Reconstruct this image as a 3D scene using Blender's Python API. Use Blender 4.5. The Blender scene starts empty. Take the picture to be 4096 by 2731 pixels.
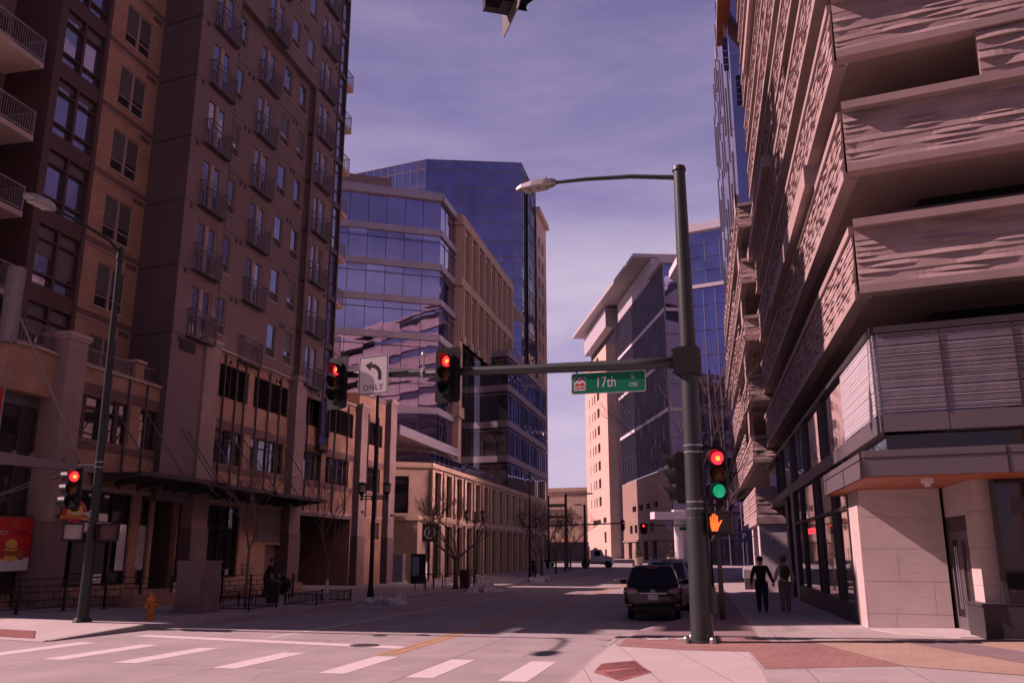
import bpy, bmesh, math, random
from mathutils import Vector, Matrix
R = math.radians
rnd = random.Random(17)
scene = bpy.context.scene
COL = scene.collection

# ------------------------------------------------------------------ helpers
class Fr:
    """A facade frame: u runs along the wall, d points out of it, z is up."""
    def __init__(s, ox=0, oy=0, U=(1, 0), N=(0, -1), oz=0):
        s.o = (ox, oy, oz); s.U = U; s.N = N
    def __call__(s, u, d, z):
        return Vector((s.o[0] + u * s.U[0] + d * s.N[0], s.o[1] + u * s.U[1] + d * s.N[1], s.o[2] + z))
W = Fr(0, 0, (1, 0), (0, 1))

class MB:
    def __init__(s, fr=W):
        s.v = []; s.f = []; s.m = []; s.fr = fr; s.cur = 0
    def vert(s, u, d, z):
        s.v.append(s.fr(u, d, z)); return len(s.v) - 1
    def raw(s, p):
        s.v.append(Vector(p)); return len(s.v) - 1
    def face(s, idx):
        s.f.append(tuple(idx)); s.m.append(s.cur)
    def quad(s, *pts):
        s.face([s.vert(*p) for p in pts])
    def box(s, u0, u1, d0, d1, z0, z1):
        i = [s.vert(u, d, z) for z in (z0, z1) for u, d in ((u0, d0), (u1, d0), (u1, d1), (u0, d1))]
        for q in ((3, 2, 1, 0), (4, 5, 6, 7), (0, 1, 5, 4), (1, 2, 6, 5), (2, 3, 7, 6), (3, 0, 4, 7)):
            s.face([i[k] for k in q])
        return s
    def prism(s, poly, z0, z1):
        """poly in (u, d); z0 and z1 numbers or functions of world x, y."""
        f0 = z0 if callable(z0) else (lambda x, y: z0)
        f1 = z1 if callable(z1) else (lambda x, y: z1)
        a = []; b = []
        for u, d in poly:
            p = s.fr(u, d, 0)
            a.append(s.vert(u, d, f0(p.x, p.y))); b.append(s.vert(u, d, f1(p.x, p.y)))
        n = len(poly)
        s.face(b); s.face(a[::-1])
        for k in range(n):
            s.face((a[k], a[(k + 1) % n], b[(k + 1) % n], b[k]))
        return s
    def tube(s, pts, r, n=8, cap=True, world=False):
        P = [Vector(p) if world else s.fr(*p) for p in pts]
        rs = r if isinstance(r, (list, tuple)) else [r] * len(P)
        rings = []
        prev = None
        for k, p in enumerate(P):
            t = (P[min(k + 1, len(P) - 1)] - P[max(k - 1, 0)])
            if t.length < 1e-9: t = Vector((0, 0, 1))
            t.normalize()
            if prev is None:
                a = Vector((0, 0, 1)) if abs(t.z) < .9 else Vector((1, 0, 0))
                a = t.cross(a).normalized()
            else:
                a = (prev - t * prev.dot(t))
                a = a.normalized() if a.length > 1e-6 else t.orthogonal().normalized()
            prev = a; b = t.cross(a)
            rings.append([s.raw(p + (a * math.cos(2 * math.pi * j / n) + b * math.sin(2 * math.pi * j / n)) * rs[k]) for j in range(n)])
        for k in range(len(rings) - 1):
            for j in range(n):
                s.face((rings[k][j], rings[k][(j + 1) % n], rings[k + 1][(j + 1) % n], rings[k + 1][j]))
        if cap:
            s.face(rings[0][::-1]); s.face(rings[-1])
        return s
    def lathe(s, prof, u=0, d=0, n=16):
        """prof: list of (radius, z)."""
        rings = [[s.vert(u + r * math.cos(2 * math.pi * j / n), d + r * math.sin(2 * math.pi * j / n), z) for j in range(n)] for r, z in prof]
        for k in range(len(rings) - 1):
            for j in range(n):
                s.face((rings[k][j], rings[k][(j + 1) % n], rings[k + 1][(j + 1) % n], rings[k + 1][j]))
        s.face(rings[0][::-1]); s.face(rings[-1])
        return s
    def loft(s, rings, cap=True):
        idx = [[s.vert(*p) for p in r] for r in rings]
        n = len(idx[0])
        for k in range(len(idx) - 1):
            for j in range(n):
                s.face((idx[k][j], idx[k][(j + 1) % n], idx[k + 1][(j + 1) % n], idx[k + 1][j]))
        if cap:
            s.face(idx[0][::-1]); s.face(idx[-1])
        return s
    def blob(s, c, rad, n=10, m=7, jit=0, rg=None):
        rings = []
        for i in range(m + 1):
            th = math.pi * i / m
            ring = []
            for j in range(n):
                ph = 2 * math.pi * j / n
                k = 1 + (rg.uniform(-jit, jit) if rg else 0)
                ring.append((c[0] + rad[0] * k * math.sin(th) * math.cos(ph), c[1] + rad[1] * k * math.sin(th) * math.sin(ph), c[2] + rad[2] * k * math.cos(th)))
            rings.append(ring)
        return s.loft(rings)
    def wall(s, u0, u1, z0, z1, holes, depth=.15, d=0):
        """A sheet with rectangular openings (u0, u1, z0, z1) and their reveals."""
        holes = [h for h in holes if h[0] >= u0 - 1e-6 and h[1] <= u1 + 1e-6 and h[2] >= z0 - 1e-6 and h[3] <= z1 + 1e-6]
        us = sorted({u0, u1, *[h[0] for h in holes], *[h[1] for h in holes]}); us = [u for u in us if u0 <= u <= u1]
        zs = sorted({z0, z1, *[h[2] for h in holes], *[h[3] for h in holes]}); zs = [z for z in zs if z0 <= z <= z1]
        for a, b in zip(us, us[1:]):
            run = None
            for c, e in zip(zs, zs[1:]):
                mu, mz = (a + b) / 2, (c + e) / 2
                if any(h[0] < mu < h[1] and h[2] < mz < h[3] for h in holes):
                    if run is not None: s.quad((a, d, run), (b, d, run), (b, d, c), (a, d, c)); run = None
                elif run is None: run = c
            if run is not None: s.quad((a, d, run), (b, d, run), (b, d, z1), (a, d, z1))
        for h in holes:
            a, b, c, e = h[:4]
            dd = d - depth
            s.quad((a, d, c), (a, dd, c), (a, dd, e), (a, d, e)); s.quad((b, d, c), (b, dd, c), (b, dd, e), (b, d, e))
            s.quad((a, d, c), (b, d, c), (b, dd, c), (a, dd, c)); s.quad((a, d, e), (b, d, e), (b, dd, e), (a, dd, e))
        return s
    def panes(s, us, zs, d=0, jit=.006, rg=None):
        rg = rg or rnd
        for a, b in zip(us, us[1:]):
            for c, e in zip(zs, zs[1:]):
                tu, tz = rg.uniform(-jit, jit), rg.uniform(-jit, jit)
                s.quad((a, d - tu - tz, c), (b, d + tu - tz, c), (b, d + tu + tz, e), (a, d - tu + tz, e))
        return s

WORLD = {}
def wloc(o):
    v = Vector((0, 0, 0))
    while o is not None:
        v = v + o.location; o = o.parent
    return v
LOC = Fr(0, 0, (1, 0), (0, -1))          # local kit frame: u right, d towards the viewer, z up
def build(mb, name, mats, parent=None, label=None, smooth=False, at=None, local=False):
    me = bpy.data.meshes.new(name)
    off = wloc(parent) if parent is not None and not (local or mb.fr is LOC) else Vector((0, 0, 0))
    if at is not None and parent is None: off = Vector(at)
    me.from_pydata([tuple(v - off) for v in mb.v], [], mb.f)
    for m in (mats if isinstance(mats, (list, tuple)) else [mats]): me.materials.append(m)
    if any(mb.m): me.polygons.foreach_set('material_index', mb.m)
    if smooth: me.polygons.foreach_set('use_smooth', [True] * len(me.polygons))
    me.update()
    o = bpy.data.objects.new(name, me); COL.objects.link(o)
    if parent is not None: o.parent = parent
    elif at is not None: o.location = at
    if label: o['label'] = label
    return o
def build_each(mb, name, mats, parent):
    """every connected piece of mb becomes a part of its own"""
    up_ = list(range(len(mb.v)))
    def find(i):
        while up_[i] != i: up_[i] = up_[up_[i]]; i = up_[i]
        return i
    for f in mb.f:
        for k in f[1:]: up_[find(k)] = find(f[0])
    groups = {}
    for f in mb.f: groups.setdefault(find(f[0]), []).append(f)
    for fs in groups.values():
        q = MB(mb.fr); mp = {}
        for f in fs:
            for k in f:
                if k not in mp: mp[k] = len(q.v); q.v.append(mb.v[k])
            q.face([mp[k] for k in f])
        build(q, name, mats, parent)
def tag(o, label=None, cat=None, group=None, kind=None):
    if label: o['label'] = label
    if cat: o['category'] = cat
    if group: o['group'] = group
    if kind: o['kind'] = kind
    return o
def thing(name, label, cat, loc=(0, 0, 0), group=None, rz=0):
    o = bpy.data.objects.new(name, None); COL.objects.link(o)
    o.empty_display_size = .3; o.location = loc; o.rotation_euler = (0, 0, rz)
    return tag(o, label, cat, group)
def kids(o): return [c for c in bpy.data.objects if c.parent == o]
def dup_part(o, parent, off=None):
    c = o.copy(); COL.objects.link(c); c.parent = parent
    if off is not None: c.location = off
    for k in kids(o): dup_part(k, c)
    return c
def dup(root, loc, rz=0, label=None, group=None, scale=None):
    c = root.copy(); COL.objects.link(c); c.location = loc; c.rotation_euler = (0, 0, rz)
    if label: c['label'] = label
    if group: c['group'] = group
    if scale: c.scale = (scale,) * 3
    for k in kids(root): dup_part(k, c)
    return c
def text_mb(txt, size, fr, thick=.004, sx=1.0, align='CENTER', space=1.0):
    cu = bpy.data.curves.new('lettering', 'FONT'); cu.body = txt; cu.size = size; cu.extrude = thick
    cu.align_x = align; cu.align_y = 'CENTER'; cu.space_character = space; cu.resolution_u = 3
    o = bpy.data.objects.new('lettering', cu); COL.objects.link(o)
    dg = bpy.context.evaluated_depsgraph_get()
    me = bpy.data.meshes.new_from_object(o.evaluated_get(dg))
    mb = MB(fr)
    for v in me.vertices: mb.vert(v.co.x * sx, v.co.z, v.co.y)
    for p in me.polygons: mb.face(list(p.vertices))
    bpy.data.objects.remove(o); bpy.data.curves.remove(cu); bpy.data.meshes.remove(me)
    return mb

# ------------------------------------------------------------------ materials
def nodes(name):
    m = bpy.data.materials.new(name); m.use_nodes = True
    nt = m.node_tree; b = nt.nodes['Principled BSDF']
    return m, nt, b
def coords(nt, kind):
    tc = nt.nodes.new('ShaderNodeTexCoord')
    if kind != 'wall': return tc.outputs['Object']
    sep = nt.nodes.new('ShaderNodeSeparateXYZ'); nt.links.new(tc.outputs['Object'], sep.inputs[0])
    ad = nt.nodes.new('ShaderNodeMath'); ad.operation = 'ADD'
    nt.links.new(sep.outputs[0], ad.inputs[0]); nt.links.new(sep.outputs[1], ad.inputs[1])
    cb = nt.nodes.new('ShaderNodeCombineXYZ')
    nt.links.new(ad.outputs[0], cb.inputs[0]); nt.links.new(sep.outputs[2], cb.inputs[1])
    return cb.outputs[0]
def mixc(nt, fac, a, b, mode='MIX'):
    n = nt.nodes.new('ShaderNodeMix'); n.data_type = 'RGBA'; n.blend_type = mode
    for sock, v in ((n.inputs[0], fac), (n.inputs[6], a), (n.inputs[7], b)):
        if hasattr(v, 'links') or hasattr(v, 'is_linked'): nt.links.new(v, sock)
        elif isinstance(v, (tuple, list)): sock.default_value = (*v, 1)
        else: sock.default_value = v
    return n.outputs[2]
def noise(nt, vec, scale, detail=4, rough=.6):
    n = nt.nodes.new('ShaderNodeTexNoise'); n.inputs['Scale'].default_value = scale
    n.inputs['Detail'].default_value = detail; n.inputs['Roughness'].default_value = rough
    if vec is not None: nt.links.new(vec, n.inputs['Vector'])
    return n.outputs['Fac']
def ramp(nt, fac, stops):
    r = nt.nodes.new('ShaderNodeValToRGB'); nt.links.new(fac, r.inputs[0])
    e = r.color_ramp.elements
    while len(e) < len(stops): e.new(.5)
    for k, (p, c) in enumerate(stops):
        e[k].position = p; e[k].color = (*c, 1) if isinstance(c, (tuple, list)) else (c, c, c, 1)
    return r.outputs[0]
def bump(nt, b, h, strength=.3, dist=.01):
    n = nt.nodes.new('ShaderNodeBump'); n.inputs['Strength'].default_value = strength; n.inputs['Distance'].default_value = dist
    nt.links.new(h, n.inputs['Height']); nt.links.new(n.outputs[0], b.inputs['Normal'])
def mat(name, c, rough=.7, metal=0, var=.18, scale=3, fine=40, bmp=.15, spec=.4, coat=0):
    """Plain material with two scales of irregular wear."""
    m, nt, b = nodes(name)
    v = coords(nt, 'obj')
    n1 = noise(nt, v, scale, 5); n2 = noise(nt, v, fine, 3)
    f1 = ramp(nt, n1, [(.3, 1 - var), (.7, 1 + var * .5)]); f2 = ramp(nt, n2, [(.25, 1 - var * .5), (.75, 1 + var * .35)])
    nt.links.new(mixc(nt, 1, mixc(nt, 1, c, f1, 'MULTIPLY'), f2, 'MULTIPLY'), b.inputs['Base Color'])
    b.inputs['Roughness'].default_value = rough; b.inputs['Metallic'].default_value = metal
    b.inputs['Specular IOR Level'].default_value = spec; b.inputs['Coat Weight'].default_value = coat
    if bmp: bump(nt, b, n2, bmp, .004)
    return m
def brick(name, c1, c2, mortar, w, h, kind='wall', mort=.01, rough=.8, var=.2, off=.5, bias=0, stain=0.0, scale=.8, rot=0):
    m, nt, b = nodes(name)
    v = coords(nt, kind)
    if rot:
        mp = nt.nodes.new('ShaderNodeMapping'); mp.inputs['Rotation'].default_value = (0, 0, rot); nt.links.new(v, mp.inputs[0]); vv = mp.outputs[0]
    else: vv = v
    t = nt.nodes.new('ShaderNodeTexBrick'); nt.links.new(vv, t.inputs['Vector'])
    t.inputs['Scale'].default_value = 1; t.inputs['Brick Width'].default_value = w; t.inputs['Row Height'].default_value = h
    t.inputs['Mortar Size'].default_value = mort; t.inputs['Mortar Smooth'].default_value = .2; t.inputs['Bias'].default_value = bias; t.offset = off
    t.inputs['Color1'].default_value = (*c1, 1); t.inputs['Color2'].default_value = (*c2, 1); t.inputs['Mortar'].default_value = (*mortar, 1)
    n1 = noise(nt, v, scale, 6); n2 = noise(nt, v, 25, 3)
    f1 = ramp(nt, n1, [(.3, 1 - var), (.7, 1 + var * .6)]); f2 = ramp(nt, n2, [(.3, .88), (.7, 1.08)])
    col = mixc(nt, 1, mixc(nt, 1, t.outputs['Color'], f1, 'MULTIPLY'), f2, 'MULTIPLY')
    if stain:
        n3 = noise(nt, v, .35, 8, .7); s = ramp(nt, n3, [(.52, 0), (.66, stain)])
        col = mixc(nt, s, col, (c1[0] * .55, c1[1] * .52, c1[2] * .5))
    nt.links.new(col, b.inputs['Base Color']); b.inputs['Roughness'].default_value = rough; b.inputs['Specular IOR Level'].default_value = .3
    inv = nt.nodes.new('ShaderNodeMath'); inv.operation = 'SUBTRACT'; inv.inputs[0].default_value = 1; nt.links.new(t.outputs['Fac'], inv.inputs[1])
    bump(nt, b, inv.outputs[0], .4, .008)
    return m
def glass(name, c, metal=.8, rough=.02, wob=.05, wscale=.6, dist=.05):
    """Coated window glass: opaque, mirror-like, gently warped."""
    m, nt, b = nodes(name)
    v = coords(nt, 'obj')
    n = noise(nt, v, wscale, 2)
    f = ramp(nt, noise(nt, v, .25, 2), [(.3, .85), (.7, 1.1)])
    nt.links.new(mixc(nt, 1, c, f, 'MULTIPLY'), b.inputs['Base Color'])
    b.inputs['Metallic'].default_value = metal; b.inputs['Roughness'].default_value = rough
    if wob: bump(nt, b, n, wob, dist)
    return m
def emit(name, c, s, base=None):
    m, nt, b = nodes(name)
    b.inputs['Base Color'].default_value = (*(base or c), 1)
    n = noise(nt, coords(nt, 'obj'), 30, 2); f = ramp(nt, n, [(.2, .8), (.8, 1.1)])
    nt.links.new(mixc(nt, 1, c, f, 'MULTIPLY'), b.inputs['Emission Color'])
    b.inputs['Emission Strength'].default_value = s; b.inputs['Roughness'].default_value = .25
    return m

M = {}
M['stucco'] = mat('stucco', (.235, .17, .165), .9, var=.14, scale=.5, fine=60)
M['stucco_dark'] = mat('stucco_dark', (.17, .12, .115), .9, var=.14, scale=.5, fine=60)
M['brick'] = brick('tan_brick', (.50, .29, .195), (.43, .245, .165), (.30, .19, .15), .4, .13, var=.16)
M['brick_band'] = brick('brown_brick', (.22, .125, .11), (.19, .11, .1), (.16, .1, .09), .3, .1)
M['stone'] = brick('pilaster_stone', (.38, .27, .24), (.355, .255, .225), (.22, .155, .14), 3, 1.9, mort=.008, var=.15)
M['stone_base'] = mat('stone_base', (.22, .15, .14), .7, scale=1)
M['coping'] = mat('coping', (.5, .38, .33), .8, scale=1)
M['bronze'] = mat('bronze_frame', (.10, .055, .05), .5, .3, var=.1)
M['white_frame'] = mat('pale_frame', (.42, .30, .26), .6, var=.1)
M['rail'] = mat('railing_metal', (.16, .14, .15), .5, .5, var=.1)
M['rail_pale'] = mat('pale_railing', (.27, .235, .24), .5, .5, var=.1)
M['black'] = mat('black_metal', (.012, .0115, .012), .5, .2, var=.2)
M['louvre'] = mat('louvre_metal', (.26, .19, .18), .55, .4, var=.1)
M['dark'] = mat('dark_interior', (.012, .010, .010), .9, var=.3, scale=.6)  # near-black stands in for the unlit depth behind openings
M['soffit'] = mat('soffit', (.16, .13, .13), .9)
M['g_apt'] = glass('apartment_glass', (.25, .25, .36), .8, .03, .08, .8)
M['g_shop'] = glass('shop_glass', (.17, .155, .17), .8, .03, .05, .6)
M['g_blue'] = glass('blue_glass', (.30, .31, .47), .95, .02, .04, .18, .2)
M['g_tower'] = glass('tower_glass', (.25, .255, .46), .95, .03, .03, .12, .2)
M['g_office'] = glass('office_glass', (.40, .365, .54), .95, .015, .06, .22, .25)
M['g_hotel'] = glass('hotel_glass', (.09, .10, .21), .9, .04, .03, .2, .2)
M['blind'] = mat('window_blind', (.40, .36, .34), .9, var=.15, scale=2)
M['tan'] = brick('tan_limestone', (.66, .47, .33), (.62, .44, .31), (.45, .32, .23), 1.6, .9, mort=.006, var=.12)
M['tan_far'] = brick('far_sandstone', (.50, .36, .28), (.47, .34, .27), (.3, .22, .18), 2.4, 1.1, mort=.02, var=.12)
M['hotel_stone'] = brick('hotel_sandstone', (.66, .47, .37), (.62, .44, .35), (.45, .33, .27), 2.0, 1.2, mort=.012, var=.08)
M['band'] = mat('pale_metal_band', (.46, .41, .43), .45, .5, var=.12, scale=.6)
M['mullion'] = mat('mullion', (.10, .09, .11), .5, .5)
M['fin'] = mat('pale_fin', (.40, .36, .40), .5, .4)
M['white'] = mat('white_panel', (.72, .66, .68), .6, var=.06, scale=.5)
M['precast'] = mat('ridged_precast', (.42, .31, .29), .9, var=.16, scale=.9, fine=50, bmp=.3)
M['slab'] = mat('slab_concrete', (.27, .20, .185), .9, var=.14, scale=.7)
M['grey_panel'] = mat('grey_metal_panel', (.17, .145, .155), .5, .35, var=.08, scale=.5)
M['grey_dark'] = mat('charcoal_panel', (.06, .052, .055), .5, .2, var=.1)
M['marble'] = None
M['wood'] = mat('wood_soffit', (.42, .13, .055), .5, var=.3, scale=2, fine=14)
M['green_steel'] = mat('green_steel', (.055, .066, .062), .45, .3, var=.12, scale=1.5, coat=.1)
M['steel'] = mat('galvanised', (.5, .5, .5), .35, .8, var=.1)
M['lamp_shell'] = mat('lamp_shell', (.42, .40, .39), .4, .4)
M['lamp_lens'] = mat('lamp_lens', (.5, .46, .42), .2)
M['concrete'] = None
M['yellow'] = mat('yellow_paint', (.50, .26, .06), .7, var=.25, scale=2, fine=20)
M['paint'] = mat('white_paint', (.75, .72, .70), .7, var=.2, scale=2.5, fine=18)
M['sign_white'] = mat('sign_white', (.66, .62, .62), .5, var=.04)
M['sign_black'] = mat('sign_black', (.012, .012, .012), .5)
M['sign_green'] = mat('sign_green', (.0, .17, .08), .4, var=.06)
M['sign_blue'] = mat('sign_blue', (.02, .03, .16), .4)
M['red_paint'] = mat('red_paint', (.50, .015, .02), .4, var=.1)
M['orange'] = mat('orange_paint', (.62, .20, .03), .5, var=.2)
M['gold'] = mat('gold_print', (.75, .42, .08), .5)
M['bark'] = mat('bark', (.17, .12, .10), .9, var=.3, scale=8)
M['bark_pale'] = mat('pale_bark', (.32, .27, .25), .9, var=.3, scale=8)
M['snow'] = mat('old_snow', (.62, .58, .60), .8, var=.45, scale=5, fine=22, bmp=.6)
M['lens_red_on'] = emit('lit_red_lens', (1, .018, .03), 2.2)
M['lens_red_core'] = emit('red_lamp_core', (1, .2, .02), 2.6)
M['lens_red_glow'] = emit('lit_red_reflector', (1, .02, .02), .5)
M['lens_amber'] = mat('amber_lens', (.16, .06, .005), .2, var=.2)
M['lens_green'] = mat('green_lens', (.0, .02, .01), .15, var=.2)
M['lens_green_sunlit'] = emit('bright_green_lens', (.01, .35, .16), .7, (.0, .3, .14))  # weak glow stands in for sunlight caught in the lens
M['hand'] = emit('lit_orange_hand', (1, .13, .02), 1.35)
M['led_red'] = emit('lit_red_letters', (1, .02, .03), 3)
M['tail_on'] = emit('lit_tail_lamp', (1, .03, .02), 3)
M['skin'] = mat('skin', (.45, .26, .19), .6)
M['fin_sunlit'] = mat('sunlit_louvre', (.74, .70, .72), .5, .1, var=.05)  # strong sun on the street-side louvres is put into this paler colour
M['white_stone'] = brick('white_cladding', (.66, .58, .58), (.64, .56, .56), (.4, .33, .33), 2.4, 1.0, mort=.01, var=.06)
M['g_dark'] = glass('dark_glass', (.045, .04, .045), .6, .03, .02, .6)
M['g_door'] = glass('door_glass', (.14, .11, .115), .7, .05, .02, .6)
M['cabinet'] = mat('cabinet_metal', (.25, .18, .17), .65, .2, var=.25, scale=2)
M['orange_dark'] = mat('dark_orange_print', (.35, .10, .03), .6)
M['map_blue'] = mat('map_panel', (.30, .38, .50), .4)
M['shrub'] = mat('evergreen', (.07, .08, .03), .8, var=.5, scale=4)
M['car_black'] = mat('black_car_paint', (.012, .011, .012), .18, .3, var=.05, bmp=0, coat=.6)
M['car_silver'] = mat('silver_car_paint', (.36, .35, .36), .25, .6, var=.04, bmp=0, coat=.5)
M['car_grey'] = mat('grey_car_paint', (.07, .07, .075), .22, .4, var=.04, bmp=0, coat=.5)
M['car_glass'] = glass('car_glass', (.05, .05, .06), .7, .03, 0)
M['tail_lens'] = mat('tail_lens', (.30, .02, .02), .15, var=.1, bmp=0, coat=.5)
M['tyre'] = mat('tyre', (.015, .014, .014), .85)
M['truck_white'] = mat('truck_paint', (.66, .62, .61), .35, var=.05)
M['truck_box'] = mat('trailer_box', (.42, .30, .26), .6, var=.12, scale=.6)
M['cloth_black'] = mat('black_cloth', (.013, .012, .013), .9)
M['cloth_jeans'] = mat('blue_jeans', (.025, .03, .055), .9, var=.25, scale=6)
M['cloth_white'] = mat('white_cloth', (.55, .50, .52), .9)
M['cloth_rose'] = mat('rose_cloth', (.26, .16, .155), .9)
M['hair_dark'] = mat('dark_hair', (.03, .02, .016), .7)
M['hat_tan'] = mat('tan_hat', (.14, .085, .065), .8)
M['pack'] = mat('brown_pack', (.10, .055, .025), .8, var=.4, scale=12)
M['bin_green'] = mat('green_bin', (.02, .035, .02), .5)

M['fin_dark'] = mat('dark_fin', (.33, .29, .34), .5, .4)
M['shaded_steel'] = mat('shaded_steel', (.03, .036, .034), .5, .3, var=.12)  # green steel darkened to carry the shade on the left post

M['tail_pale'] = mat('pale_tail_lens', (.30, .16, .165), .12, .2, var=.1, bmp=0, coat=.6)

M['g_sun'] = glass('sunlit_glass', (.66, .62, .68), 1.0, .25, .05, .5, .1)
M['tan_p'] = M['stone']
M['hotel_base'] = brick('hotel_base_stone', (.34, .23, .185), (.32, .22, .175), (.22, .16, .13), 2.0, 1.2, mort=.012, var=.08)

M['roof_grey'] = mat('roof_panel', (.46, .42, .44), .6, var=.06, scale=.5)

M['reflect_white'] = glass('bright_mirror_pane', (.85, .82, .86), .75, .12, .05, .5)
SKY_STRENGTH = .05; SUN_STRENGTH = 5.0; SUN_COLOR = (1, .635, .655); EXPOSURE = .45; CLOUD = (10.5, 8.6, 10.8)
def concrete_mat():
    m, nt, b = nodes('road_concrete')
    v = coords(nt, 'obj')
    t = nt.nodes.new('ShaderNodeTexBrick'); mp = nt.nodes.new('ShaderNodeMapping'); mp.inputs['Location'].default_value = (1.2, .9, 0)
    nt.links.new(v, mp.inputs[0]); nt.links.new(mp.outputs[0], t.inputs['Vector'])
    t.offset = 0; t.inputs['Scale'].default_value = 1; t.inputs['Brick Width'].default_value = 3.6; t.inputs['Row Height'].default_value = 5.2
    t.inputs['Mortar Size'].default_value = .018; t.inputs['Mortar Smooth'].default_value = .3
    t.inputs['Color1'].default_value = (.37, .325, .315, 1); t.inputs['Color2'].default_value = (.345, .305, .30, 1); t.inputs['Mortar'].default_value = (.2, .165, .16, 1)
    n1 = noise(nt, v, .5, 8, .65); n2 = noise(nt, v, 30, 4)
    mp2 = nt.nodes.new('ShaderNodeMapping'); mp2.inputs['Scale'].default_value = (1.2, .07, 1); nt.links.new(v, mp2.inputs[0])
    n3 = noise(nt, mp2.outputs[0], 1.0, 5)
    col = mixc(nt, 1, t.outputs['Color'], ramp(nt, n1, [(.3, .84), (.7, 1.1)]), 'MULTIPLY')
    col = mixc(nt, 1, col, ramp(nt, n3, [(.3, .9), (.7, 1.06)]), 'MULTIPLY')
    col = mixc(nt, 1, col, ramp(nt, n2, [(.25, .9), (.75, 1.06)]), 'MULTIPLY')
    # hairline cracks, oil drips in the lanes
    vo = nt.nodes.new('ShaderNodeTexVoronoi'); vo.feature = 'DISTANCE_TO_EDGE'; vo.inputs['Scale'].default_value = .32
    wv = nt.nodes.new("ShaderNodeMixRGB"); wv.blend_type = 'LINEAR_LIGHT'; wv.inputs[0].default_value = .35; nz = nt.nodes.new('ShaderNodeTexNoise'); nz.inputs['Scale'].default_value = 1.1; nz.inputs['Detail'].default_value = 6
    nt.links.new(v, nz.inputs['Vector']); nt.links.new(v, wv.inputs[1]); nt.links.new(nz.outputs['Color'], wv.inputs[2]); nt.links.new(wv.outputs[0], vo.inputs['Vector'])
    crack = mixc(nt, 1, ramp(nt, vo.outputs['Distance'], [(.0, 1), (.006, 0)]), ramp(nt, noise(nt, v, .16, 3), [(.5, 0), (.6, .8)]), 'MULTIPLY')
    col = mixc(nt, crack, col, (.13, .105, .10))
    oil = mixc(nt, 1, ramp(nt, noise(nt, v, 1.6, 5, .7), [(.58, 0), (.72, .5)]), ramp(nt, noise(nt, mp2.outputs[0], .9, 2), [(.45, 0), (.6, 1)]), 'MULTIPLY')
    col = mixc(nt, oil, col, (.17, .14, .135))
    nt.links.new(col, b.inputs['Base Color']); b.inputs['Roughness'].default_value = .85
    bump(nt, b, n2, .2, .004)
    return m
M['concrete'] = concrete_mat()
def marble_mat():
    m, nt, b = nodes('veined_stone')
    v = coords(nt, 'obj')
    mp = nt.nodes.new('ShaderNodeMapping'); mp.inputs['Rotation'].default_value = (.3, .8, .5); mp.inputs['Scale'].default_value = (1, 1, 4); nt.links.new(v, mp.inputs[0])
    n = noise(nt, mp.outputs[0], 2.2, 8, .75); n2 = noise(nt, v, .8, 4)
    col = mixc(nt, 1, ramp(nt, n, [(.3, (.50, .40, .37)), (.48, (.60, .49, .46)), (.7, (.64, .53, .50))]), ramp(nt, n2, [(.3, .9), (.7, 1.05)]), 'MULTIPLY')
    nt.links.new(col, b.inputs['Base Color']); b.inputs['Roughness'].default_value = .6
    return m
M['marble'] = marble_mat()
M['walk'] = brick('pavement_concrete', (.42, .37, .35), (.40, .35, .335), (.26, .22, .21), 1.5, 1.5, 'floor', .012, off=0, var=.14, stain=.3)
M['apron'] = brick('apron_concrete', (.52, .46, .44), (.50, .44, .42), (.33, .28, .27), 1.0, 6, 'floor', .012, off=0, var=.08, rot=-.2)
M['kerb'] = mat('kerb_concrete', (.40, .35, .335), .85, var=.2, scale=1.2)
M['paver_red'] = brick('red_pavers', (.35, .20, .175), (.31, .175, .155), (.2, .11, .1), .42, .21, 'floor', .008, var=.16, rot=.2, stain=.0)
M['paver_tan'] = brick('tan_pavers', (.43, .31, .24), (.41, .295, .225), (.36, .22, .15), .42, .21, 'floor', .006, var=.1, rot=.2)
M['paver_grey'] = brick('grey_pavers', (.27, .20, .20), (.25, .185, .19), (.2, .15, .15), .42, .21, 'floor', .006, var=.1, rot=.2)
M['tactile'] = mat('tactile_red', (.36, .15, .14), .8, var=.2)

def worn_paint(name, c):
    m, nt, b = nodes(name); v = coords(nt, 'obj')
    n1 = noise(nt, v, 5, 8, .75); n2 = noise(nt, v, 45, 3)
    wear = mixc(nt, 1, ramp(nt, n1, [(.56, 0), (.68, .75)]), ramp(nt, n2, [(.35, .4), (.6, 1)]), 'MULTIPLY')
    nt.links.new(mixc(nt, wear, c, (.34, .295, .285)), b.inputs['Base Color']); b.inputs['Roughness'].default_value = .7
    return m
M['paint'] = worn_paint('white_road_paint', (.66, .60, .585)); M['yellow_road'] = worn_paint('yellow_road_paint', (.50, .25, .055))
# ------------------------------------------------------------------ ground
CROSS = (-.979, .2045)                       # the cross street runs this way (left and slightly away)
def zg(y):
    pts = [(-80, .76), (0, 0), (70, -.665), (110, -.5), (160, .5), (400, .9), (2500, .9)]
    for (a, za), (b, zb) in zip(pts, pts[1:]):
        if y <= b: return za + (zb - za) * (y - a) / (b - a)
    return .9
def zl(x, y): return zg(y) + .13 + .008 * (-14.3 - x)      # left pavement top
def zr(x, y): return zg(y) + .125 + .025 * max(x, -2.2)    # right pavement top

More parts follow.
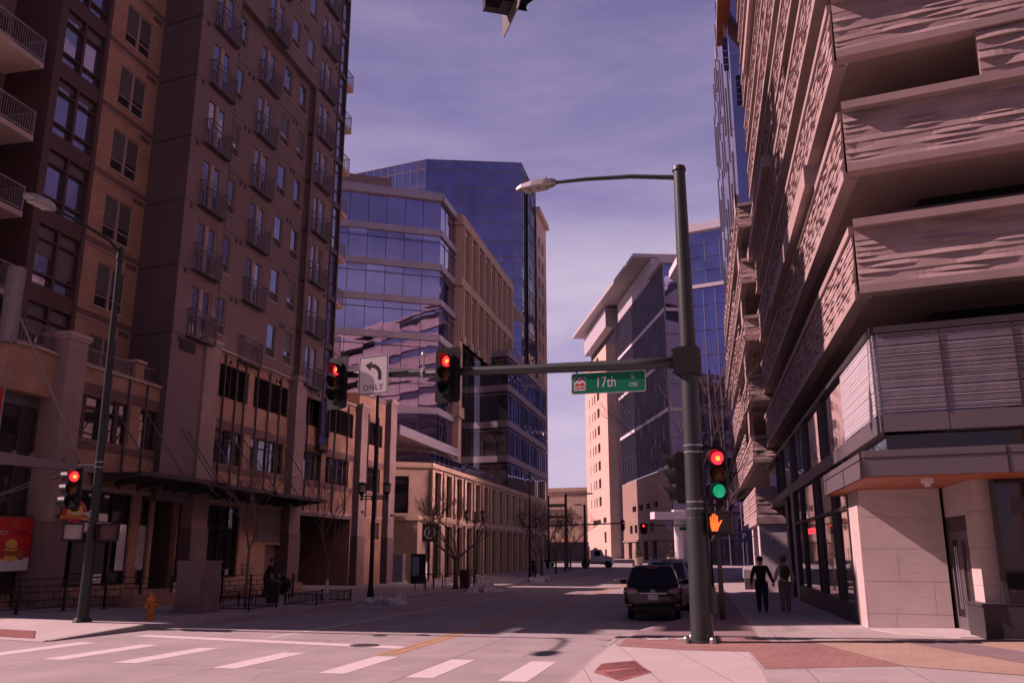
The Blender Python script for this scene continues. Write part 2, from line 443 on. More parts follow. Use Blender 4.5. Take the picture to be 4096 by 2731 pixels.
YS = [-70, -30, 0, 8, 14, 20, 26, 34, 45, 57, 70, 90, 110, 135, 160, 230, 400, 900, 2300]
XS = [-1500, -300, -80, -40, -23, -14, -7, 0, 4, 12, 40, 300, 1500]
mb = MB()
idx = {}
for j, y in enumerate(YS):
    for i, x in enumerate(XS): idx[i, j] = mb.vert(x, y, zg(y))
for j in range(len(YS) - 1):
    for i in range(len(XS) - 1): mb.face((idx[i, j], idx[i + 1, j], idx[i + 1, j + 1], idx[i, j + 1]))
road = build(mb, 'road', M['concrete']); tag(road, kind='structure')

def strip(name, mtl, a, b, w, lift=.004, zf=None, parent=road, n=1):
    """painted strip from a to b, w wide across x or along the given normal"""
    zf = zf or (lambda x, y: zg(y))
    d = Vector((b[0] - a[0], b[1] - a[1], 0)); L = d.length; d.normalize(); nn = Vector((d.y, -d.x, 0)) * (w / 2)
    m_ = MB()
    cuts = sorted({0, 1, *[(y - a[1]) / (b[1] - a[1]) for y in YS if abs(b[1] - a[1]) > 1e-6 and 0 < (y - a[1]) / (b[1] - a[1]) < 1]})
    for t0, t1 in zip(cuts, cuts[1:]):
        p0 = Vector((*a, 0)).lerp(Vector((*b, 0)), t0); p1 = Vector((*a, 0)).lerp(Vector((*b, 0)), t1)
        q = [p0 - nn, p1 - nn, p1 + nn, p0 + nn]
        m_.face([m_.raw((p.x, p.y, zf(p.x, p.y) + lift)) for p in q])
    return build(m_, name, mtl, parent)
def poly(name, mtl, pts, zf, lift, parent=None):
    m_ = MB(); m_.face([m_.raw((x, y, zf(x, y) + lift)) for x, y in pts])
    return build(m_, name, mtl, parent)
# crossing bars (along the street), stop bar, lines
for x, y0, y1 in ((-13.75, 15.2, 18.15), (-12.04, 14.92, 17.95), (-10.37, 14.71, 17.57), (-8.2, 14.4, 17.1), (-6.12, 14.17, 16.85), (-4.54, 13.98, 16.68), (-3.0, 13.88, 16.69)):
    strip('crosswalk_bar', M['paint'], (x, y0), (x, y1), .47)
strip('stop_bar', M['paint'], (-13.75, 20.05), (-6.35, 18.6), .5)
for dx in (-.12, .12):
    strip('centre_line', M['yellow_road'], (-6.25 + dx, 17.1), (-6.35 + dx, 112), .11)
strip('lane_line', M['paint'], (-10.35, 20.2), (-10.4, 36), .12)
for k in range(4): strip('lane_line', M['paint'], (-10.4, 40 + 11 * k), (-10.4, 43.5 + 11 * k), .11)
m_ = MB(); m_.lathe([(.34, .0), (.33, .006)], 0, 0, 20); mh = build(m_, 'manhole_cover', M['grey_dark'], road); mh.location = (-7.4, 18.9, zg(18.9) + .003)
m_ = MB(); m_.lathe([(.2, .0), (.19, .006)], 0, 0, 16); mh = build(m_, 'valve_cover', M['grey_dark'], road); mh.location = (-8.0, 21.4, zg(21.4) + .003)
mh = build(m_, 'valve_cover', M['grey_dark'], road); mh.location = (-7.0, 21.8, zg(21.8) + .003)

def slab(name, poly_, zf, mtl, depth=.35):
    m_ = MB(); m_.prism(poly_, lambda x, y: zf(x, y) - depth, zf)
    o = build(m_, name, mtl); return tag(o, kind='structure')
# left pavement: near (planar part), then beyond
def arc(cx, cy, r, a0, a1, n=8): return [(cx + r * math.cos(R(a0 + (a1 - a0) * k / n)), cy + r * math.sin(R(a0 + (a1 - a0) * k / n))) for k in range(n + 1)]
lp = [(-14.3, 70), (-14.3, 24.5), (-14.42, 22.8), (-14.8, 21.7), (-24, 23.5), (-60, 31), (-60, 70)]
slab('left_pavement', lp, zl, M['walk'])
for a, b in zip([70, 90, 110], [90, 110, 118]):
    slab('left_pavement', [(-14.6, b), (-14.6, a), (-60, a), (-60, b)], zl, M['walk'])
rp = [(-.55, 70), (-.55, 31), (-.75, 28.2), (-1.3, 25.5), (-1.85, 23.2), (-2.12, 21.6), (-2.15, 10), (40, 1), (40, 70)]
slab('right_pavement', rp, zr, M['walk'])
for a, b in zip([70, 90, 110], [90, 110, 118]):
    slab('right_pavement', [(-.55, b), (-.55, a), (40, a), (40, b)], zr, M['walk'])
def kerb(name, pts, zf, w=.16):
    m_ = MB()
    for a, b in zip(pts, pts[1:]):
        d = Vector((b[0] - a[0], b[1] - a[1], 0)).normalized(); n = Vector((d.y, -d.x, 0)) * w
        q = [(a[0], a[1]), (b[0], b[1]), (b[0] + n.x, b[1] + n.y), (a[0] + n.x, a[1] + n.y)]
        m_.prism(q, lambda x, y: zg(y) - .2, lambda x, y: zf(x, y) + .004)
    return tag(build(m_, name, M['kerb']), kind='structure')
kerb('left_kerb', [(-14.34, 69.5), (-14.34, 24.5), (-14.46, 22.8), (-14.82, 21.75)][::-1], zl, -.15)
# ramp down to the crossing at the left corner, with a flared kerb side
def rb_(x): return 17.95 - .215 * (x + 14.75)
def rt_(x): return 21.72 - .196 * (x + 14.8)
def zramp(x, y):
    v = max(0, min(1, (y - rb_(x)) / (rt_(x) - rb_(x)))); return zg(y) + .008 + v * (zl(x, y) - zg(y) - .004)
m_ = MB(); n = 10
xs_ = [-14.85 - 4.2 * k for k in range(6)]
for xa, xb in zip(xs_, xs_[1:]):
    for k in range(n):
        q = []
        for x, t in ((xa, k / n), (xb, k / n), (xb, (k + 1) / n), (xa, (k + 1) / n)):
            y = rb_(x) + (rt_(x) - rb_(x)) * t; q.append(m_.raw((x, y, zramp(x, y))))
        m_.face(q)
m_.face([m_.raw((-14.8, rb_(-14.8), zg(18) - .05)), m_.raw((-14.8, rb_(-14.8), zg(18) + .01)), m_.raw((-14.8, 21.75, zl(-14.8, 21.75) + .004)), m_.raw((-14.8, 21.75, zg(21.7) - .05))])
tag(build(m_, 'left_corner_ramp', M['apron']), kind='structure')
m_ = MB()
for k in range(9): 
    a0 = k / 9; m_.prism([(-14.74, 21.75 - 3.6 * a0), (-14.9, 21.75 - 3.6 * a0), (-14.9, 21.75 - 3.6 * (a0 + 1 / 9)), (-14.74, 21.75 - 3.6 * (a0 + 1 / 9))], lambda x, y: zg(y) - .1, lambda x, y: zramp(-14.85, y) + .012)
tag(build(m_, 'kerb_flare', M['kerb']), kind='structure')
kerb('right_kerb', [(-.57, 69.5), (-.57, 31), (-.77, 28.2), (-1.32, 25.5), (-1.87, 23.2), (-2.14, 21.6), (-2.16, 19.2)], zr, -.15)
# right corner: apron, pavers (sheets stepped 4 mm)
poly('corner_apron', M['apron'], [(-2.05, 21.2), (-2.05, 10.5), (.8, 10), (.80, 14.9), (.72, 17.85), (-.5, 18.2), (-1.9, 19.1)], zr, .004).__setitem__('kind', 'structure')
poly('red_paving', M['paver_red'], [(-1.85, 21.0), (-1.87, 19.25), (-.5, 18.3), (.76, 17.95), (.86, 15.1), (3.0, 15.55), (3.12, 20.45), (1.33, 19.95), (1.22, 21.0)], zr, .004)['kind'] = 'structure'
poly('parkway_paving', M['paver_grey'], [(-.4, 69), (-.4, 31), (-.6, 28.2), (-1.15, 25.5), (-1.68, 23.2), (-1.8, 21.2), (1.1, 21.25), (1.15, 69)], zr, .012)['kind'] = 'structure'
poly('tan_paving', M['paver_tan'], [(3.02, 15.5), (2.05, 20.2), (9.5, 20.4), (14, 12.5), (4.9, 13.9)], zr, .008)['kind'] = 'structure'
poly('grey_paving', M['paver_grey'], [(3.75, 20.2), (4.75, 20.2), (6.6, 13.55), (5.4, 13.75)], zr, .012)['kind'] = 'structure'
for pts in ([(-1.35, 20.55), (-.88, 20.6), (-.88, 20.9), (-1.35, 20.85)], [(-.7, 20.6), (-.22, 20.65), (-.22, 20.95), (-.7, 20.9)]):
    poly('paving_patch', M['sign_white'], pts, zr, .016)['kind'] = 'structure'
# tactile plates with ribs
m_ = MB()
for k in range(15):
    t0 = k / 15
    if t0 < .55: e0, e1 = (-1.82, 15.76 - 2 * t0 * .7), (-1.29 + .19 * t0 / .55, 16.26 - .92 * t0 / .55)
    else: e0, e1 = (-1.82 + .53 * (t0 - .3) / .7 * .9, 15.76 - 2.1 * t0), (-1.1 + .19 * (t0 - .55) / .45, 15.34 - .71 * (t0 - .55) / .45)
    m_.prism([e0, e1, (e1[0], e1[1] - .06), (e0[0], e0[1] - .06)], lambda x, y: zr(x, y) - .02, lambda x, y: zr(x, y) + .016)
build(m_, 'tactile_ribs', M['tactile'], None)['kind'] = 'structure'
poly('tactile_plate', M['tactile'], [(-1.82, 15.8), (-1.29, 16.3), (-1.1, 15.38), (-.89, 14.63), (-1.29, 13.55), (-1.82, 14.6)], zr, .009)['kind'] = 'structure'
m_ = MB()
for k in range(13):
    t = .1 + .024 * k
    pts = [(x, rb_(x) + (rt_(x) - rb_(x)) * (t + d)) for x, d in ((-18.6, 0), (-15.5 - .09 * k, 0), (-15.5 - .09 * k, .013), (-18.6, .013))]
    m_.prism(pts, lambda x, y: zramp(x, y) - .02, lambda x, y: zramp(x, y) + .014)
build(m_, 'tactile_ribs', M['tactile'], None)['kind'] = 'structure'
# ------------------------------------------------------------------ left apartment building
AX = -23.0
FL = Fr(AX, 0, (0, 1), (1, 0))                     # u = world y, d = towards the street
apt = thing('apartment_building', 'brown and tan brick apartment tower with iron juliet balconies above a stone podium', 'building', (AX, 45, -.25))
J = [8.3 + 3.25 * k for k in range(0, 12)]          # floor joints 8.3, 11.55, ... 44.05
J0 = 18.05
def joints(zlo, zhi): return [J0 + 3.25 * k for k in range(-4, 10) if zlo <= J0 + 3.25 * k < zhi]

# --- window kits (local: u = y, d outward, z up from the floor joint); reused by copying
KIT = Fr(0, 0, (0, 1), (1, 0))
def kit_single(w=1.05, h0=.95, h1=2.9):
    m_ = MB(KIT)
    t = .055
    m_.box(0, t, -.14, -.04, h0, h1); m_.box(w - t, w, -.14, -.04, h0, h1)
    m_.box(t, w - t, -.14, -.04, h0, h0 + t); m_.box(t, w - t, -.14, -.04, h1 - t, h1); m_.box(t, w - t, -.14, -.045, h0 + .5, h0 + .56)
    f = build(m_, 'window', M['white_frame'])
    p = MB(KIT); p.panes([t, w - t], [h0 + .56, h1 - t], -.1); build(p, 'pane', M['g_apt'], f)
    p = MB(KIT); p.quad((t, -.1, h0 + t), (w - t, -.1, h0 + t), (w - t, -.12, h0 + .5), (t, -.12, h0 + .5)); build(p, 'vent_pane', M['grey_dark'], f)
    p = MB(KIT); p.box(-.05, w + .05, -.02, .05, h0 - .07, h0 - .002); build(p, 'sill', M['coping'], f)
    return f
def kit_juliet(w=1.65):
    m_ = MB(KIT); t = .06
    m_.box(0, t, -.16, -.03, .04, 2.6); m_.box(w - t, w, -.16, -.03, .04, 2.6); m_.box(t, w - t, -.16, -.03, 2.54, 2.6); m_.box(t, w - t, -.16, -.03, .04, .1)
    m_.box(w * .42, w * .58, -.15, -.02, .1, 2.54); m_.box(t, w * .42, -.15, -.05, 1.0, 1.05)
    f = build(m_, 'balcony_door', M['white_frame'])
    p = MB(KIT); p.panes([t, w * .42], [.1, 1.0, 2.54], -.11); p.panes([w * .58, w - t], [.1, 2.54], -.11); build(p, 'pane', M['g_apt'], f)
    r = MB(KIT); a, b = -.22, w + .28
    for z in (.02, 1.05, 1.3): r.box(a, b, .27, .31, z, z + .045)
    for z in (.02, 1.3):
        r.box(a, a + .04, .0, .27, z, z + .045); r.box(b - .04, b, .0, .27, z, z + .045)
    for u in (a, b - .05, (a + b) / 2): r.box(u, u + .05, .275, .305, .065, 1.3)
    n = 16
    for k in range(1, n): r.box(a + (b - a) * k / n, a + (b - a) * k / n + .016, .28, .3, .065, 1.05)
    for d in (.07, .14, .21):
        r.box(a + .012, a + .028, d, d + .016, .065, 1.3); r.box(b - .028, b - .012, d, d + .016, .065, 1.3)
    r.box(a, b, .02, .27, -.02, .015)
    build(r, 'railing', M['rail'], f)
    return f
def kit_double(w=1.95, h0=.75, h1=2.75):
    m_ = MB(KIT); t = .06
    m_.box(0, t, -.14, -.04, h0, h1); m_.box(w - t, w, -.14, -.04, h0, h1); m_.box(w / 2 - .06, w / 2 + .06, -.14, -.03, h0, h1)
    for a, b in ((t, w / 2 - .06), (w / 2 + .06, w - t)):
        m_.box(a, b, -.14, -.04, h0, h0 + t); m_.box(a, b, -.14, -.04, h1 - t, h1); m_.box(a, b, -.14, -.05, h0 + .5, h0 + .56)
    f = build(m_, 'window', M['white_frame'])
    p = MB(KIT); p.panes([t, w / 2 - .06], [h0 + t, h0 + .5, h1 - t], -.1); p.panes([w / 2 + .06, w - t], [h0 + t, h0 + .5, h1 - t], -.1); build(p, 'pane', M['g_shop'], f)
    p = MB(KIT); p.quad((t, -.085, h0 + .62), (w / 2 - .06, -.085, h0 + .62), (w / 2 - .06, -.085, h1 - t), (t, -.085, h1 - t)); p.quad((w / 2 + .06, -.085, h0 + .75), (w - t, -.085, h0 + .75), (w - t, -.085, h1 - t), (w / 2 + .06, -.085, h1 - t))
    build(p, 'blind', M['blind_dark'], f)
    p = MB(KIT); p.box(-.05, w + .05, -.02, .05, h0 - .07, h0 - .002); build(p, 'sill', M['coping'], f)
    return f
M['blind_dark'] = mat('drawn_blind', (.11, .10, .095), .5, var=.12, scale=2, spec=.6)
kS, kJ, kD = kit_single(), kit_juliet(), kit_double()
used = {}
def place(k, y, z, d=0, x=AX):
    o = k
    if used.get(k.name):
        o = dup_part(k, apt, Vector((x + d, y, z)) - apt.location)
    else:
        used[k.name] = True
        o.parent = apt; o.location = Vector((x + d, y, z)) - apt.location
    return o

# --- tower wall with real openings
TZ0 = 8.9
holesA, holesB, holesC = [], [], []
REC = -.35
for z in joints(8.5, 44):
    if 11 < z: holesA.append((34.95, 36.6, z + .04, z + 2.6))
    if 11 < z: (holesC).append((47.15, 48.8, z + .04, z + 2.6))
    tgt = holesB
    if z > 11:
        tgt += [(37.5, 38.55, z + .95, z + 2.9), (42.95, 43.95, z + .95, z + 2.9), (45.05, 46.05, z + .95, z + 2.9)]
    if z > 11: tgt.append((40.2, 41.85, z + .04, z + 2.6))
def roofz(y): return 39.0 if y < 37.2 else 44.3  # roof heights above the view, stepped to shape their cast shadow
tw = MB(FL)
tw.wall(33.7, 37.15, 4, 39, holesA, .2)
tw.wall(37.15, 46.6, 11.7, 31.0, [h for h in holesB if h[3] < 31.0], .2, REC)
tw.wall(37.15, 46.6, 31.0, 44.3, [h for h in holesB if h[2] > 31.0], .2, 0)
tw.wall(46.6, 49.8, 11.0, 44.3, holesC, .2)
tw.quad((37.15, 0, 31.0), (46.6, 0, 31.0), (46.6, REC, 31.0), (37.15, REC, 31.0))
for u in (37.15, 46.6): tw.quad((u, 0, 11), (u, REC, 11), (u, REC, 31.0), (u, 0, 31.0))
tw.quad((37.15, 0, 39), (37.15, -20, 39), (37.15, -20, 44.3), (37.15, 0, 44.3))
tw.box(36.9, 51, -20, -1.0, 43.0, 44.2)
build(tw, 'tower_wall', M['stucco'], apt)
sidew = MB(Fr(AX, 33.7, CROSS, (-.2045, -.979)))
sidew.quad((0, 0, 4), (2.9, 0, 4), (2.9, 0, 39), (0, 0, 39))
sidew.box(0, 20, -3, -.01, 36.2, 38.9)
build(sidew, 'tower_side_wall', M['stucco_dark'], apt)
for y in (51.1,):
    e = MB(FL); e.quad((51.1, 0, 8), (51.1, -14, 8), (51.1, -14, 40.5), (51.1, 0, 40.5)); build(e, 'tower_end_wall', M['stucco'], apt)
# joint grooves, vents and downpipes
g = MB(FL)
for z in joints(11, 42):
    g.box(33.72, 37.0, -.02, .012, z - .035, z)
    if z < 31: g.box(37.3, 46.4, REC - .02, REC + .012, z - .035, z)
    else: g.box(37.3, 46.4, -.02, .012, z - .035, z)
    g.box(46.75, 49.75, -.02, .012, z - .035, z)
build_each(g, 'floor_joint', M['grey_dark'], apt)
g = MB(Fr(AX, 33.7, CROSS, (-.2045, -.979)))
for z in joints(11, 38): g.box(.02, 2.4, -.02, .014, z - .05, z)
build_each(g, 'floor_joint', M['grey_dark'], apt)
vb = MB(FL); vb.box(0, .2, 0, .05, -.3, -.1); vent0 = None
for z in joints(11, 42):
    for y, d in ((34.15, 0), (38.9, REC if z < 31 else 0), (39.35, REC if z < 31 else 0), (44.35, REC if z < 31 else 0), (44.75, REC if z < 31 else 0), (49.3, 0)):
        if vent0 is None:
            q = MB(KIT); q.box(0, .17, -.02, .04, -.32, -.12); q.box(.015, .155, .04, .05, -.26, -.24); q.box(.015, .155, .04, .05, -.2, -.18)
            vent0 = build(q, 'wall_vent', M['grey_dark']); vent0.parent = apt; vent0.location = Vector((AX + d, y, z)) - apt.location
        else: dup_part(vent0, apt, Vector((AX + d, y, z)) - apt.location)
for y in (37.22, 46.53):
    g = MB(FL); g.tube([(y, -.06 if y < 40 else -.06, 11.8), (y, -.06, 31.05)], .055, 8)
    for z in joints(12, 31): g.box(y - .09, y + .09, -.3, .01, z - .12, z + .02)
    build(g, 'downpipe', M['bronze'], apt)
bl_ = MB(KIT); bl_.quad((.06, -.092, 1.75), (.99, -.092, 1.75), (.99, -.092, 2.84), (.06, -.092, 2.84)); blind_kit = build(bl_, 'blind', M['blind_dark']); blind_kit.location = (0, 0, 0); blind_used = [0]
def add_blind(win, k):
    if not blind_used[0]: blind_used[0] = 1; blind_kit.parent = win; return
    q = blind_kit.copy(); COL.objects.link(q); q.parent = win; q.location = (0, 0, 0); q.scale = (1, 1, 1)
for (a, b, c, e) in holesA: place(kJ, a, c - .04)
for (a, b, c, e) in holesC: place(kJ, a, c - .04)
for (a, b, c, e) in holesB:
    d = REC if e < 31.0 else 0
    if b - a > 1.3: place(kJ, a, c - .04, d)
    elif e > 31.0 and c < 31.0: pass
    else:
        w_ = place(kS, a, c - .95, d)
        if rnd.random() < .35: add_blind(w_, 0)
# glazed corner strip and end balconies
gs = MB(FL); gp = MB(FL)
for z in joints(8, 40):
    gp.panes([49.95, 51.0], [z + .12, z + .95, z + 2.35, z + 3.0], -.1)
    for zz in (z - .25, z + .9, z + 2.3): gs.box(49.88, 51.08, -.12, .02 if zz < z else -.05, zz, zz + (.37 if zz < z else .06))
gs.box(49.8, 49.95, -.15, .06, 8.9, 40.6); gs.box(51.0, 51.14, -.15, .06, 8.9, 40.6); gs.box(49.95, 51.0, -.15, .05, 40.2, 40.6)
build(gs, 'corner_glazing_frame', M['bronze'], apt); build(gp, 'corner_glazing', M['g_apt'], apt)
def kit_balcony(L=1.5, D=1.6):
    m_ = MB(KIT); m_.box(0, L, -D, 0, -.22, 0); f = build(m_, 'balcony', M['coping'])
    r = MB(KIT)
    for z in (.08, 1.02): r.box(0, L, -.06, -.02, z, z + .05); r.box(L - .05, L - .01, -D, -.06, z, z + .05); r.box(.01, .05, -D, -.06, z, z + .05)
    for u in (.0, L - .05): r.box(u, u + .05, -.065, -.015, 0, 1.07)
    r.box(L - .05, L, -D, -D + .05, 0, 1.07)
    n = int(L / .12)
    for k in range(1, n): r.box(L * k / n, L * k / n + .014, -.047, -.033, .13, 1.02)
    for k in range(1, int(D / .12)): r.box(L - .037, L - .023, -D + .12 * k, -D + .12 * k + .014, .13, 1.02)
    build(r, 'railing', M['rail_pale'], f)
    return f
kB = kit_balcony(); kB2 = kit_balcony(3.45, 1.9)
for z in joints(11, 36): place(kB, 51.16, z, -.12)
# --- brick block, set back, with double windows
BX = -25.5
FB = Fr(BX, 0, (0, 1), (1, 0))
hb = [(31.5, 33.45, z + .75, z + 2.75) for z in joints(7.5, 36)]
bw = MB(FB); bw.wall(30.35, 34.23, 4, 36, hb, .2); bw.quad((30.35, 0, 4), (30.35, -6, 4), (30.35, -6, 36), (30.35, 0, 36)); bw.box(30.3, 40, -20, -.02, 35, 35.9)
build(bw, 'brick_wall', M['brick'], apt)
for h in hb: place(kD, 31.5, h[2] - .75, 0, BX)
for z in joints(11, 36):
    g = MB(FB); g.box(30.4, 34.2, -.02, .03, z + .12, z + .42); sc_ = build(g, 'brick_string_course', M['brick_band'], apt)
    g = MB(FB); g.box(30.4, 34.15, .0, .05, z + .06, z + .115); build(g, 'string_course_sill', M['coping'], sc_)
q = MB(KIT); q.box(0, .7, -.02, .04, -.0, .28)
for k in range(4): q.box(.03, .67, .04, .05, .04 + .06 * k, .06 + .06 * k)
v0 = build(q, 'wall_vent', M['brick_band'])
v0.parent = apt; v0.location = Vector((BX, 33.35, joints(7, 36)[1] - .18)) - apt.location
for z in joints(7, 36)[2:]: dup_part(v0, apt, Vector((BX, 33.35, z - .18)) - apt.location)
# --- glazed bay in brown frames
bf = MB(FB)
BY0, BY1 = 27.35, 30.4
bf.box(BY0, BY0 + .4, -.3, .12, 8, 33.5); bf.box(BY1 - .24, BY1, -.3, .12, 8, 33.5); bf.box((BY0 + BY1) / 2 + .02, (BY0 + BY1) / 2 + .16, -.2, .06, 8, 33.5)
for z in joints(7, 33):
    bf.box(BY0 + .4, BY1 - .24, -.25, .09, z - .1, z + .62)
    bf.box(BY0 + .4, BY1 - .24, -.2, .04, z + 1.1, z + 1.17); bf.box(BY0 + .4, BY1 - .24, -.2, .04, z + 2.55, z + 2.62)
    bp = MB(FB); bb = MB(FB); bp.panes([BY0 + .4, (BY0 + BY1) / 2 + .02], [z + .62, z + 1.1, z + 2.55, z + 3.15], -.12); bp.panes([(BY0 + BY1) / 2 + .16, BY1 - .24], [z + .62, z + 1.1, z + 2.55, z + 3.15], -.12)
    for a, b in ((BY0 + .42, (BY0 + BY1) / 2), ((BY0 + BY1) / 2 + .18, BY1 - .26)):
        hgt = rnd.choice([.25, .3, .35, .5] if z > 13 else [1.2, 1.8])
        bb.quad((a, -.105, z + 3.13 - hgt), (b, -.105, z + 3.13 - hgt), (b, -.105, z + 3.13), (a, -.105, z + 3.13))
    bg_ = build(bp, 'bay_glazing', M['g_apt'], apt); build(bb, 'bay_blind', M['blind_dark'], bg_)
bf.box(BY0, BY1, -12, -.3, 8, 33.4)
build(bf, 'bay_frame', M['bronze'], apt)
# --- balcony stack left of the bay
cb = MB(FB)
cb.box(22.9, 27.35, -4.2, -2.2, 4, 18); cb.box(22.9, 27.35, -14, -4.2, 4, 18); cb.box(25.5, 27.35, -4.2, -2.2, 18, 27); cb.box(25.5, 27.35, -14, -4.2, 18, 27)  # upper block cut back so sun reaches the corner opposite
build(cb, 'balcony_back_wall', M['stucco_dark'], apt)
cg = MB(FB); cf = MB(FB)
for z in joints(7, 24):
    if z > 24: place(kB2, 23.5, z, 0, BX)
    if z < 17: cg.panes([24.0, 25.4, 26.9], [z + .15, z + 2.3], -2.15)
    elif z < 24: cg.panes([25.6, 26.9], [z + .15, z + 2.3], -2.15)
    if z > 24: continue
    for u in ((23.95, 25.37, 26.9) if z < 17 else (25.6, 26.9)): cf.box(u, u + .07, -2.2, -2.1, z, z + 2.4)
    cf.box(25.6, 26.97, -2.2, -2.1, z + 2.3, z + 2.42)
    place(kB2, 23.5, z, 0, BX)
build(cg, 'balcony_door_glass', M['g_shop'], apt); build(cf, 'balcony_door_frame', M['bronze'], apt)
# --- podium
pod = MB(FL)
D0 = -.35
win2 = [(28.4, 31.85, 6.1, 7.85), (32.55, 36.25, 6.1, 7.85), (37.8, 41.3, 6.1, 7.85), (42.05, 45.8, 6.1, 7.85), (47.6, 51.0, 6.1, 7.85), (51.65, 55.4, 6.1, 7.85), (57.65, 61.4, 6.1, 7.85)]
lou = [(37.8, 41.4, 9.45, 11.12), (42.0, 46.0, 9.45, 11.12), (47.55, 51.2, 9.45, 11.12), (51.7, 55.9, 9.45, 11.12), (57.7, 61.6, 9.45, 11.12)]
shop = [(28.35, 32.65, .55, 4.15), (33.25, 33.95, .5, 4.15), (34.2, 36.0, 0, 4.15), (36.05, 36.36, .5, 4.15), (37.9, 41.5, .6, 4.1), (44.4, 46.1, -.3, 2.25)]
garage = [(47.7, 56.1, -.6, 4.25)]
pod.wall(28.3, 37, .0 - .6, 8.9, win2 + shop, .3, D0)
pod.wall(37, 56.9, -.7, 11.72, win2 + lou + shop + garage, .3, D0)
pod.wall(56.9, 63.0, -.8, 12.9, win2 + lou + [(59.8, 61.65, 2.75, 3.95)], .3, D0)
pod.quad((28.3, D0, 8.9), (37, D0, 8.9), (37, D0 - 2.2, 8.9), (28.3, D0 - 2.2, 8.9))
pod.quad((37, D0, 11.72), (56.9, D0, 11.72), (56.9, -16, 11.72), (37, -16, 11.72))
pod.quad((37, D0, 8.9), (37, -8, 8.9), (37, -8, 11.72), (37, D0, 11.72))
pod.quad((56.9, D0, 11.72), (56.9, -16, 11.72), (56.9, -16, 12.9), (56.9, D0, 12.9))
pod.quad((56.9, D0, 12.9), (63, D0, 12.9), (63, -16, 12.9), (56.9, -16, 12.9))
pod.quad((63.0, D0, -.8), (63.0, -16, -.8), (63.0, -16, 12.9), (63.0, D0, 12.9))
build(pod, 'podium_wall', M['brick'], apt)
cp = MB(FL)
cp.box(28.34, 36.3, D0 - .3, D0 + .08, 8.9, 9.02); cp.box(37.75, 46.1, D0 - .3, D0 + .08, 11.72, 11.86); cp.box(47.6, 56.2, D0 - .3, D0 + .08, 11.72, 11.86); cp.box(57.6, 62.2, D0 - .3, D0 + .08, 12.9, 13.02)
for a, b in ((28.4, 36.3), (37.8, 46.05), (47.6, 56.2), (57.6, 62.2)):
    cp.box(a, b, D0 - .02, D0 + .05, 4.2, 4.34)
build_each(cp, 'podium_coping', M['coping'], apt)
bd = MB(FL)
for a, b in ((28.4, 36.3), (37.8, 46.05), (47.6, 56.2), (57.6, 62.2)):
    for z0, z1 in ((5.75, 6.05), (7.9, 8.3)): bd.box(a, b, D0 - .02, D0 + .03, z0, z1)
build_each(bd, 'podium_string_course', M['brick_band'], apt)
for y0, y1, top in ((27.25, 28.3, 9.75), (36.38, 37.7, 11.75), (46.15, 47.5, 11.8), (56.3, 57.5, 11.8), (62.15, 63.45, 13.1)):
    m_ = MB(FL); m_.box(y0, y1, D0 - (.55 if y0 < 28 else .4), .12, 2.9, top)
    s_ = build(m_, 'pilaster', M['stone'], apt)
    m_ = MB(FL); m_.box(y0 - .1, y1 + .1, D0 - (.65 if y0 < 28 else .5), .22, top + .002, top + .16); m_.box(y0 - .05, y1 + .05, D0 - .5, .17, top - .1, top - .001); build(m_, 'pilaster_cap', M['coping'], s_)
    m_ = MB(FL); m_.box(y0 - .06, y1 + .06, D0 - .5, .17, -.8, 2.9); build(m_, 'pilaster_base', M['stone_base'], s_)
    m_ = MB(FL); m_.box(y0 + .45, y1 - .45 if y1 - y0 > 1.1 else y1 - .35, .12, .34, 4.45, 4.62); m_.tube([((y0 + y1) / 2, .12, 4.52), ((y0 + y1) / 2, .4, 4.52)], .08, 8); build(m_, 'wall_lamp', M['louvre'], s_)
m_ = MB(FL); m_.box(31.9, 32.45, D0 - .4, D0 + .02, 8.9, 9.72); s_ = build(m_, 'parapet_pier', M['brick'], apt)
m_ = MB(FL); m_.box(31.82, 32.53, D0 - .48, D0 + .1, 9.722, 9.85); build(m_, 'pier_cap', M['coping'], s_)
tr = MB(FL)
for a, b in ((28.35, 31.88), (32.47, 34.2)):
    for z in (9.1, 9.66): tr.box(a, b, D0 - .17, D0 - .13, z, z + .045)
    n = int((b - a) / .13)
    for k in range(n + 1): tr.box(a + (b - a - .02) * k / n, a + (b - a - .02) * k / n + .018, D0 - .16, D0 - .14, 9.02, 9.66)
build(tr, 'terrace_railing', M['rail_pale'], apt)
for a, b, c, e in win2:
    m_ = MB(FL); t = .07; d0, d1 = D0 - .25, D0 - .12
    m_.box(a, a + t, d0, d1, c, e); m_.box(b - t, b, d0, d1, c, e); m_.box(a + t, b - t, d0, d1, c, c + t); m_.box(a + t, b - t, d0, d1, e - t, e)
    L = b - a
    cuts = [a + t, a + L * .22, a + L * .52, a + L * .8, b - t]
    for u in cuts[1:-1]: m_.box(u - (.12 if u != cuts[2] else .03), u + (.12 if u != cuts[2] else .03), d0, d1, c + t, e - t)
    m_.box(a + t, b - t, d0, d1 - .02, e - .55, e - .5)
    f = build(m_, 'window', M['bronze'], apt)
    p = MB(FL); p.panes(cuts, [c + t, e - .5, e - t], d0 + .06); build(p, 'pane', M['g_shop'], f)
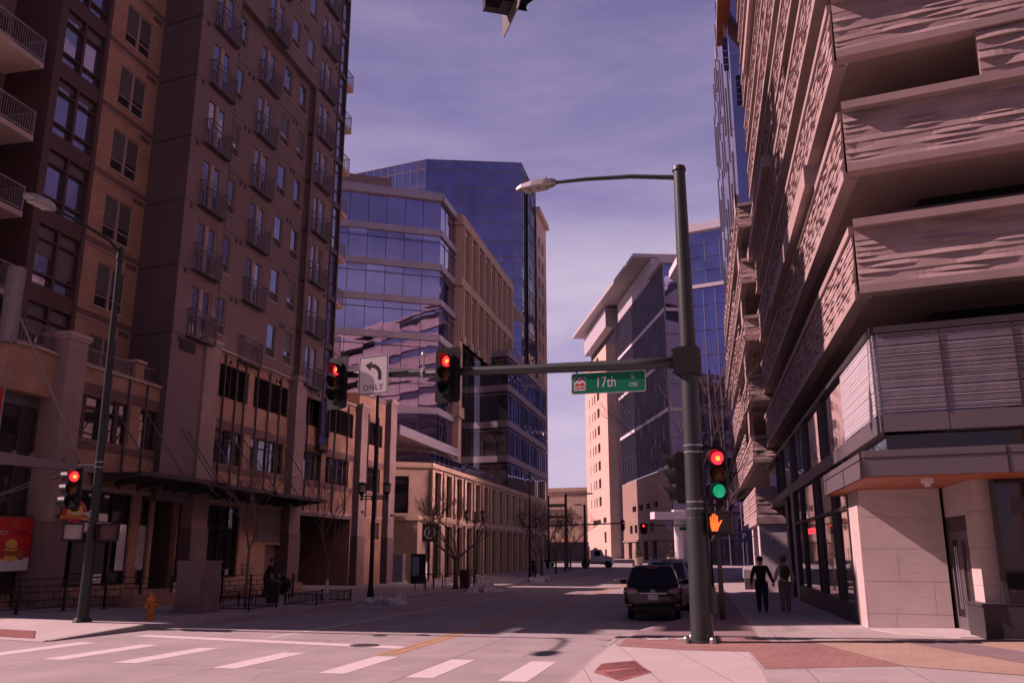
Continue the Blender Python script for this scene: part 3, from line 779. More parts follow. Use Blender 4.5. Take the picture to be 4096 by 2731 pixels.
for a, b, c, e in lou + [(59.8, 61.65, 2.75, 3.95)]:
    m_ = MB(FL); n = int((e - c) / .11)
    for k in range(n):
        z = c + (e - c) * (k + .5) / n
        m_.quad((a, D0 - .2, z + .05), (b, D0 - .2, z + .05), (b, D0 - .06, z - .04), (a, D0 - .06, z - .04))
    for u in (a, (a + b) / 2, b - .05): m_.box(u, u + .05, D0 - .2, D0 - .05, c, e)
    f = build(m_, 'louvre', M['louvre'] if c < 5 else M['bronze'], apt)
    m_ = MB(FL); m_.quad((a, D0 - .28, c), (b, D0 - .28, c), (b, D0 - .28, e), (a, D0 - .28, e)); build(m_, 'louvre_back', M['dark'], f)
for y0, y1, z0, z1 in ((43.15, 46.2, 2.35, 4.05), (42.0, 42.6, 3.1, 4.0)):
    m_ = MB(FL); n = int((z1 - z0) / .12)
    m_.box(y0, y1, D0, D0 + .03, z0, z1)
    for k in range(n):
        z = z0 + (z1 - z0) * (k + .5) / n; m_.box(y0 + .08, y1 - .08, D0 + .03, D0 + .1, z - .015, z + .03)
    build(m_, 'louvre', M['louvre'], apt)
m_ = MB(FL)
for k in range(3): m_.box(42.0, 43.2, D0, D0 + .08, .75 + .2 * k, .85 + .2 * k)
build(m_, 'louvre', M['louvre'], apt)
m_ = MB(FL); m_.box(34.3, 35.6, -.01, .03, 10.85, 11.4)
for k in range(6): m_.box(34.36, 35.54, .03, .07, 10.9 + .08 * k, 10.94 + .08 * k)
build(m_, 'louvre', M['grey_dark'], apt)
# shopfronts
for a, b, c, e in shop[:2] + shop[3:5]:
    m_ = MB(FL); t = .08; d0, d1 = D0 - .28, D0 - .12
    m_.box(a, a + t, d0, d1, c, e); m_.box(b - t, b, d0, d1, c, e); m_.box(a + t, b - t, d0, d1, c, c + t); m_.box(a + t, b - t, d0, d1, e - t, e); m_.box(a + t, b - t, d0, d1 - .02, 2.95, 3.03); m_.box(a + t, b - t, d0, d1 - .02, 1.0, 1.06)
    cuts = [a + t] + ([a + (b - a) * k / 4 for k in (1, 2, 3)] if b - a > 2 else []) + [b - t]
    for u in cuts[1:-1]: m_.box(u - .03, u + .03, d0, d1 - .01, c + t, e - t)
    f = build(m_, 'shop_window', M['black'], apt)
    p = MB(FL); p.panes(cuts, [c + t, 1.0, 2.95, e - t], d0 + .06); build(p, 'pane', M['g_shop'], f)
# bright pale sheets stand in for reflections in two shop panes
for a, b in ((32.0, 32.56), (33.33, 33.87)):
    m_ = MB(FL); m_.quad((a, D0 - .1, 1.1), (b, D0 - .1, 1.1), (b, D0 - .1, 2.93), (a, D0 - .1, 2.93)); build(m_, 'pane_reflection', M['reflect_white'], apt)
m_ = MB(FL); m_.box(34.0, 36.2, D0 - 2, D0 - 1.6, -.2, 4.15); m_.box(34.0, 34.18, D0 - 1.6, D0 - .31, -.2, 4.15); m_.box(36.02, 36.2, D0 - 1.6, D0 - .31, -.2, 4.15); build(m_, 'recess_wall', M['brick_band'], apt)
m_ = MB(FL); m_.box(44.4, 46.1, D0 - .6, D0 - .28, -.6, 2.25); build(m_, 'service_door', M['brick_band'], apt)
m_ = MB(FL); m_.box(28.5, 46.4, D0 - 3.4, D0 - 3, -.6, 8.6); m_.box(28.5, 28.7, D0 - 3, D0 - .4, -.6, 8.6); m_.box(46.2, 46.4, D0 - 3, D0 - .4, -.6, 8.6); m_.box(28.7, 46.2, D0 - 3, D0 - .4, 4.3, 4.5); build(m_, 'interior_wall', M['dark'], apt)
m_ = MB(FL)
m_.quad((47.7, D0 - 9, -.7), (56.1, D0 - 9, -.7), (56.1, D0 - 9, 4.3), (47.7, D0 - 9, 4.3)); m_.quad((47.7, D0, 4.26), (56.1, D0, 4.26), (56.1, D0 - 9, 4.26), (47.7, D0 - 9, 4.26))
m_.quad((47.7, D0 - .3, -.7), (47.7, D0 - 9, -.7), (47.7, D0 - 9, 4.3), (47.7, D0 - .3, 4.3)); m_.quad((56.1, D0 - .3, -.7), (56.1, D0 - 9, -.7), (56.1, D0 - 9, 4.3), (56.1, D0 - .3, 4.3))
build(m_, 'garage_wall', M['brick'], apt)
m_ = MB(FL); m_.box(47.75, 51.0, D0 - 8.9, D0 - 8.7, -.7, 3.0); build(m_, 'garage_door', M['dark'], apt)
m_ = MB(FL); m_.box(47.7, 56.1, D0 - .05, D0 + .06, 3.98, 4.19); build(m_, 'garage_lintel', M['louvre'], apt)
# corner bay with curved brick parapet, left edge of the view
m_ = MB()
pts = [(-23.35, 27.3), (-23.2, 26.2), (-23.3, 25.0), (-23.9, 23.9), (-24.9, 23.3), (-27, 23.5), (-34, 24.9), (-34, 27.3)]
m_.prism(pts, 7.35, 8.95); cpw = build(m_, 'curved_parapet', M['brick'], apt)
m_ = MB(); m_.prism([(x + .12 if x > -25 else x, y - .08) for x, y in pts], 8.952, 9.06); build(m_, 'parapet_coping', M['coping'], cpw)
m_ = MB(); m_.prism([(x - .5, y + .3) for x, y in pts], 6.95, 7.35); build(m_, 'parapet_soffit', M['grey_panel'], apt)
m_ = MB()
gpts = [(-23.9, 27.25), (-23.75, 26.3), (-23.9, 25.2), (-24.5, 24.2), (-25.4, 23.7), (-34, 25.4)]
gl_ = MB()
for (x0, y0), (x1, y1) in zip(gpts, gpts[1:]):
    d = Vector((x1 - x0, y1 - y0, 0)); L = d.length; d.normalize(); F_ = Fr(x0, y0, (d.x, d.y), (-d.y, d.x) if -d.y * 1 + d.x * 0 > 0 else (d.y, -d.x))
    gl_.fr = F_; gl_.panes([0, L], [.7, 2.9, 3.6, 5.0, 6.95], 0)
    m_.fr = F_
    for z in (.4, 2.85, 3.55, 5.0): m_.box(0, L, -.08, .06, z, z + (.3 if z < 1 else .1))
    m_.box(-.04, .05, -.08, .08, -.3, 6.95)
m_.fr = W; build(m_, 'corner_shop_frame', M['bronze'], apt); build(gl_, 'corner_shop_glass', M['g_shop'], apt)
m_ = MB(); m_.prism([(-23.95, 27.2), (-23.9, 26.3), (-24.3, 24.9), (-25.2, 24.0), (-34, 25.8), (-34, 27.2)], -.4, .45); build(m_, 'corner_plinth', M['brick'], apt)
tr = MB()
rp_ = [(-23.5, 27.2, 0), (-23.45, 26.3, 0), (-23.6, 25.2, 0), (-24.2, 24.2, 0), (-25.0, 23.6, 0)]
for z in (9.2, 9.95): tr.tube([(x, y, z) for x, y, _ in rp_], .025, 6)
for (x0, y0, _), (x1, y1, _) in zip(rp_, rp_[1:]):
    for k in range(8): tr.tube([(x0 + (x1 - x0) * k / 8, y0 + (y1 - y0) * k / 8, 9.05), (x0 + (x1 - x0) * k / 8, y0 + (y1 - y0) * k / 8, 9.95)], .012, 5)
build(tr, 'terrace_railing', M['rail_pale'], apt)
m_ = MB(); m_.tube([(-23.3, 24.75, 8.9), (-23.3, 24.75, 11.6)], .3, 16); build(m_, 'canopy_column', M['rail_pale'], apt)
m_ = MB(); m_.prism([(-22.9, 24.1), (-22.9, 24.5), (-23.6, 24.5), (-23.6, 24.1)], 2.6, 7.2); build(m_, 'red_sign_fin', M['red_paint'], apt)
# corner canopy: tapered beam, ties and glass deck
m_ = MB()
m_.loft([[(-22.7, 23.9, 4.62), (-22.2, 23.9, 4.62), (-22.2, 23.9, 5.0), (-22.7, 23.9, 5.0)], [(-21.6, 27.6, 4.62), (-21.35, 27.6, 4.62), (-21.35, 27.6, 4.8), (-21.6, 27.6, 4.8)]])
m_.box(-22.9, -22.6, 23.9, 24.2, 4.6, 4.9)
for k in range(6): m_.box(-22.55 + .17 * k, -22.45 + .17 * k, 24.0 + .6 * k, 24.1 + .6 * k, 5.0 - .03 * k, 5.15 - .03 * k)
cn = build(m_, 'corner_canopy_beam', M['rail_pale'], apt)
m_ = MB()
m_.tube([(-23.1, 24.9, 9.9), (-21.6, 27.0, 5.0)], .045, 8); m_.tube([(-23.1, 24.7, 9.6), (-22.4, 24.0, 5.0)], .03, 8)
m_.tube([(-21.6, 27.2, 4.7), (-23.5, 24.9, 3.5)], .03, 6); m_.tube([(-21.8, 26.6, 4.7), (-23.5, 24.9, 3.5)], .03, 6)
build(m_, 'canopy_tie', M['rail_pale'], apt)
# canopies over the shops, hung on rods
for k, (a, b, zz) in enumerate(((29.6, 35.9, 4.72), (34.6, 40.7, 4.66), (40.2, 46.9, 4.6))):
    m_ = MB(FL); m_.box(a, b, D0 + .05, 2.0, zz + .05, zz + .12); m_.box(a, b, 1.96, 2.06, zz - .02, zz + .16)
    n = 4
    for j in range(n + 1):
        u = a + .25 + (b - a - .6) * j / n
        m_.loft([[(u, D0 + .05, zz - .3), (u + .1, D0 + .05, zz - .3), (u + .1, D0 + .05, zz + .05), (u, D0 + .05, zz + .05)], [(u, 1.95, zz - .02), (u + .1, 1.95, zz - .02), (u + .1, 1.95, zz + .05), (u, 1.95, zz + .05)]])
    c_ = build(m_, 'canopy', M['grey_dark'], apt)
    m_ = MB(FL)
    for j in range(3):
        u = a + .9 + (b - a - 1.8) * j / 2
        m_.tube([(u, D0, zz + 3.1), (u + .35, 1.75, zz + .12)], .028, 6)
    build_each(m_, 'canopy_rod', M['rail'], c_)
    m_ = MB(FL)
    for j in range(5 if k else 4):
        u = a + .7 + (b - a - 1.4) * j / 4
        m_.box(u, u + .06, D0 + .03, D0 + .12, 4.3, 8.9 if k == 0 else 11.6)
    build_each(m_, 'wall_rib', M['rail'], apt)
m_ = MB(FL)
for u in (48.6, 50.7, 52.7, 54.8, 58.6, 60.6): m_.box(u, u + .06, D0 + .03, D0 + .12, 4.25, 11.6)
build_each(m_, 'wall_rib', M['rail'], apt)
# shop awning posts and plinth in front of the shop
m_ = MB(FL); m_.box(28.35, 37.4, .15, 3.1, -.6, .32); m_.box(37.4, 46.0, .15, 1.2, -.6, .22)
pl = build(m_, 'shop_terrace', M['brick'], None); tag(pl, kind='structure')
# ------------------------------------------------------------------ stone and glass office building (beyond the alley)
OX = -22.0
FO = Fr(OX, 0, (0, 1), (1, 0))
off = thing('office_building', 'tan limestone podium of tall narrow bays with stepped purple glass offices above', 'building', (OX, 98, -.4))
PZ = 9.1
ys0, step, nb = 70.9, 3.45, 16
bays = [(ys0 + step * k, ys0 + step * k + 1.75, 4.85, 8.45) for k in range(nb)]
low = []
for k in range(nb):
    low.append((ys0 + step * k - .2, ys0 + step * k + 2.15, -.3, 4.1))
m_ = MB(FO)
m_.wall(69.9, 127.2, -.9, PZ, bays + low, .45)
m_.quad((69.9, 0, PZ), (127.2, 0, PZ), (127.2, -14, PZ), (69.9, -14, PZ)); m_.quad((127.2, 0, -1), (127.2, -14, -1), (127.2, -14, PZ), (127.2, 0, PZ))
build(m_, 'podium_wall', M['tan'], off)
m_ = MB(FO)
m_.box(69.8, 127.3, .0, .14, PZ - .35, PZ + .05); m_.box(69.9, 127.2, .0, .12, 4.3, 4.72)
for k in range(nb + 1):
    y = ys0 + step * k - 1.2
    m_.box(y, y + .75, .0, .16, 4.722, 8.6)
    if k > 1: m_.box(y + .1, y + .62, .0, .22, -.9, 4.298)
for a, b, c, e in bays: m_.box(a - .14, b + .14, .0, .07, e, e + .14)
build(m_, 'podium_trim', M['tan'], off)
for i, (a, b, c, e) in enumerate(bays + low):
    m_ = MB(FO); d0 = -.4
    m_.box(a, a + .07, d0, d0 + .1, c, e); m_.box(b - .07, b, d0, d0 + .1, c, e); m_.box(a + .07, b - .07, d0, d0 + .1, e - .07, e); m_.box((a + b) / 2 - .04, (a + b) / 2 + .04, d0, d0 + .1, c, e - .07)
    f = build(m_, 'window' if i < nb else 'shop_window', M['bronze'], off)
    p = MB(FO); p.panes([a + .07, (a + b) / 2 - .04], [c, c + (e - c) * .4, e - .07], d0 + .03); p.panes([(a + b) / 2 + .04, b - .07], [c, c + (e - c) * .4, e - .07], d0 + .03)
    build(p, 'pane', M['g_shop'], f)
# angled entrance wall of the podium and the lower porch block
AN = (.868, .497)
FA = Fr(OX, 69.9, (-AN[0], -AN[1]), (.497, -.868))
m_ = MB(FA); m_.wall(0, 14, 4.5, PZ, [(1.9, 5.2, 4.95, 8.0)], .3); m_.box(-.0, 14, .0, .12, PZ - .4, PZ + .05); build(m_, 'entrance_wall', M['tan'], off)
m_ = MB(FA)
for u in (1.9, 3.5, 5.13): m_.box(u, u + .07, -.3, -.15, 4.95, 8.0)
m_.box(1.97, 5.13, -.3, -.15, 4.95, 5.03); m_.box(1.97, 5.13, -.3, -.15, 7.5, 7.58)
f = build(m_, 'window', M['bronze'], off); p = MB(FA); p.panes([1.97, 3.5, 5.13], [5.03, 7.5, 8.0], -.24); build(p, 'pane', M['g_shop'], f)
FP = Fr(OX, 65.9, CROSS, (-.2045, -.979))
m_ = MB(FP); m_.box(-.25, 9, -1.25, 0, -.9, 4.28); m_.box(-.4, 9, -4.6, .2, 4.282, 4.62); m_.box(-.3, .5, .0, .1, -.9, 4.28); m_.box(.52, 9, .0, .04, 1.2, 1.45)
build(m_, 'porch_wall', M['tan'], off)
m_ = MB(FP); m_.tube([(2.35, 0, 3.0), (2.35, .35, 3.05)], .07, 8); m_.tube([(2.35, .3, 2.85), (2.35, .3, 3.2)], .1, 8); build(m_, 'wall_lamp', M['louvre'], off)
m_ = MB(FO); m_.box(67.3, 70.2, -3.2, -2.6, -.8, 4.27); build(m_, 'parking_entrance', M['dark'], off)
# terrace rail along the podium edge
m_ = MB(FO)
for z in (PZ + .35, PZ + 1.05): m_.box(70.2, 127, -.32, -.28, z, z + .05)
for k in range(40): m_.box(70.2 + k * 1.45, 70.25 + k * 1.45, -.32, -.28, PZ + .002, PZ + 1.05)
for z in (PZ + .35, PZ + 1.05): pass
build(m_, 'terrace_railing', M['rail'], off)
p = MB(FO); p.panes([70.2 + k * 1.45 for k in range(40)], [PZ + .12, PZ + 1.0], -.3); build(p, 'terrace_glass', M['g_blue'], off)
# glass volume: angled face and street face, with pale floor bands
GX, GY = -25.0, 80.7
FG = Fr(GX, GY, (-AN[0], -AN[1]), (.497, -.868)); FS = Fr(GX, GY, (0, 1), (1, 0))
lev = [PZ, 11.3, 15.0, 18.7, 22.4, 26.15, 29.85, 33.55, 37.4]
for fr, L, n, nm in ((FG, 15, 8, 'angled_glazing'), (FS, 6.2, 4, 'street_glazing')):
    us = [L * k / n for k in range(n + 1)]
    m_ = MB(fr)
    for a, b in zip(lev, lev[1:]): m_.panes(us, [a, a + .9, b - .45, b], 0, .004)
    build(m_, nm, M['g_office'], off)
    m_ = MB(fr)
    for u in us[1:-1]: m_.box(u - .025, u + .025, 0, .04, PZ, 37.4)
    for z in lev[2:-1]: m_.box(0, L, .0, .05, z - .75, z - .68)
    build(m_, nm + '_mullion', M['mullion'], off)
    m_ = MB(fr)
    for z in lev[1:-1]: m_.box(-.06, L, -.1, .2, z, z + .66)
    m_.box(-.06, L, -.3, .35, 37.4, 38.0); m_.box(-.03, L, -.2, .15, 38.002, 38.35)
    build_each(m_, 'floor_band', M['band'], off)
m_ = MB(FG); m_.box(0, 15, -22, -.3, 36.8, 37.39); m_.box(4.5, 14, -16, -5, 37.4, 41.6); build(m_, 'roof', M['slab'], off)
m_ = MB(FS); m_.box(0, 46, -20, -.35, 36.7, 37.38); m_.box(-14, 4, .9, 1.25, 11.2, 12.0); m_.box(-14, 4, -4.5, .9, 11.7, 11.95); build(m_, 'terrace_canopy', M['band'], off)
# stone frame on the street face, two storeys of it over a two storey upper part
FX = -24.5; FF = Fr(FX, 0, (0, 1), (1, 0))
fy0, fy1 = 86.4, 112.6
nfr = 8
wdt = (fy1 - fy0 - 1.3) / nfr
hol = []
for k in range(nfr):
    a = fy0 + 1.3 + wdt * k
    hol += [(a, a + wdt - 1.25, 31.4, 36.6), (a, a + wdt - 1.25, 24.9, 29.6)]
m_ = MB(FF); m_.wall(fy0, fy1, 24.0, 37.9, hol, .6); m_.box(fy0 - .35, fy1 + .3, -.9, .4, 37.0, 38.1); m_.box(fy0 - .35, fy1 + .3, -.9, .35, 29.95, 30.9)
for k in range(nfr + 1):
    a = fy0 + .0 + wdt * k
    for z0, z1 in ((24.0, 29.948), (30.902, 36.998)): m_.box(a + .15, a + 1.15, .0, .22, z0, z1); m_.box(a + .4, a + .9, .22, .4, z0, z1)
m_.box(fy0, fy0 + 1.25, -1.6, .1, PZ, 24.0); m_.box(fy0 - .3, fy0 + 1.6, -1.8, .3, 15.6, 16.7)
m_.quad((fy1, 0, 24), (fy1, -12, 24), (fy1, -12, 37.9), (fy1, 0, 37.9)); m_.quad((fy0, 0, 24), (fy0, -1.2, 24), (fy0, -1.2, 37.9), (fy0, 0, 37.9))
build(m_, 'stone_frame', M['tan'], off)
m_ = MB(FF); m_.panes([fy0 + 1.3 + wdt * k for k in range(nfr)] + [fy1 - .2], [24.1, 29.9, 31.0, 34, 36.9], -.55)
build(m_, 'frame_glazing', M['g_shop'], off)
m_ = MB(FF)
for (a, b, c, e) in hol:
    m_.box((a + b) / 2 - .03, (a + b) / 2 + .03, -.54, -.45, c, e); m_.box(a, b, -.54, -.45, (c + e) / 2, (c + e) / 2 + .06); m_.box(a, b, -.54, -.4, c, c + .06)
build(m_, 'frame_mullion', M['bronze'], off)
m_ = MB(FS); m_.panes([6.2, 9, 12, 15.5, 19], [PZ, 11.3, 15, 18.7, 22.4, 26], -1.2, .012); build(m_, 'recessed_glazing', M['g_shop'], off)
# lower dark glass volume at the far end
DX, DY = -22.05, 99.6
FD = Fr(DX, DY, CROSS, (-.2045, -.979)); FE_ = Fr(DX, 0, (0, 1), (1, 0))
dl = [PZ, 12.97, 17.1, 21.45, 25.7]
for fr, a, b, n, nm in ((FD, 0, 8, 5, 'volume_front_glazing'), (FE_, DY, 126.2, 16, 'volume_side_glazing')):
    us = [a + (b - a) * k / n for k in range(n + 1)]
    m_ = MB(fr)
    for c, e in zip(dl, dl[1:]): m_.panes(us, [c, c + 3.1, e], 0, .014)
    build(m_, nm, M['g_tower'] if fr is FE_ else M['g_shop'], off)
    m_ = MB(fr)
    for u in us: m_.box(u - .03, u + .03, 0, .05, PZ, 25.7)
    build(m_, nm + '_mullion', M['mullion'], off)
    m_ = MB(fr)
    for z in dl[1:]: m_.box(a - .05 if fr is FE_ else -.05, b, -.1, .22, z - .75, z); m_.box(a, b, 0, .1, z - 1.15, z - 1.08)
    build_each(m_, 'volume_floor_band', M['band'], off)
m_ = MB(FE_); m_.box(DY + .4, 126.1, -14, -.3, 25.0, 25.69); m_.quad((126.2, 0, PZ), (126.2, -14, PZ), (126.2, -14, 25.7), (126.2, 0, 25.7)); m_.box(105, 108, -7, -4, 25.7, 26.9); build(m_, 'volume_roof', M['slab'], off)
m_ = MB(FE_)
for z in (26.2, 26.75): m_.box(DY, 126, -.25, -.2, z, z + .05)
for k in range(18): m_.box(DY + k * 1.55, DY + k * 1.55 + .05, -.25, -.2, 25.7, 26.75)
build(m_, 'roof_railing', M['rail'], off)

# ------------------------------------------------------------------ tall blue glass tower behind
tx, ty = -30.6, 150.0
twr = thing('glass_tower', 'tall dark blue glass tower with chamfered corner rising behind the stepped offices', 'building', (tx, ty, .4))
a17 = R(17); FT = Fr(tx, ty, (-math.cos(a17), -math.sin(a17)), (math.sin(a17), -math.cos(a17)))
L1 = 18.2
c1 = FT(L1, 0, 0); FT2 = Fr(c1.x, c1.y, CROSS, (-.2045, -.979)); FT3 = Fr(tx, ty, (0, 1), (1, 0))
TH = 74.6
zsT = [0.4]
while zsT[-1] < TH - 18: zsT += [zsT[-1] + 1.15, zsT[-1] + 4.15]
while zsT[-1] < TH - 4.5: zsT.append(zsT[-1] + 3.55)
zsT.append(TH)
for fr, L, n, nm, mm in ((FT, L1, 11, 'front_glazing', 'g_tower'), (FT2, 28, 17, 'angled_glazing', 'g_blue'), (FT3, 14.6, 11, 'street_glazing', 'g_blue')):
    us = [L * k / n for k in range(n + 1)]
    m_ = MB(fr); m_.panes(us, zsT, 0, .012); build(m_, nm, M[mm], twr)
    m_ = MB(fr)
    for u in us: m_.box(u - .045, u + .045, 0, .09, 0, TH)
    for z in zsT[1:]: m_.box(0, L, 0, .07, z - .05, z + .05)
    build(m_, nm + '_mullion', M['louvre'] if fr is not FT3 else M['mullion'], twr)
m_ = MB(FT3); m_.box(4.6, 4.9, -.1, .35, 0, TH - 3); build(m_, 'black_strip', M['black'], twr)  # black strip standing proud of the street glazing
m_ = MB(FT3); m_.quad((14.6, 0, 0), (14.6, -40, 0), (14.6, -40, TH), (14.6, 0, TH)); m_.quad((0, 0, TH - .3), (14.6, 0, TH - .3), (14.6, -46, TH - .3), (0, -46, TH - .3)); build(m_, 'rear_wall', M['grey_dark'], twr)
m_ = MB(FT3); m_.wall(14.65, 26, 0, 70.5, [(16.5 + 4 * j, 18.6 + 4 * j, 6 + 4.4 * k, 8.6 + 4.4 * k) for j in (0, 1) for k in range(14)], .4, .2); m_.box(14.66, 26.2, -30, .9, 70.5, 71.6); build(m_, 'stone_wing', M['hotel_stone'], twr)
m_ = MB(FT3); m_.quad((14.7, -.3, 0), (26, -.3, 0), (26, -.3, 70), (14.7, -.3, 70)); build(m_, 'stone_wing_glass', M['g_shop'], twr)

# ------------------------------------------------------------------ low sandstone hall closing the street
hall = thing('sandstone_hall', 'long low windowless sandstone hall closing the far end of the street', 'building', (-35, 230, .6))
FH = Fr(-20, 226, CROSS, (-.2045, -.979))
m_ = MB(FH); m_.box(-12, 60, -30, 0, -.5, 17.6); m_.box(-12, 60, -30, .35, 17.602, 18.5)
build(m_, 'wall', M['tan_far'], hall)
m_ = MB(FH); m_.box(15.6, 27, -.3, .05, 13.55, 14.4); m_.box(15.6, 27, -.3, .05, 10.7, 11.3); build_each(m_, 'slot_opening', M['dark'], hall)
m_ = MB(FH); m_.box(14, 27, .0, .6, 12.9, 13.5); m_.box(14, 29, 0, .4, 10.1, 10.6); build_each(m_, 'ledge', M['tan_far'], hall)
m_ = MB(FH)
for k in range(5): m_.box(3 + 5.2 * k, 6.6 + 5.2 * k, .0, .12, 2.0, 6.2)
build_each(m_, 'banner_panel', M['brick'], hall)

# ------------------------------------------------------------------ hotel tower with curtain wall and flying roof
hx, hy = -4.51, 150.0
hotel = thing('hotel_tower', 'sunlit sandstone and dark finned glass tower under a flying white roof slab', 'building', (hx, hy, .5))
HU, HN = (-.286, .958), (-.958, -.286)
FC = Fr(hx, hy, HU, HN); FR = Fr(hx, hy, (.958, .286), (.286, -.958))
hz = [7.9, 12.0, 16.2, 21.0, 25.9, 30.4, 34.8, 39.3, 43.8, 48.2, 52.4]
def curtain(root, fr, u0, u1, n, zs, bandz, nm, fins=True, gm='g_hotel', fm='fin_dark'):
    us = [u0 + (u1 - u0) * k / n for k in range(n + 1)]
    m_ = MB(fr); m_.panes(us, zs, 0, .015); build(m_, nm, M[gm], root)
    m_ = MB(fr)
    for u in us:
        m_.box(u - .04, u + .04, 0, .22 if fins else .08, zs[0], zs[-1])
    build(m_, nm + '_fin', M[fm], root)
    m_ = MB(fr)
    for z in zs[1:-1]:
        if z not in bandz: m_.box(u0, u1, 0, .06, z - .05, z + .05)
    if len(m_.v): build(m_, nm + '_mullion', M['mullion'], root)
    m_ = MB(fr)
    for z in bandz: m_.box(u0, u1, 0, .34, z - .28, z + .28)
    if bandz: build_each(m_, 'floor_band', M['white'], root)
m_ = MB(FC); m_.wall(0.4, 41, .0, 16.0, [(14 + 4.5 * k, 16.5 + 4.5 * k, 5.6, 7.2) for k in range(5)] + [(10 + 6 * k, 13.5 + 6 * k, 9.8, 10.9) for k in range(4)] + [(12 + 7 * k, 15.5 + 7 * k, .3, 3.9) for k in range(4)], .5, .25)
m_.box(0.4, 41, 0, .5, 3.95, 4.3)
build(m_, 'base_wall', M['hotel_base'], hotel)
m_ = MB(FC); m_.quad((1, -.3, 0), (41, -.3, 0), (41, -.3, 12), (1, -.3, 12)); build(m_, 'base_glass', M['g_shop'], hotel)
curtain(hotel, FC, 0, 41.5, 26, hz[2:] , [25.9, 34.8, 43.8], 'street_glazing')
curtain(hotel, FC, -.2, 8.9, 7, hz[0:3], [16.2], 'corner_glazing')
curtain(hotel, FR, 0, 14, 6, hz, [16.2, 25.9, 34.8, 43.8], 'front_glazing', False, 'g_tower')
m_ = MB(FC); m_.box(-.5, 9.8, -14, .7, 52.4, 54.0); m_.box(9.8, 42, -10, -.1, 52.4, 56.8); build(m_, 'parapet', M['roof_grey'], hotel)
m_ = MB(FC); m_.loft([[(9.8, -12, 57.0), (9.8, 3.2, 57.0), (9.8, 3.2, 57.7), (9.8, -12, 57.7)], [(82, -12, 58.6), (82, 4.4, 58.6), (82, 4.4, 59.3), (82, -12, 59.3)]]); build(m_, 'flying_roof', M['roof_grey'], hotel)
# tan wing, projecting, with small square windows
wy0, wy1 = 45.5, 76
wh = []
for k in range(9):
    z = 12.3 + 4.15 * k
    wh += [(55.5, 58.5, z, z + 2.2), (61, 62.4, z, z + 2.2), (64.5, 65.4, z, z + 2.2), (69, 69.8, z, z + 2.2)]
wh += [(57, 68, 8.2, 9.4), (50, 54, 8.4, 9.6), (50.5, 53, 4.0, 6.4), (50.5, 53, .6, 2.6), (63, 68, .5, 3)]
m_ = MB(FC); m_.wall(wy0, wy1, 0, 48.3, wh, .45, 2.2); m_.quad((wy0, 2.2, 0), (wy0, 0, 0), (wy0, 0, 48.3), (wy0, 2.2, 48.3)); m_.quad((wy1, 2.2, 0), (wy1, -8, 0), (wy1, -8, 48.3), (wy1, 2.2, 48.3)); m_.quad((wy0, 2.2, 48.3), (wy1, 2.2, 48.3), (wy1, -8, 48.3), (wy0, -8, 48.3))
build(m_, 'wing_wall', M['hotel_stone'], hotel)
m_ = MB(FC); m_.quad((wy0 + .2, 1.75, .2), (wy1 - .2, 1.75, .2), (wy1 - .2, 1.75, 48), (wy0 + .2, 1.75, 48)); build(m_, 'wing_window_glass', M['g_hotel'], hotel)
curtain(hotel, FC, 41.5, 77, 22, [48.3, 50.4, 52.6], [], 'wing_top_glazing')
m_ = MB(FC); m_.box(46, 77.2, -8, 2.0, 52.6, 57.2); build(m_, 'wing_parapet', M['roof_grey'], hotel)
# white entrance canopy on a round column
m_ = MB(); m_.prism([(-7.9, 139), (-7.1, 136.8), (6, 140.5), (5, 143.5)], 6.9, 7.95); m_.prism([(-4.6, 139.5), (-4.2, 138.2), (4, 140.4), (4, 142)], 7.952, 8.3); build(m_, 'entrance_canopy', M['white'], hotel)
m_ = MB(); m_.lathe([(.68, .3), (.68, 6.9)], -3.7, 139.9, 20); build(m_, 'canopy_column', M['white'], hotel, smooth=False)
# second, taller glass tower to its right
gt = thing('blue_office_tower', 'blue glass office tower with pale roof edge behind the dark steel signal post', 'building', (3, 135, .3))
FGm = Fr(9.0, 132.6, (-.956, .29), (-.29, -.956))
gz = [0, 4, 7.8, 11.8, 15.7, 19.7, 23.7, 27.7, 31.7, 35.7, 39.8, 43.0]
curtain(gt, FGm, -8, 9.2, 9, gz, [43.0], 'front_glazing', True, 'g_tower', 'fin')
curtain(gt, FGm, -8, 9.2, 7, [43.3, 45.5, 47.8, 50.0, 52.0], [], 'upper_glazing', False, 'g_blue')
m_ = MB(FGm); m_.box(-9, 9.6, -16, .6, 52.2, 53.5); m_.box(-9, 9.5, -16, .1, 52.0, 52.2); build(m_, 'roof_edge', M['white'], gt)
m_ = MB(FGm); m_.quad((9.2, 0, 0), (9.2, -15, 0), (9.2, -15, 52), (9.2, 0, 52)); m_.box(-8, 9, -15.5, -15, 0, 52); build(m_, 'side_wall', M['grey_panel'], gt)
m_ = MB(FGm); m_.loft([[(9.6, -2, 48.5), (9.9, 1.5, 48.5), (9.9, 1.5, 49.8), (9.6, -2, 49.8)], [(15.5, -14, 48.2), (15.8, -9, 48.2), (15.8, -9, 49.4), (15.5, -14, 49.4)]]); build(m_, 'roof_wing', M['white'], gt)
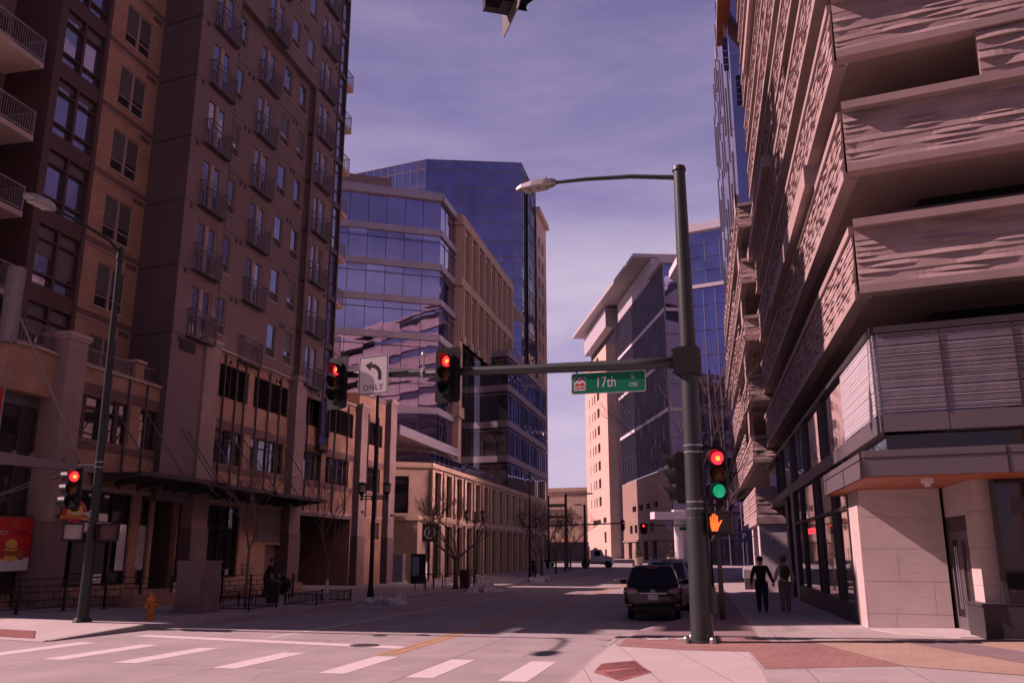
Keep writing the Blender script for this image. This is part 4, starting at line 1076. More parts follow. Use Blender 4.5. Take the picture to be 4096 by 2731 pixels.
# ------------------------------------------------------------------ blocks added unseen behind the viewpoint to cut skylight (they show in reflections)
bk = thing('unseen_brick_block', 'plain brick block added behind the viewpoint to cut skylight, seen mirrored in glass', 'building', (-45, -35, 0))
def plain_block(root, fr, L, D, H, mt):
    m_ = MB(fr); hs = [(2 + 4.2 * j, 4.4 + 4.2 * j, 5 + 3.6 * k, 7.2 + 3.6 * k) for j in range(int(L / 4.2)) for k in range(int((H - 6) / 3.6))]
    m_.wall(0, L, 0, H, hs, .25); m_.quad((0, 0, 0), (0, -D, 0), (0, -D, H), (0, 0, H)); m_.quad((L, 0, 0), (L, -D, 0), (L, -D, H), (L, 0, H)); m_.quad((0, 0, H), (L, 0, H), (L, -D, H), (0, -D, H)); build(m_, 'wall', M[mt], root)
    m_ = MB(fr); m_.quad((.1, -.24, .1), (L - .1, -.24, .1), (L - .1, -.24, H - .1), (.1, -.24, H - .1)); build(m_, 'window_glass', M['g_apt'], root)
plain_block(bk, Fr(-24, -14, (-.979, .2045), (.2045, .979)), 60, 40, 44, 'brick')
bk2 = thing('unseen_stone_block', 'plain stone block added behind the viewpoint to cut skylight, seen mirrored in glass', 'building', (30, -35, 0))
plain_block(bk2, Fr(6, -20, (.979, -.2045), (.2045, .979)), 60, 40, 40, 'stone')
# ------------------------------------------------------------------ right building: ridged precast decks over a glass shopfront
V = (.979, -.2045); NV = (-.2045, -.979)
HX = 3.9
def ridged(m_, fr, u0, u1, z0, z1, seed, per=3.2, rows=8, lip=True, du=.16, amp=.13, cop=.12, rec=.12):
    rg = random.Random(seed)
    n = max(2, int((u1 - u0) / du))
    if lip:
        m_.box(u0, u1, -.3, cop * .8, z0, z0 + .2); m_.box(u0, u1, -.35, cop, z1 - .2, z1)
        z0, z1 = z0 + .2, z1 - .2
        m_.box(u0, u1, -.36, -.16, z0, z1)
    h = (z1 - z0) / rows
    for i in range(rows):
        za, zb = z1 - h * i, z1 - h * (i + 1)
        p1, p2, f1, f2 = rg.uniform(.75, 1.3) * per, rg.uniform(1.7, 2.6) * per, rg.uniform(0, 6.3), rg.uniform(0, 6.3)
        k0 = .035 if i % 2 else .018
        t_, b_, c_ = [], [], []
        for j in range(n + 1):
            u = u0 + (u1 - u0) * j / n
            s = math.sin(2 * math.pi * u / p1 + f1) * .65 + math.sin(2 * math.pi * u / p2 + f2) * .5
            rc = -rec * (1 - i / rows) if lip else 0
            db = rc + k0 + amp * max(0, min(.8, s)); dt = rc + .0 + .02 * max(0, -s)
            t_.append(m_.vert(u, dt, za)); b_.append(m_.vert(u, db, zb)); c_.append(m_.vert(u, rc - .02, zb))
        for j in range(n):
            m_.face((t_[j], t_[j + 1], b_[j + 1], b_[j])); m_.face((b_[j], b_[j + 1], c_[j + 1], c_[j]))
        for q in (0, n):
            m_.face((t_[q], b_[q], c_[q], m_.vert(u0 + (u1 - u0) * q / n, rc - .02, za)))
M['dark'] = M['dark']
rb = thing('deck_building', 'ridged concrete parking decks stacked over a louvred glass corner shopfront with wood soffit', 'building', (8, 30, 0))
FRS = Fr(HX, 0, (0, 1), (-1, 0))
FRF = Fr(HX, 20.75, V, NV)
Y1 = 52.0
zb = [7.7 + 3.09 * k for k in range(10)]
for k, z in enumerate(zb):
    top = z + 1.85
    m_ = MB(FRF); ridged(m_, FRF, -.0, 15, z, top, 100 + k, 1.9, 10, amp=.05)
    build(m_, 'front_deck_band', M['precast'], rb)
    m_ = MB(FRS); ridged(m_, FRS, 21.16, Y1, z, top, 200 + k, 1.1, 10, du=.16, amp=.045, cop=.05, rec=.03)
    build(m_, 'street_deck_band', M['precast'], rb)
    m_ = MB(); m_.prism([(HX + .3, Y1), (HX + .3, 20.98), (HX + .3 + 15 * .979, 20.98 - 15 * .2045), (30, 17), (30, Y1)], z + .02, z + .3); build(m_, 'deck_slab', M['slab'], rb)
    if k % 2:
        m_ = MB(FRS); a = rnd.uniform(27, 31)
        ridged(m_, FRS, a, a + rnd.uniform(8, 13), top + .16, top + .98, 300 + k, 1.5, 4, False, .2, .05); build(m_, 'infill_panel', M['precast'], rb)
for q in ((25.8, 40, -.25, .32, 12.68, 13.35), (38, Y1, -.2, .4, 18.9, 19.5), (30, 46, -.2, .35, 28.2, 28.8)):
    m_ = MB(FRS); m_.box(*q); build(m_, 'smooth_beam', M['precast'], rb)
m_ = MB(FRF)
ridged(m_, FRF, 3.1, 6.4, 12.57, 13.84, 401, 2.6, 5, False); m_.box(3.1, 6.4, -.3, -.03, 12.56, 13.84); build(m_, 'infill_panel', M['precast'], rb)
m_ = MB(FRF); ridged(m_, FRF, 3.6, 7, 18.75, 20.0, 402, 2.6, 5, False); build(m_, 'infill_panel', M['precast'], rb)
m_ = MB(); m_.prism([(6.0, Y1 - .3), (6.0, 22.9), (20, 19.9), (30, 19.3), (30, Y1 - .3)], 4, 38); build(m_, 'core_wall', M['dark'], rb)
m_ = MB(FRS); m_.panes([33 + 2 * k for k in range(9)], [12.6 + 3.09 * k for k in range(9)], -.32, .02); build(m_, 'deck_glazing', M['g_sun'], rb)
m_ = MB(FRF)
for k in range(4):
    m_.tube([(1.0, -1.0, zb[k] + 2.3), (9, -1.0, zb[k] + 2.3)], .03, 6); m_.tube([(1.0, -1.0, zb[k] + 2.3), (1.0, -1.0, zb[k] + 1.7)], .03, 6)
build_each(m_, 'deck_rail', M['grey_panel'], rb)
# louvred screen box
GY = 19.65
FGF = Fr(HX, GY, V, NV)
m_ = MB(FGF)
z = 4.72; i = 0
rg = random.Random(5)
while z < 6.42:
    h = [.038, .03, .055, .03][i % 4]
    m_.box(.03, 13, .02, .05, z, z + h * .62); z += h + .006 + (.012 if i % 5 == 0 else 0); i += 1
build(m_, 'louvre_screen', M['fin'], rb)
m_ = MB(FGF); m_.quad((0, -.02, 4.68), (13, -.02, 4.68), (13, -.02, 6.5), (0, -.02, 6.5)); build(m_, 'screen_glass', M['g_shop'], rb)
m_ = MB(FGF)
for u in (1.27, 2.64, 4.0, 5.4, 6.8): m_.box(u - .018, u + .018, .0, .075, 4.68, 6.46)
m_.box(-.01, 13, -.3, .09, 6.46, 6.6)
build(m_, 'screen_frame', M['grey_dark'], rb)
m_ = MB(FRS)
z = 4.72; i = 0
while z < 6.42:
    h = [.038, .03, .055, .03][i % 4]
    m_.box(GY + .03, 24.4, .02, .05, z, z + h * .62); z += h + .006 + (.012 if i % 5 == 0 else 0); i += 1
build(m_, 'louvre_screen', M['fin_sunlit'], rb)
m_ = MB(FRS); m_.panes([GY, 22, 24.4, 26.8, 28.7], [4.68, 6.5], -.02, .012); m_.panes([29.2, 31, 33.5, 36, 38.3, 41, 43.6, 46.2, Y1], [4.68, 6.5], -.02, .01); build(m_, 'upper_glazing', M['g_blue'], rb)
m_ = MB(FRS)
for u in (28.7, 29.15, 33.5, 34, 38.3, 38.8, 43.6, 46.2): m_.box(u - .05, u + .05, -.1, .1, 4.68, 6.5)
m_.box(GY, Y1, -.3, .1, 6.5, 6.62); m_.box(28.7, 29.2, -.12, .02, 4.7, 6.5)
build(m_, 'glazing_frame', M['grey_dark'], rb)
m_ = MB(FRS); m_.box(GY - .06, Y1, -1.2, .06, 4.3, 4.672); build_each(m_, 'sill_band', M['grey_panel'], rb)
m_ = MB(FGF); m_.box(.0, 1.27, -1.2, .06, 4.3, 4.672); m_.box(1.285, 13, -1.2, .06, 4.3, 4.672); build_each(m_, 'sill_band', M['grey_panel'], rb)
FGc = Fr(HX + .1, GY + .35, V, NV)
m_ = MB(FGc); m_.panes([0, 1.3, 2.7, 4.2, 7, 13], [3.92, 4.3], 0); m_.fr = Fr(HX + .1, 0, (0, 1), (-1, 0)); m_.panes([GY + .35, 21.5, 26], [3.92, 4.3], 0); build(m_, 'clerestory', M['g_dark'], rb)
# projecting canopy with timber soffit
CX_ = 3.42
m_ = MB(); cpoly = [(CX_, 26.0), (CX_, 19.62), (CX_ + 14, 19.62 - 14 * .2089), (20, 22), (HX + .02, 25.8), (HX + .02, 26.0)]
m_.prism(cpoly, 3.37, 3.915); build(m_, 'canopy', M['grey_panel'], rb)
m_ = MB()
m_.prism([(x + .03 if x < 4 else x, y + .04) for x, y in cpoly], 3.345, 3.368); build(m_, 'wood_soffit', M['wood'], rb)
m_ = MB(Fr(CX_, 19.62, V, NV)); m_.box(0, 13, .0, .012, 3.75, 3.765); m_.box(2.69, 2.71, 0, .012, 3.37, 3.9); m_.fr = Fr(CX_, 0, (0, 1), (-1, 0)); m_.box(19.62, 26, 0, .012, 3.75, 3.765); m_.box(22.4, 22.42, 0, .012, 3.37, 3.75); build(m_, 'panel_joint', M['black'], rb)
m_ = MB(FGF); m_.box(.62, .86, -.75, -.5, 3.25, 3.344); m_.lathe([(.06, 3.17), (.075, 3.25)], .74, -.62, 12); build(m_, 'security_camera', M['sign_white'], rb)
# corner stone wall
SY = 23.55
FST = Fr(HX, SY, V, NV)
def stonewall(name, fr, u0, u1, joints_, verts, base, zt=3.345, label=None):
    m_ = MB(fr); zz = [base] + joints_ + [zt]
    for i, (a, b) in enumerate(zip(zz, zz[1:])):
        cuts = [u0] + sorted(verts.get(i, [])) + [u1]
        for c, e in zip(cuts, cuts[1:]): m_.box(c + (.004 if c > u0 else 0), e - (.004 if e < u1 else 0), -.28, 0 - (.0 if i else -.006), a + .005, b - .005)
    m_.box(u0 + .02, u1 - .02, -.27, -.012, base, zt)
    return build(m_, name, M['marble'], rb)
stonewall('stone_wall', FST, 0, 1.86, [.36, 1.12, 1.9, 2.67], {0: [.62], 1: [1.52], 2: [.78], 3: [], 4: []}, -.15)
m_ = MB(FRS); m_.box(SY + .285, SY + 1.65, -.25, 0, -.2, 3.345)
build(m_, 'stone_return', M['marble'], rb)
# street shopfront under the deck
sf = MB(FRS); sg = MB(FRS)
us = [SY + 1.7, 27.6, 28.1, 31.5, 32.3, 36.5, 39.2]
sg.panes(us, [.5, 3.0, 4.25], -.06, .008)
for u in us: sf.box(u - .05, u + .05, -.12, .04, .3, 4.28)
sf.box(us[0], us[-1], -.12, .03, 2.95, 3.05); sf.box(us[0], us[-1], -.12, .05, .3, .5)
build(sg, 'shop_glass', M['g_shop'], rb); build(sf, 'shop_frame', M['grey_dark'], rb)
m_ = MB(FRS); m_.box(SY + 1.66, 39.2, -.3, .06, -.4, .3); build(m_, 'shop_plinth', M['grey_dark'], rb)
m_ = MB(FRS); m_.box(39.3, 40.3, -.6, .05, -.5, 4.28); build(m_, 'street_column', M['marble'], rb)
m_ = MB(FRS); m_.box(40.3, Y1, -3.4, -3.0, -.5, 4.28); m_.box(43.5, 44.8, -1.2, -.1, -.5, 4.28); build(m_, 'recess_wall', M['grey_dark'], rb)
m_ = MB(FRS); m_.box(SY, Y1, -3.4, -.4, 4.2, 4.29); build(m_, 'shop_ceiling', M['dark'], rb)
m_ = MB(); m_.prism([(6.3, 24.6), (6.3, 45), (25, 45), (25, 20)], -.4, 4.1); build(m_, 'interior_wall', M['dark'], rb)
# red lit letters hanging inside the shop window
m_ = MB(FRS)
for k in range(4):
    u = 33.4 + k * .5
    m_.box(u, u + .34, -.045, -.03, 2.62, 2.68); m_.box(u, u + .07, -.045, -.03, 2.5, 2.62); m_.box(u + .2, u + .34, -.045, -.03, 2.5, 2.56)
build(m_, 'window_sign', M['led_red'], rb)
# entrance: double doors facing the street, stone jamb, dark glass and plinth
dxy = FST(1.86, -.1, 0)
FDR = Fr(dxy.x + .05, dxy.y, (0, -1), (-1, 0))
m_ = MB(FDR)
m_.box(0, .06, -.12, .0, .0, 2.62); m_.box(1.78, 1.84, -.12, .0, .0, 2.62); m_.box(.06, 1.78, -.12, .0, 2.3, 2.62)
m_.box(-.3, 2.5, -.6, -.4, -.1, 3.34); build(m_, 'door_frame', M['grey_dark'], rb)
for k in (0, 1):
    a = .07 + .86 * k; b = a + .84
    m_ = MB(FDR); m_.box(a, b, -.09, -.03, .05, .35); m_.box(a, b, -.09, -.03, 2.1, 2.29); m_.box(a, a + .13, -.09, -.03, .35, 2.1); m_.box(b - .13, b, -.09, -.03, .35, 2.1)
    d_ = build(m_, 'door', M['grey_panel'], rb)
    p = MB(FDR); p.quad((a + .13, -.07, .35), (b - .13, -.07, .35), (b - .13, -.07, 2.1), (a + .13, -.07, 2.1)); build(p, 'pane', M['g_door'], d_)
    h = MB(FDR); u = b - .07 if k == 0 else a + .07
    h.tube([(u, .06, .55), (u, .06, 1.95)], .016, 8)
    for zz in (.8, 1.7): h.tube([(u, .06, zz), (u, -.03, zz)], .01, 6)
    build(h, 'handle', M['steel'], d_)
m_ = MB(FDR)
for a, b in ((.0, .9), (1.1, 1.9), (1.9, 2.65), (2.65, 3.345)): pass
m_.box(0, 1.84, -.3, -.01, 2.63, 3.345); m_.box(1.85, 2.55, -.35, .02, .75, 1.12); m_.box(1.85, 2.55, -.35, .02, 1.126, 1.9); m_.box(1.85, 2.55, -.35, .02, 1.906, 2.67); m_.box(1.85, 2.55, -.35, .02, 2.676, 3.345)
build(m_, 'entrance_stone', M['marble'], rb)
q = FDR(2.55, 0, 0); FPL = Fr(q.x, q.y, V, NV)
m_ = MB(FDR); m_.box(1.85, 3.0, -.8, .2, -.3, .72); m_.box(1.83, 3.03, -.82, .23, .722, .78); m_.fr = Fr(q.x + .1, q.y - .45, V, NV); m_.box(.0, 12, -.8, .0, -.5, .718)
build(m_, 'entrance_plinth', M['grey_dark'], rb)
m_ = MB(Fr(q.x + .35, q.y - .25, V, NV)); m_.panes([0, 3, 6, 12], [.78, 3.34], 0); build(m_, 'side_window_glass', M['g_dark'], rb)
m_ = MB(Fr(q.x + .35, q.y - .25, V, NV)); m_.box(-.08, .02, -.1, .05, .78, 3.34); m_.box(0, 12, .0, .04, 1.0, 1.06); m_.box(.3, .55, .01, .02, 2.6, 2.95); build(m_, 'side_window_frame', M['grey_dark'], rb)
m_ = MB(); m_.prism([(HX + .02, SY + .2), (5.8, 23.2), (5.9, 20.6), (5.2, 20.7), (HX + .3, 21.9), (HX - .02, 23.3)], lambda x, y: zr(x, y) - .1, lambda x, y: zr(x, y) + .02); build(m_, 'entrance_slab', M['apron'], None)['kind'] = 'structure'

# ------------------------------------------------------------------ second precast block and the finned tower over it
blk = thing('parking_garage', 'sunlit ridged concrete parking block with white garage wall beyond the deck building', 'building', (5, 60, -.3))
BXc, BYc = 3.1, 51.8
FBS = Fr(BXc, 0, (0, 1), (-1, 0)); FBF = Fr(BXc, BYc, V, NV)
bz = [6.85 + 3.6 * k for k in range(5)]
for k, z in enumerate(bz):
    top = z + 1.55
    m_ = MB(FBS); ridged(m_, FBS, BYc + .4, 92 - (7 * (k % 3)), z, top, 500 + k, 1.4, 7, True, .22, .06, .05, .03); build(m_, 'street_deck_band', M['precast'], blk)
    m_ = MB(FBF); ridged(m_, FBF, 0, 4, z, top, 520 + k, 1.9, 7, True, .12, .06); build(m_, 'front_deck_band', M['precast'], blk)
    m_ = MB(FBS); ridged(m_, FBS, BYc + 6 + 4 * (k % 2), 84, top + .2, top + 1.1, 540 + k, 1.6, 4, False, .25); m_.box(BYc + 3.0, BYc + 4.5, -.3, -.05, top, top + 1.9); build(m_, 'infill_panel', M['precast'], blk)
    m_ = MB(); m_.box(BXc + .3, 9, BYc + .3, 92, z + .02, z + .3); build(m_, 'deck_slab', M['slab'], blk)
m_ = MB(FBS); ridged(m_, FBS, BYc + .4, 68, 3.75, 5.5, 560, 1.2, 8, False, .2, .06); m_.box(BYc + .42, 61, -.4, .06, 3.4, 3.74); build(m_, 'street_deck_band', M['precast'], blk)
m_ = MB(FBF); ridged(m_, FBF, 0, 4, 3.75, 5.5, 561, 1.9, 7, False, .12, .06); m_.box(0, 4, -.4, -.03, 3.75, 5.5); m_.box(-.06, 4, -.4, .06, 3.4, 3.74); build(m_, 'front_deck_band', M['precast'], blk)
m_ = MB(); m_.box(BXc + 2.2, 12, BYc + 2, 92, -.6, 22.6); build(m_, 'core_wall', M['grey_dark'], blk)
m_ = MB(FBF); m_.box(.06, 5, -.5, -.05, -.6, 3.39); m_.fr = FBS; m_.box(BYc + .51, BYc + 1.9, -.5, -.06, -.6, 3.39); build(m_, 'garage_wall', M['white_stone'], blk)
m_ = MB(FBS); m_.box(59.4, 60.6, -3, -.1, -.6, 3.39); m_.box(BYc + 6.5, 59.39, -3.2, -3, -.6, 3.39); build_each(m_, 'garage_wall', M['white_stone'], blk)
m_ = MB(FBS); m_.box(62, 92, -1.4, -1.0, -.6, 3.6); build(m_, 'street_glass', M['g_shop'], blk)
m_ = MB(FBF); m_.tube([(.75, -.05, 2.55), (.75, .18, 2.55)], .05, 8); m_.blob((.75, .25, 2.55), (.11, .11, .11), 12, 8); build(m_, 'globe_lamp', M['sign_white'], blk)
ft = thing('finned_tower', 'slim glass tower edge with vertical fins and orange soffit above the parking block', 'building', (5, 64, 21.7))
TX = 3.42
FTS = Fr(TX, 0, (0, 1), (-1, 0)); FTF = Fr(TX, 54.5, V, NV)
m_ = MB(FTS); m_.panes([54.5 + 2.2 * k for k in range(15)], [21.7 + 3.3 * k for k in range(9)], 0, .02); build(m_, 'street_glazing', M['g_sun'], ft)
m_ = MB(FTF); m_.panes([0, 2.2, 4.4, 6.6], [21.7 + 3.3 * k for k in range(9)], 0, .012); build(m_, 'front_glazing', M['g_blue'], ft)
rg = random.Random(9); m_ = MB(FTS)
for k in range(9):
    u = 54.8 + k * 3.3
    z = 21.9 + rg.uniform(0, 3)
    while z < 44:
        h = rg.uniform(3, 7); m_.box(u, u + .08, .14, .26, z, min(z + h, 46)); m_.box(u + .02, u + .05, .0, .14, z + .5, z + .56); z += h + rg.uniform(.8, 3)
build_each(m_, 'vertical_fin', M['fin_dark'], ft)
m_ = MB(FTS); m_.box(54.5, 84, -.1, .02, 45, 48); build(m_, 'parapet', M['fin_dark'], ft)
m_ = MB(); m_.prism([(2.74, 40), (2.78, 57.8), (3.6, 57.8), (3.6, 40)], 37.6, 37.63); build(m_, 'roof_soffit', M['wood'], ft)
m_ = MB(); m_.prism([(2.70, 40), (2.74, 57.9), (3.6, 57.9), (3.6, 40)], 37.632, 38.1); build(m_, 'roof_edge', M['fin'], ft)
m_ = MB(FTS)
for k in range(5):
    z = 32.2 + k * .5
    m_.box(52.0, 52.12, .28, .56, z, z + .38); m_.box(51.98, 52.14, .36, .48, z + .1, z + .28)
m_.tube([(52.06, .25, 31.6), (52.06, .25, 35.2)], .03, 6)
build(m_, 'blade_sign', M['sign_blue'], ft)
# ------------------------------------------------------------------ signals, poles, signs
def ring_pts(c, r, d, n=18, a0=0, a1=360): return [(c[0] + r * math.cos(R(a0 + (a1 - a0) * k / n)), d, c[1] + r * math.sin(R(a0 + (a1 - a0) * k / n))) for k in range(n + (0 if a1 - a0 == 360 else 1))]
def signal_kit(label, lit='red', plate=True, green='lens_green', group='traffic signals', name='traffic_signal'):
    """three section head, origin at its middle"""
    t = thing(name, label, 'traffic signal', group=group)
    m_ = MB(LOC)
    for k in (-1, 0, 1): m_.box(-.17, .17, -.16, .06, k * .36 - .172, k * .36 + .172)
    m_.box(-.05, .05, -.3, -.16, -.62, .62); m_.box(-.12, .12, -.13, .03, .532, .57); m_.box(-.12, .12, -.13, .03, -.57, -.532)
    build(m_, 'housing', M['black'], t)
    if plate:
        m_ = MB(LOC); p = [(-.36, -.66), (-.3, -.72), (.3, -.72), (.36, -.66), (.36, .66), (.3, .72), (-.3, .72), (-.36, .66)]
        m_.loft([[(u, .0, z) for u, z in p], [(u, .015, z) for u, z in p]]); m_.box(-.02, .05, .02, .03, .58, .6)
        build(m_, 'backplate', M['black'], t)
    for k, nm in ((1, 'red_lens'), (0, 'amber_lens'), (-1, 'green_lens')):
        z = k * .36
        m_ = MB(LOC); m_.loft([[(0, .1, z)] * 18, ring_pts((0, z), .07, .095), ring_pts((0, z), .145, .065)], False)
        mm = {'red_lens': M['lens_red_on'] if lit == 'red' else M['lens_amber'], 'amber_lens': M['lens_amber'], 'green_lens': M[green]}[nm]
        ln = build(m_, nm, mm, t, smooth=True)
        if nm == 'red_lens' and lit == 'red':
            m_ = MB(LOC); m_.loft([[(.01, .104, z - .01)] * 12, ring_pts((.01, z - .01), .055, .1, 12)], False); build(m_, 'lamp_core', M['lens_red_core'], ln)
        m_ = MB(LOC); n = 16
        o_ = []; 
        for rr, dd in ((.16, .06), (.165, .06)): o_.append([(u, dd, zz) for u, _, zz in ring_pts((0, z), rr, 0, n, -50, 230)])
        lens_ = [.16 + .16 * max(0, math.sin(R(-50 + 280 * j / n))) ** .7 for j in range(n + 1)]
        i0 = [m_.vert(*q) for q in o_[1]]; i1 = [m_.vert(q[0], .06 + L_, q[2] + .0) for q, L_ in zip(o_[1], lens_)]
        j0 = [m_.vert(*q) for q in o_[0]]; j1 = [m_.vert(q[0], .06 + L_, q[2]) for q, L_ in zip(o_[0], lens_)]
        for j in range(n):
            m_.face((i0[j], i0[j + 1], i1[j + 1], i1[j])); m_.face((j0[j + 1], j0[j], j1[j], j1[j + 1])); m_.face((i1[j], i1[j + 1], j1[j + 1], j1[j]))
        build(m_, 'visor', M['black'], t)
    return t
RZ = -R(11.8)
PX, PY = -.12, 19.95
pz = zr(PX, PY)
def on_arm(s, z, d=.0): return (PX + CROSS[0] * s + NV[0] * d, PY + CROSS[1] * s + NV[1] * d, z)
FAm = Fr(PX, PY, CROSS, NV)
mast = thing('signal_mast', 'tall green steel signal post at the right corner with long mast arm and lamp', 'signal post', (PX, PY, pz))
m_ = MB(FAm); m_.tube([(0, 0, pz), (0, 0, 4), (0, 0, 7.5), (0, 0, 10.9)], [.245, .21, .175, .14], 24); m_.tube([(0, 0, 10.88), (0, 0, 10.98)], [.17, .15], 20)
m_.tube([(0, 0, pz), (0, 0, pz + .05)], .36, 20)
build(m_, 'pole', M['green_steel'], mast, smooth=False)
for k, (u, d) in enumerate(((.28, .28), (-.28, .28), (.28, -.28), (-.28, -.28))):
    m_ = MB(FAm); m_.lathe([(.075, pz + .0), (.075, pz + .1), (.05, pz + .13)], u, d, 8); build(m_, 'anchor_bolt', M['steel'], mast)
m_ = MB(FAm); arm = [(.15, 0, 6.1), (1.2, 0, 6.14), (2.6, 0, 6.2), (4.3, 0, 6.28), (6.2, 0, 6.38), (8, 0, 6.48), (9.9, 0, 6.6)]
m_.tube(arm, [.14, .135, .128, .12, .11, .1, .09], 16); build(m_, 'mast_arm', M['green_steel'], mast, smooth=True)
m_ = MB(FAm); m_.box(-.24, .26, -.24, .24, 5.78, 6.42); m_.box(.26, .32, -.2, .2, 5.82, 6.4)
for z in (5.85, 6.05, 6.25, 6.37): m_.tube([(.32, .15, z), (.36, .15, z)], .03, 6)
build(m_, 'arm_flange', M['black'], mast)
m_ = MB(FAm); m_.tube([(.1, 0, 10.72), (1.2, 0, 10.95), (2.4, 0, 11.1), (3.25, 0, 11.16)], [.06, .055, .05, .045], 10); build(m_, 'lamp_arm', M['green_steel'], mast)
def luminaire(mast_, fr, u, d, z, su=1):
    m_ = MB(fr); rr = []
    for k, (w, h0, h1) in enumerate(((.06, -.05, .06), (.13, -.08, .09), (.19, -.1, .11), (.2, -.1, .1), (.16, -.09, .07), (.05, -.06, .02))):
        uu = u + su * (0, .1, .3, .65, .95, 1.12)[k]
        rr.append([(uu, d - w, z + h0 * .6), (uu, d - w * .7, z + h1), (uu, d + w * .7, z + h1), (uu, d + w, z + h0 * .6), (uu, d + w * .7, z + h0), (uu, d - w * .7, z + h0)])
    m_.loft(rr); m_.tube([(u + su * .3, d, z + .1), (u + su * .3, d, z + .19)], .04, 8)
    o = build(m_, 'luminaire', M['lamp_shell'], mast_)
    m_ = MB(fr)
    for j in range(3): m_.box(*sorted((u + su * (.28 + .22 * j), u + su * (.46 + .22 * j))), d - .12, d + .12, z - .13, z - .1)
    build(m_, 'lamp_lens', M['lamp_lens'], o)
luminaire(mast, FAm, 3.22, 0, 11.17)
m_ = MB(FAm)
for z in (4.15, 4.0, 2.9, 2.75, 2.55, 2.25, 2.05): m_.tube([(0, 0, z - .018), (0, 0, z + .018)], .222, 20)
build_each(m_, 'steel_strap', M['steel'], mast)
m_ = MB(FAm); m_.box(-.32, -.2, -.1, .05, pz + .6, pz + 1.15); m_.tube([(-.24, .04, pz + .9), (-.235, .04, 3.0)], .02, 6); build(m_, 'conduit_box', M['green_steel'], mast)
m_ = MB(FAm)
for z in (4.08, 2.82): m_.box(-.62, -.15, -.03, .03, z - .03, z + .03)
m_.box(-.5, -.15, -.03, .03, 2.36, 2.42); build_each(m_, 'signal_bracket', M['black'], mast)
m_ = MB(FAm); m_.tube([(7.05, 0, 6.4), (7.05, 0, 6.9)], .03, 8); m_.tube([(7.0, .0, 6.42), (7.08, 0, 6.43)], .125, 14); m_.blob((7.05, 0, 6.93), (.07, .07, .07), 8, 6); m_.tube([(6.5, .12, 6.38), (6.9, .12, 6.4)], .02, 6); build(m_, 'detector', M['steel'], mast)
sg1 = signal_kit('black backplated signal showing red at the middle of the long mast arm')
sg1.location = on_arm(6.16, 6.24, .28); sg1.rotation_euler = (0, 0, RZ)
dup(sg1, on_arm(9.56, 6.3, .28), RZ - R(9), 'backplated signal showing red at the mast arm tip, left of the ONLY sign')
sg2 = signal_kit('signal on the dark green post showing a red lens above a bright green one', plate=False, green='lens_green_sunlit')
sg2.location = on_arm(-.56, 3.48, .05); sg2.rotation_euler = (0, 0, RZ)
sg3 = signal_kit('dark side-on signal hanging on the left side of the green post', lit=None, plate=False)
sg3.location = on_arm(.36, 3.45, -.05); sg3.rotation_euler = (0, 0, RZ - R(82))
# turn sign
def sign_plate(t, w, h, mt, border=None, rad=.06, name='plate', d=0):
    p = []
    for cx, cz, a in ((w / 2 - rad, -h / 2 + rad, -90), (w / 2 - rad, h / 2 - rad, 0), (-w / 2 + rad, h / 2 - rad, 90), (-w / 2 + rad, -h / 2 + rad, 180)):
        p += [(cx + rad * math.cos(R(a + 22.5 * j)), cz + rad * math.sin(R(a + 22.5 * j))) for j in range(5)]
    m_ = MB(LOC); m_.loft([[(u, d, z) for u, z in p], [(u, d + .006, z) for u, z in p]]); o = build(m_, name, M[mt], t)
    return o
def turn_sign(label, w, h, detailed=True):
    t = thing('turn_sign', label, 'road sign')
    sign_plate(t, w, h, 'sign_white'); 
    m_ = MB(LOC); iw, ih, b = w / 2 - .025 * w, h / 2 - .025 * w, .022 * w
    m_.box(-iw, iw, .0065, .0085, -ih, -ih + b); m_.box(-iw, iw, .0065, .0085, ih - b, ih); m_.box(-iw, -iw + b, .0065, .0085, -ih + b, ih - b); m_.box(iw - b, iw, .0065, .0085, -ih + b, ih - b)
    build(m_, 'border', M['sign_black'], t)
    m_ = MB(LOC); pts = [(.22, -.16), (.22, .02), (.2, .1), (.14, .19), (.05, .25), (-.06, .275)]
    hw = .058; L_, R_ = [], []
    for k, p in enumerate(pts):
        q0 = pts[max(0, k - 1)]; q1 = pts[min(len(pts) - 1, k + 1)]; dx, dz = q1[0] - q0[0], q1[1] - q0[1]; l = math.hypot(dx, dz); nx, nz = -dz / l * hw, dx / l * hw
        L_.append(m_.vert((p[0] + nx) * w, .0075, (p[1] + nz) * w)); R_.append(m_.vert((p[0] - nx) * w, .0075, (p[1] - nz) * w))
    for k in range(len(pts) - 1): m_.face((L_[k], L_[k + 1], R_[k + 1], R_[k]))
    m_.face([m_.vert(u * w, .0078, z * w) for u, z in ((-.04, .40), (-.28, .31), (-.1, .13))])
    build(m_, 'arrow', M['sign_black'], t)
    if detailed:
        build(text_mb('ONLY', .24 * w, Fr(0, 0, (1, 0), (0, -1), -.36 * w * 1.03), .001, .95, space=1.12), 'lettering', M['sign_black'], t)
        for o in kids(t):
            if o.name.startswith('lettering'):
                for v in o.data.vertices: v.co.y -= .009
    return t
ts = turn_sign('white left turn ONLY sign with a curved black arrow on the mast arm', .94, 1.08)
ts.location = on_arm(8.48, 6.45, .2); ts.rotation_euler = (0, R(-1), RZ)
m_ = MB(LOC); m_.box(-.03, .03, -.16, -.001, -.1, .1); build(m_, 'clamp', M['steel'], ts)
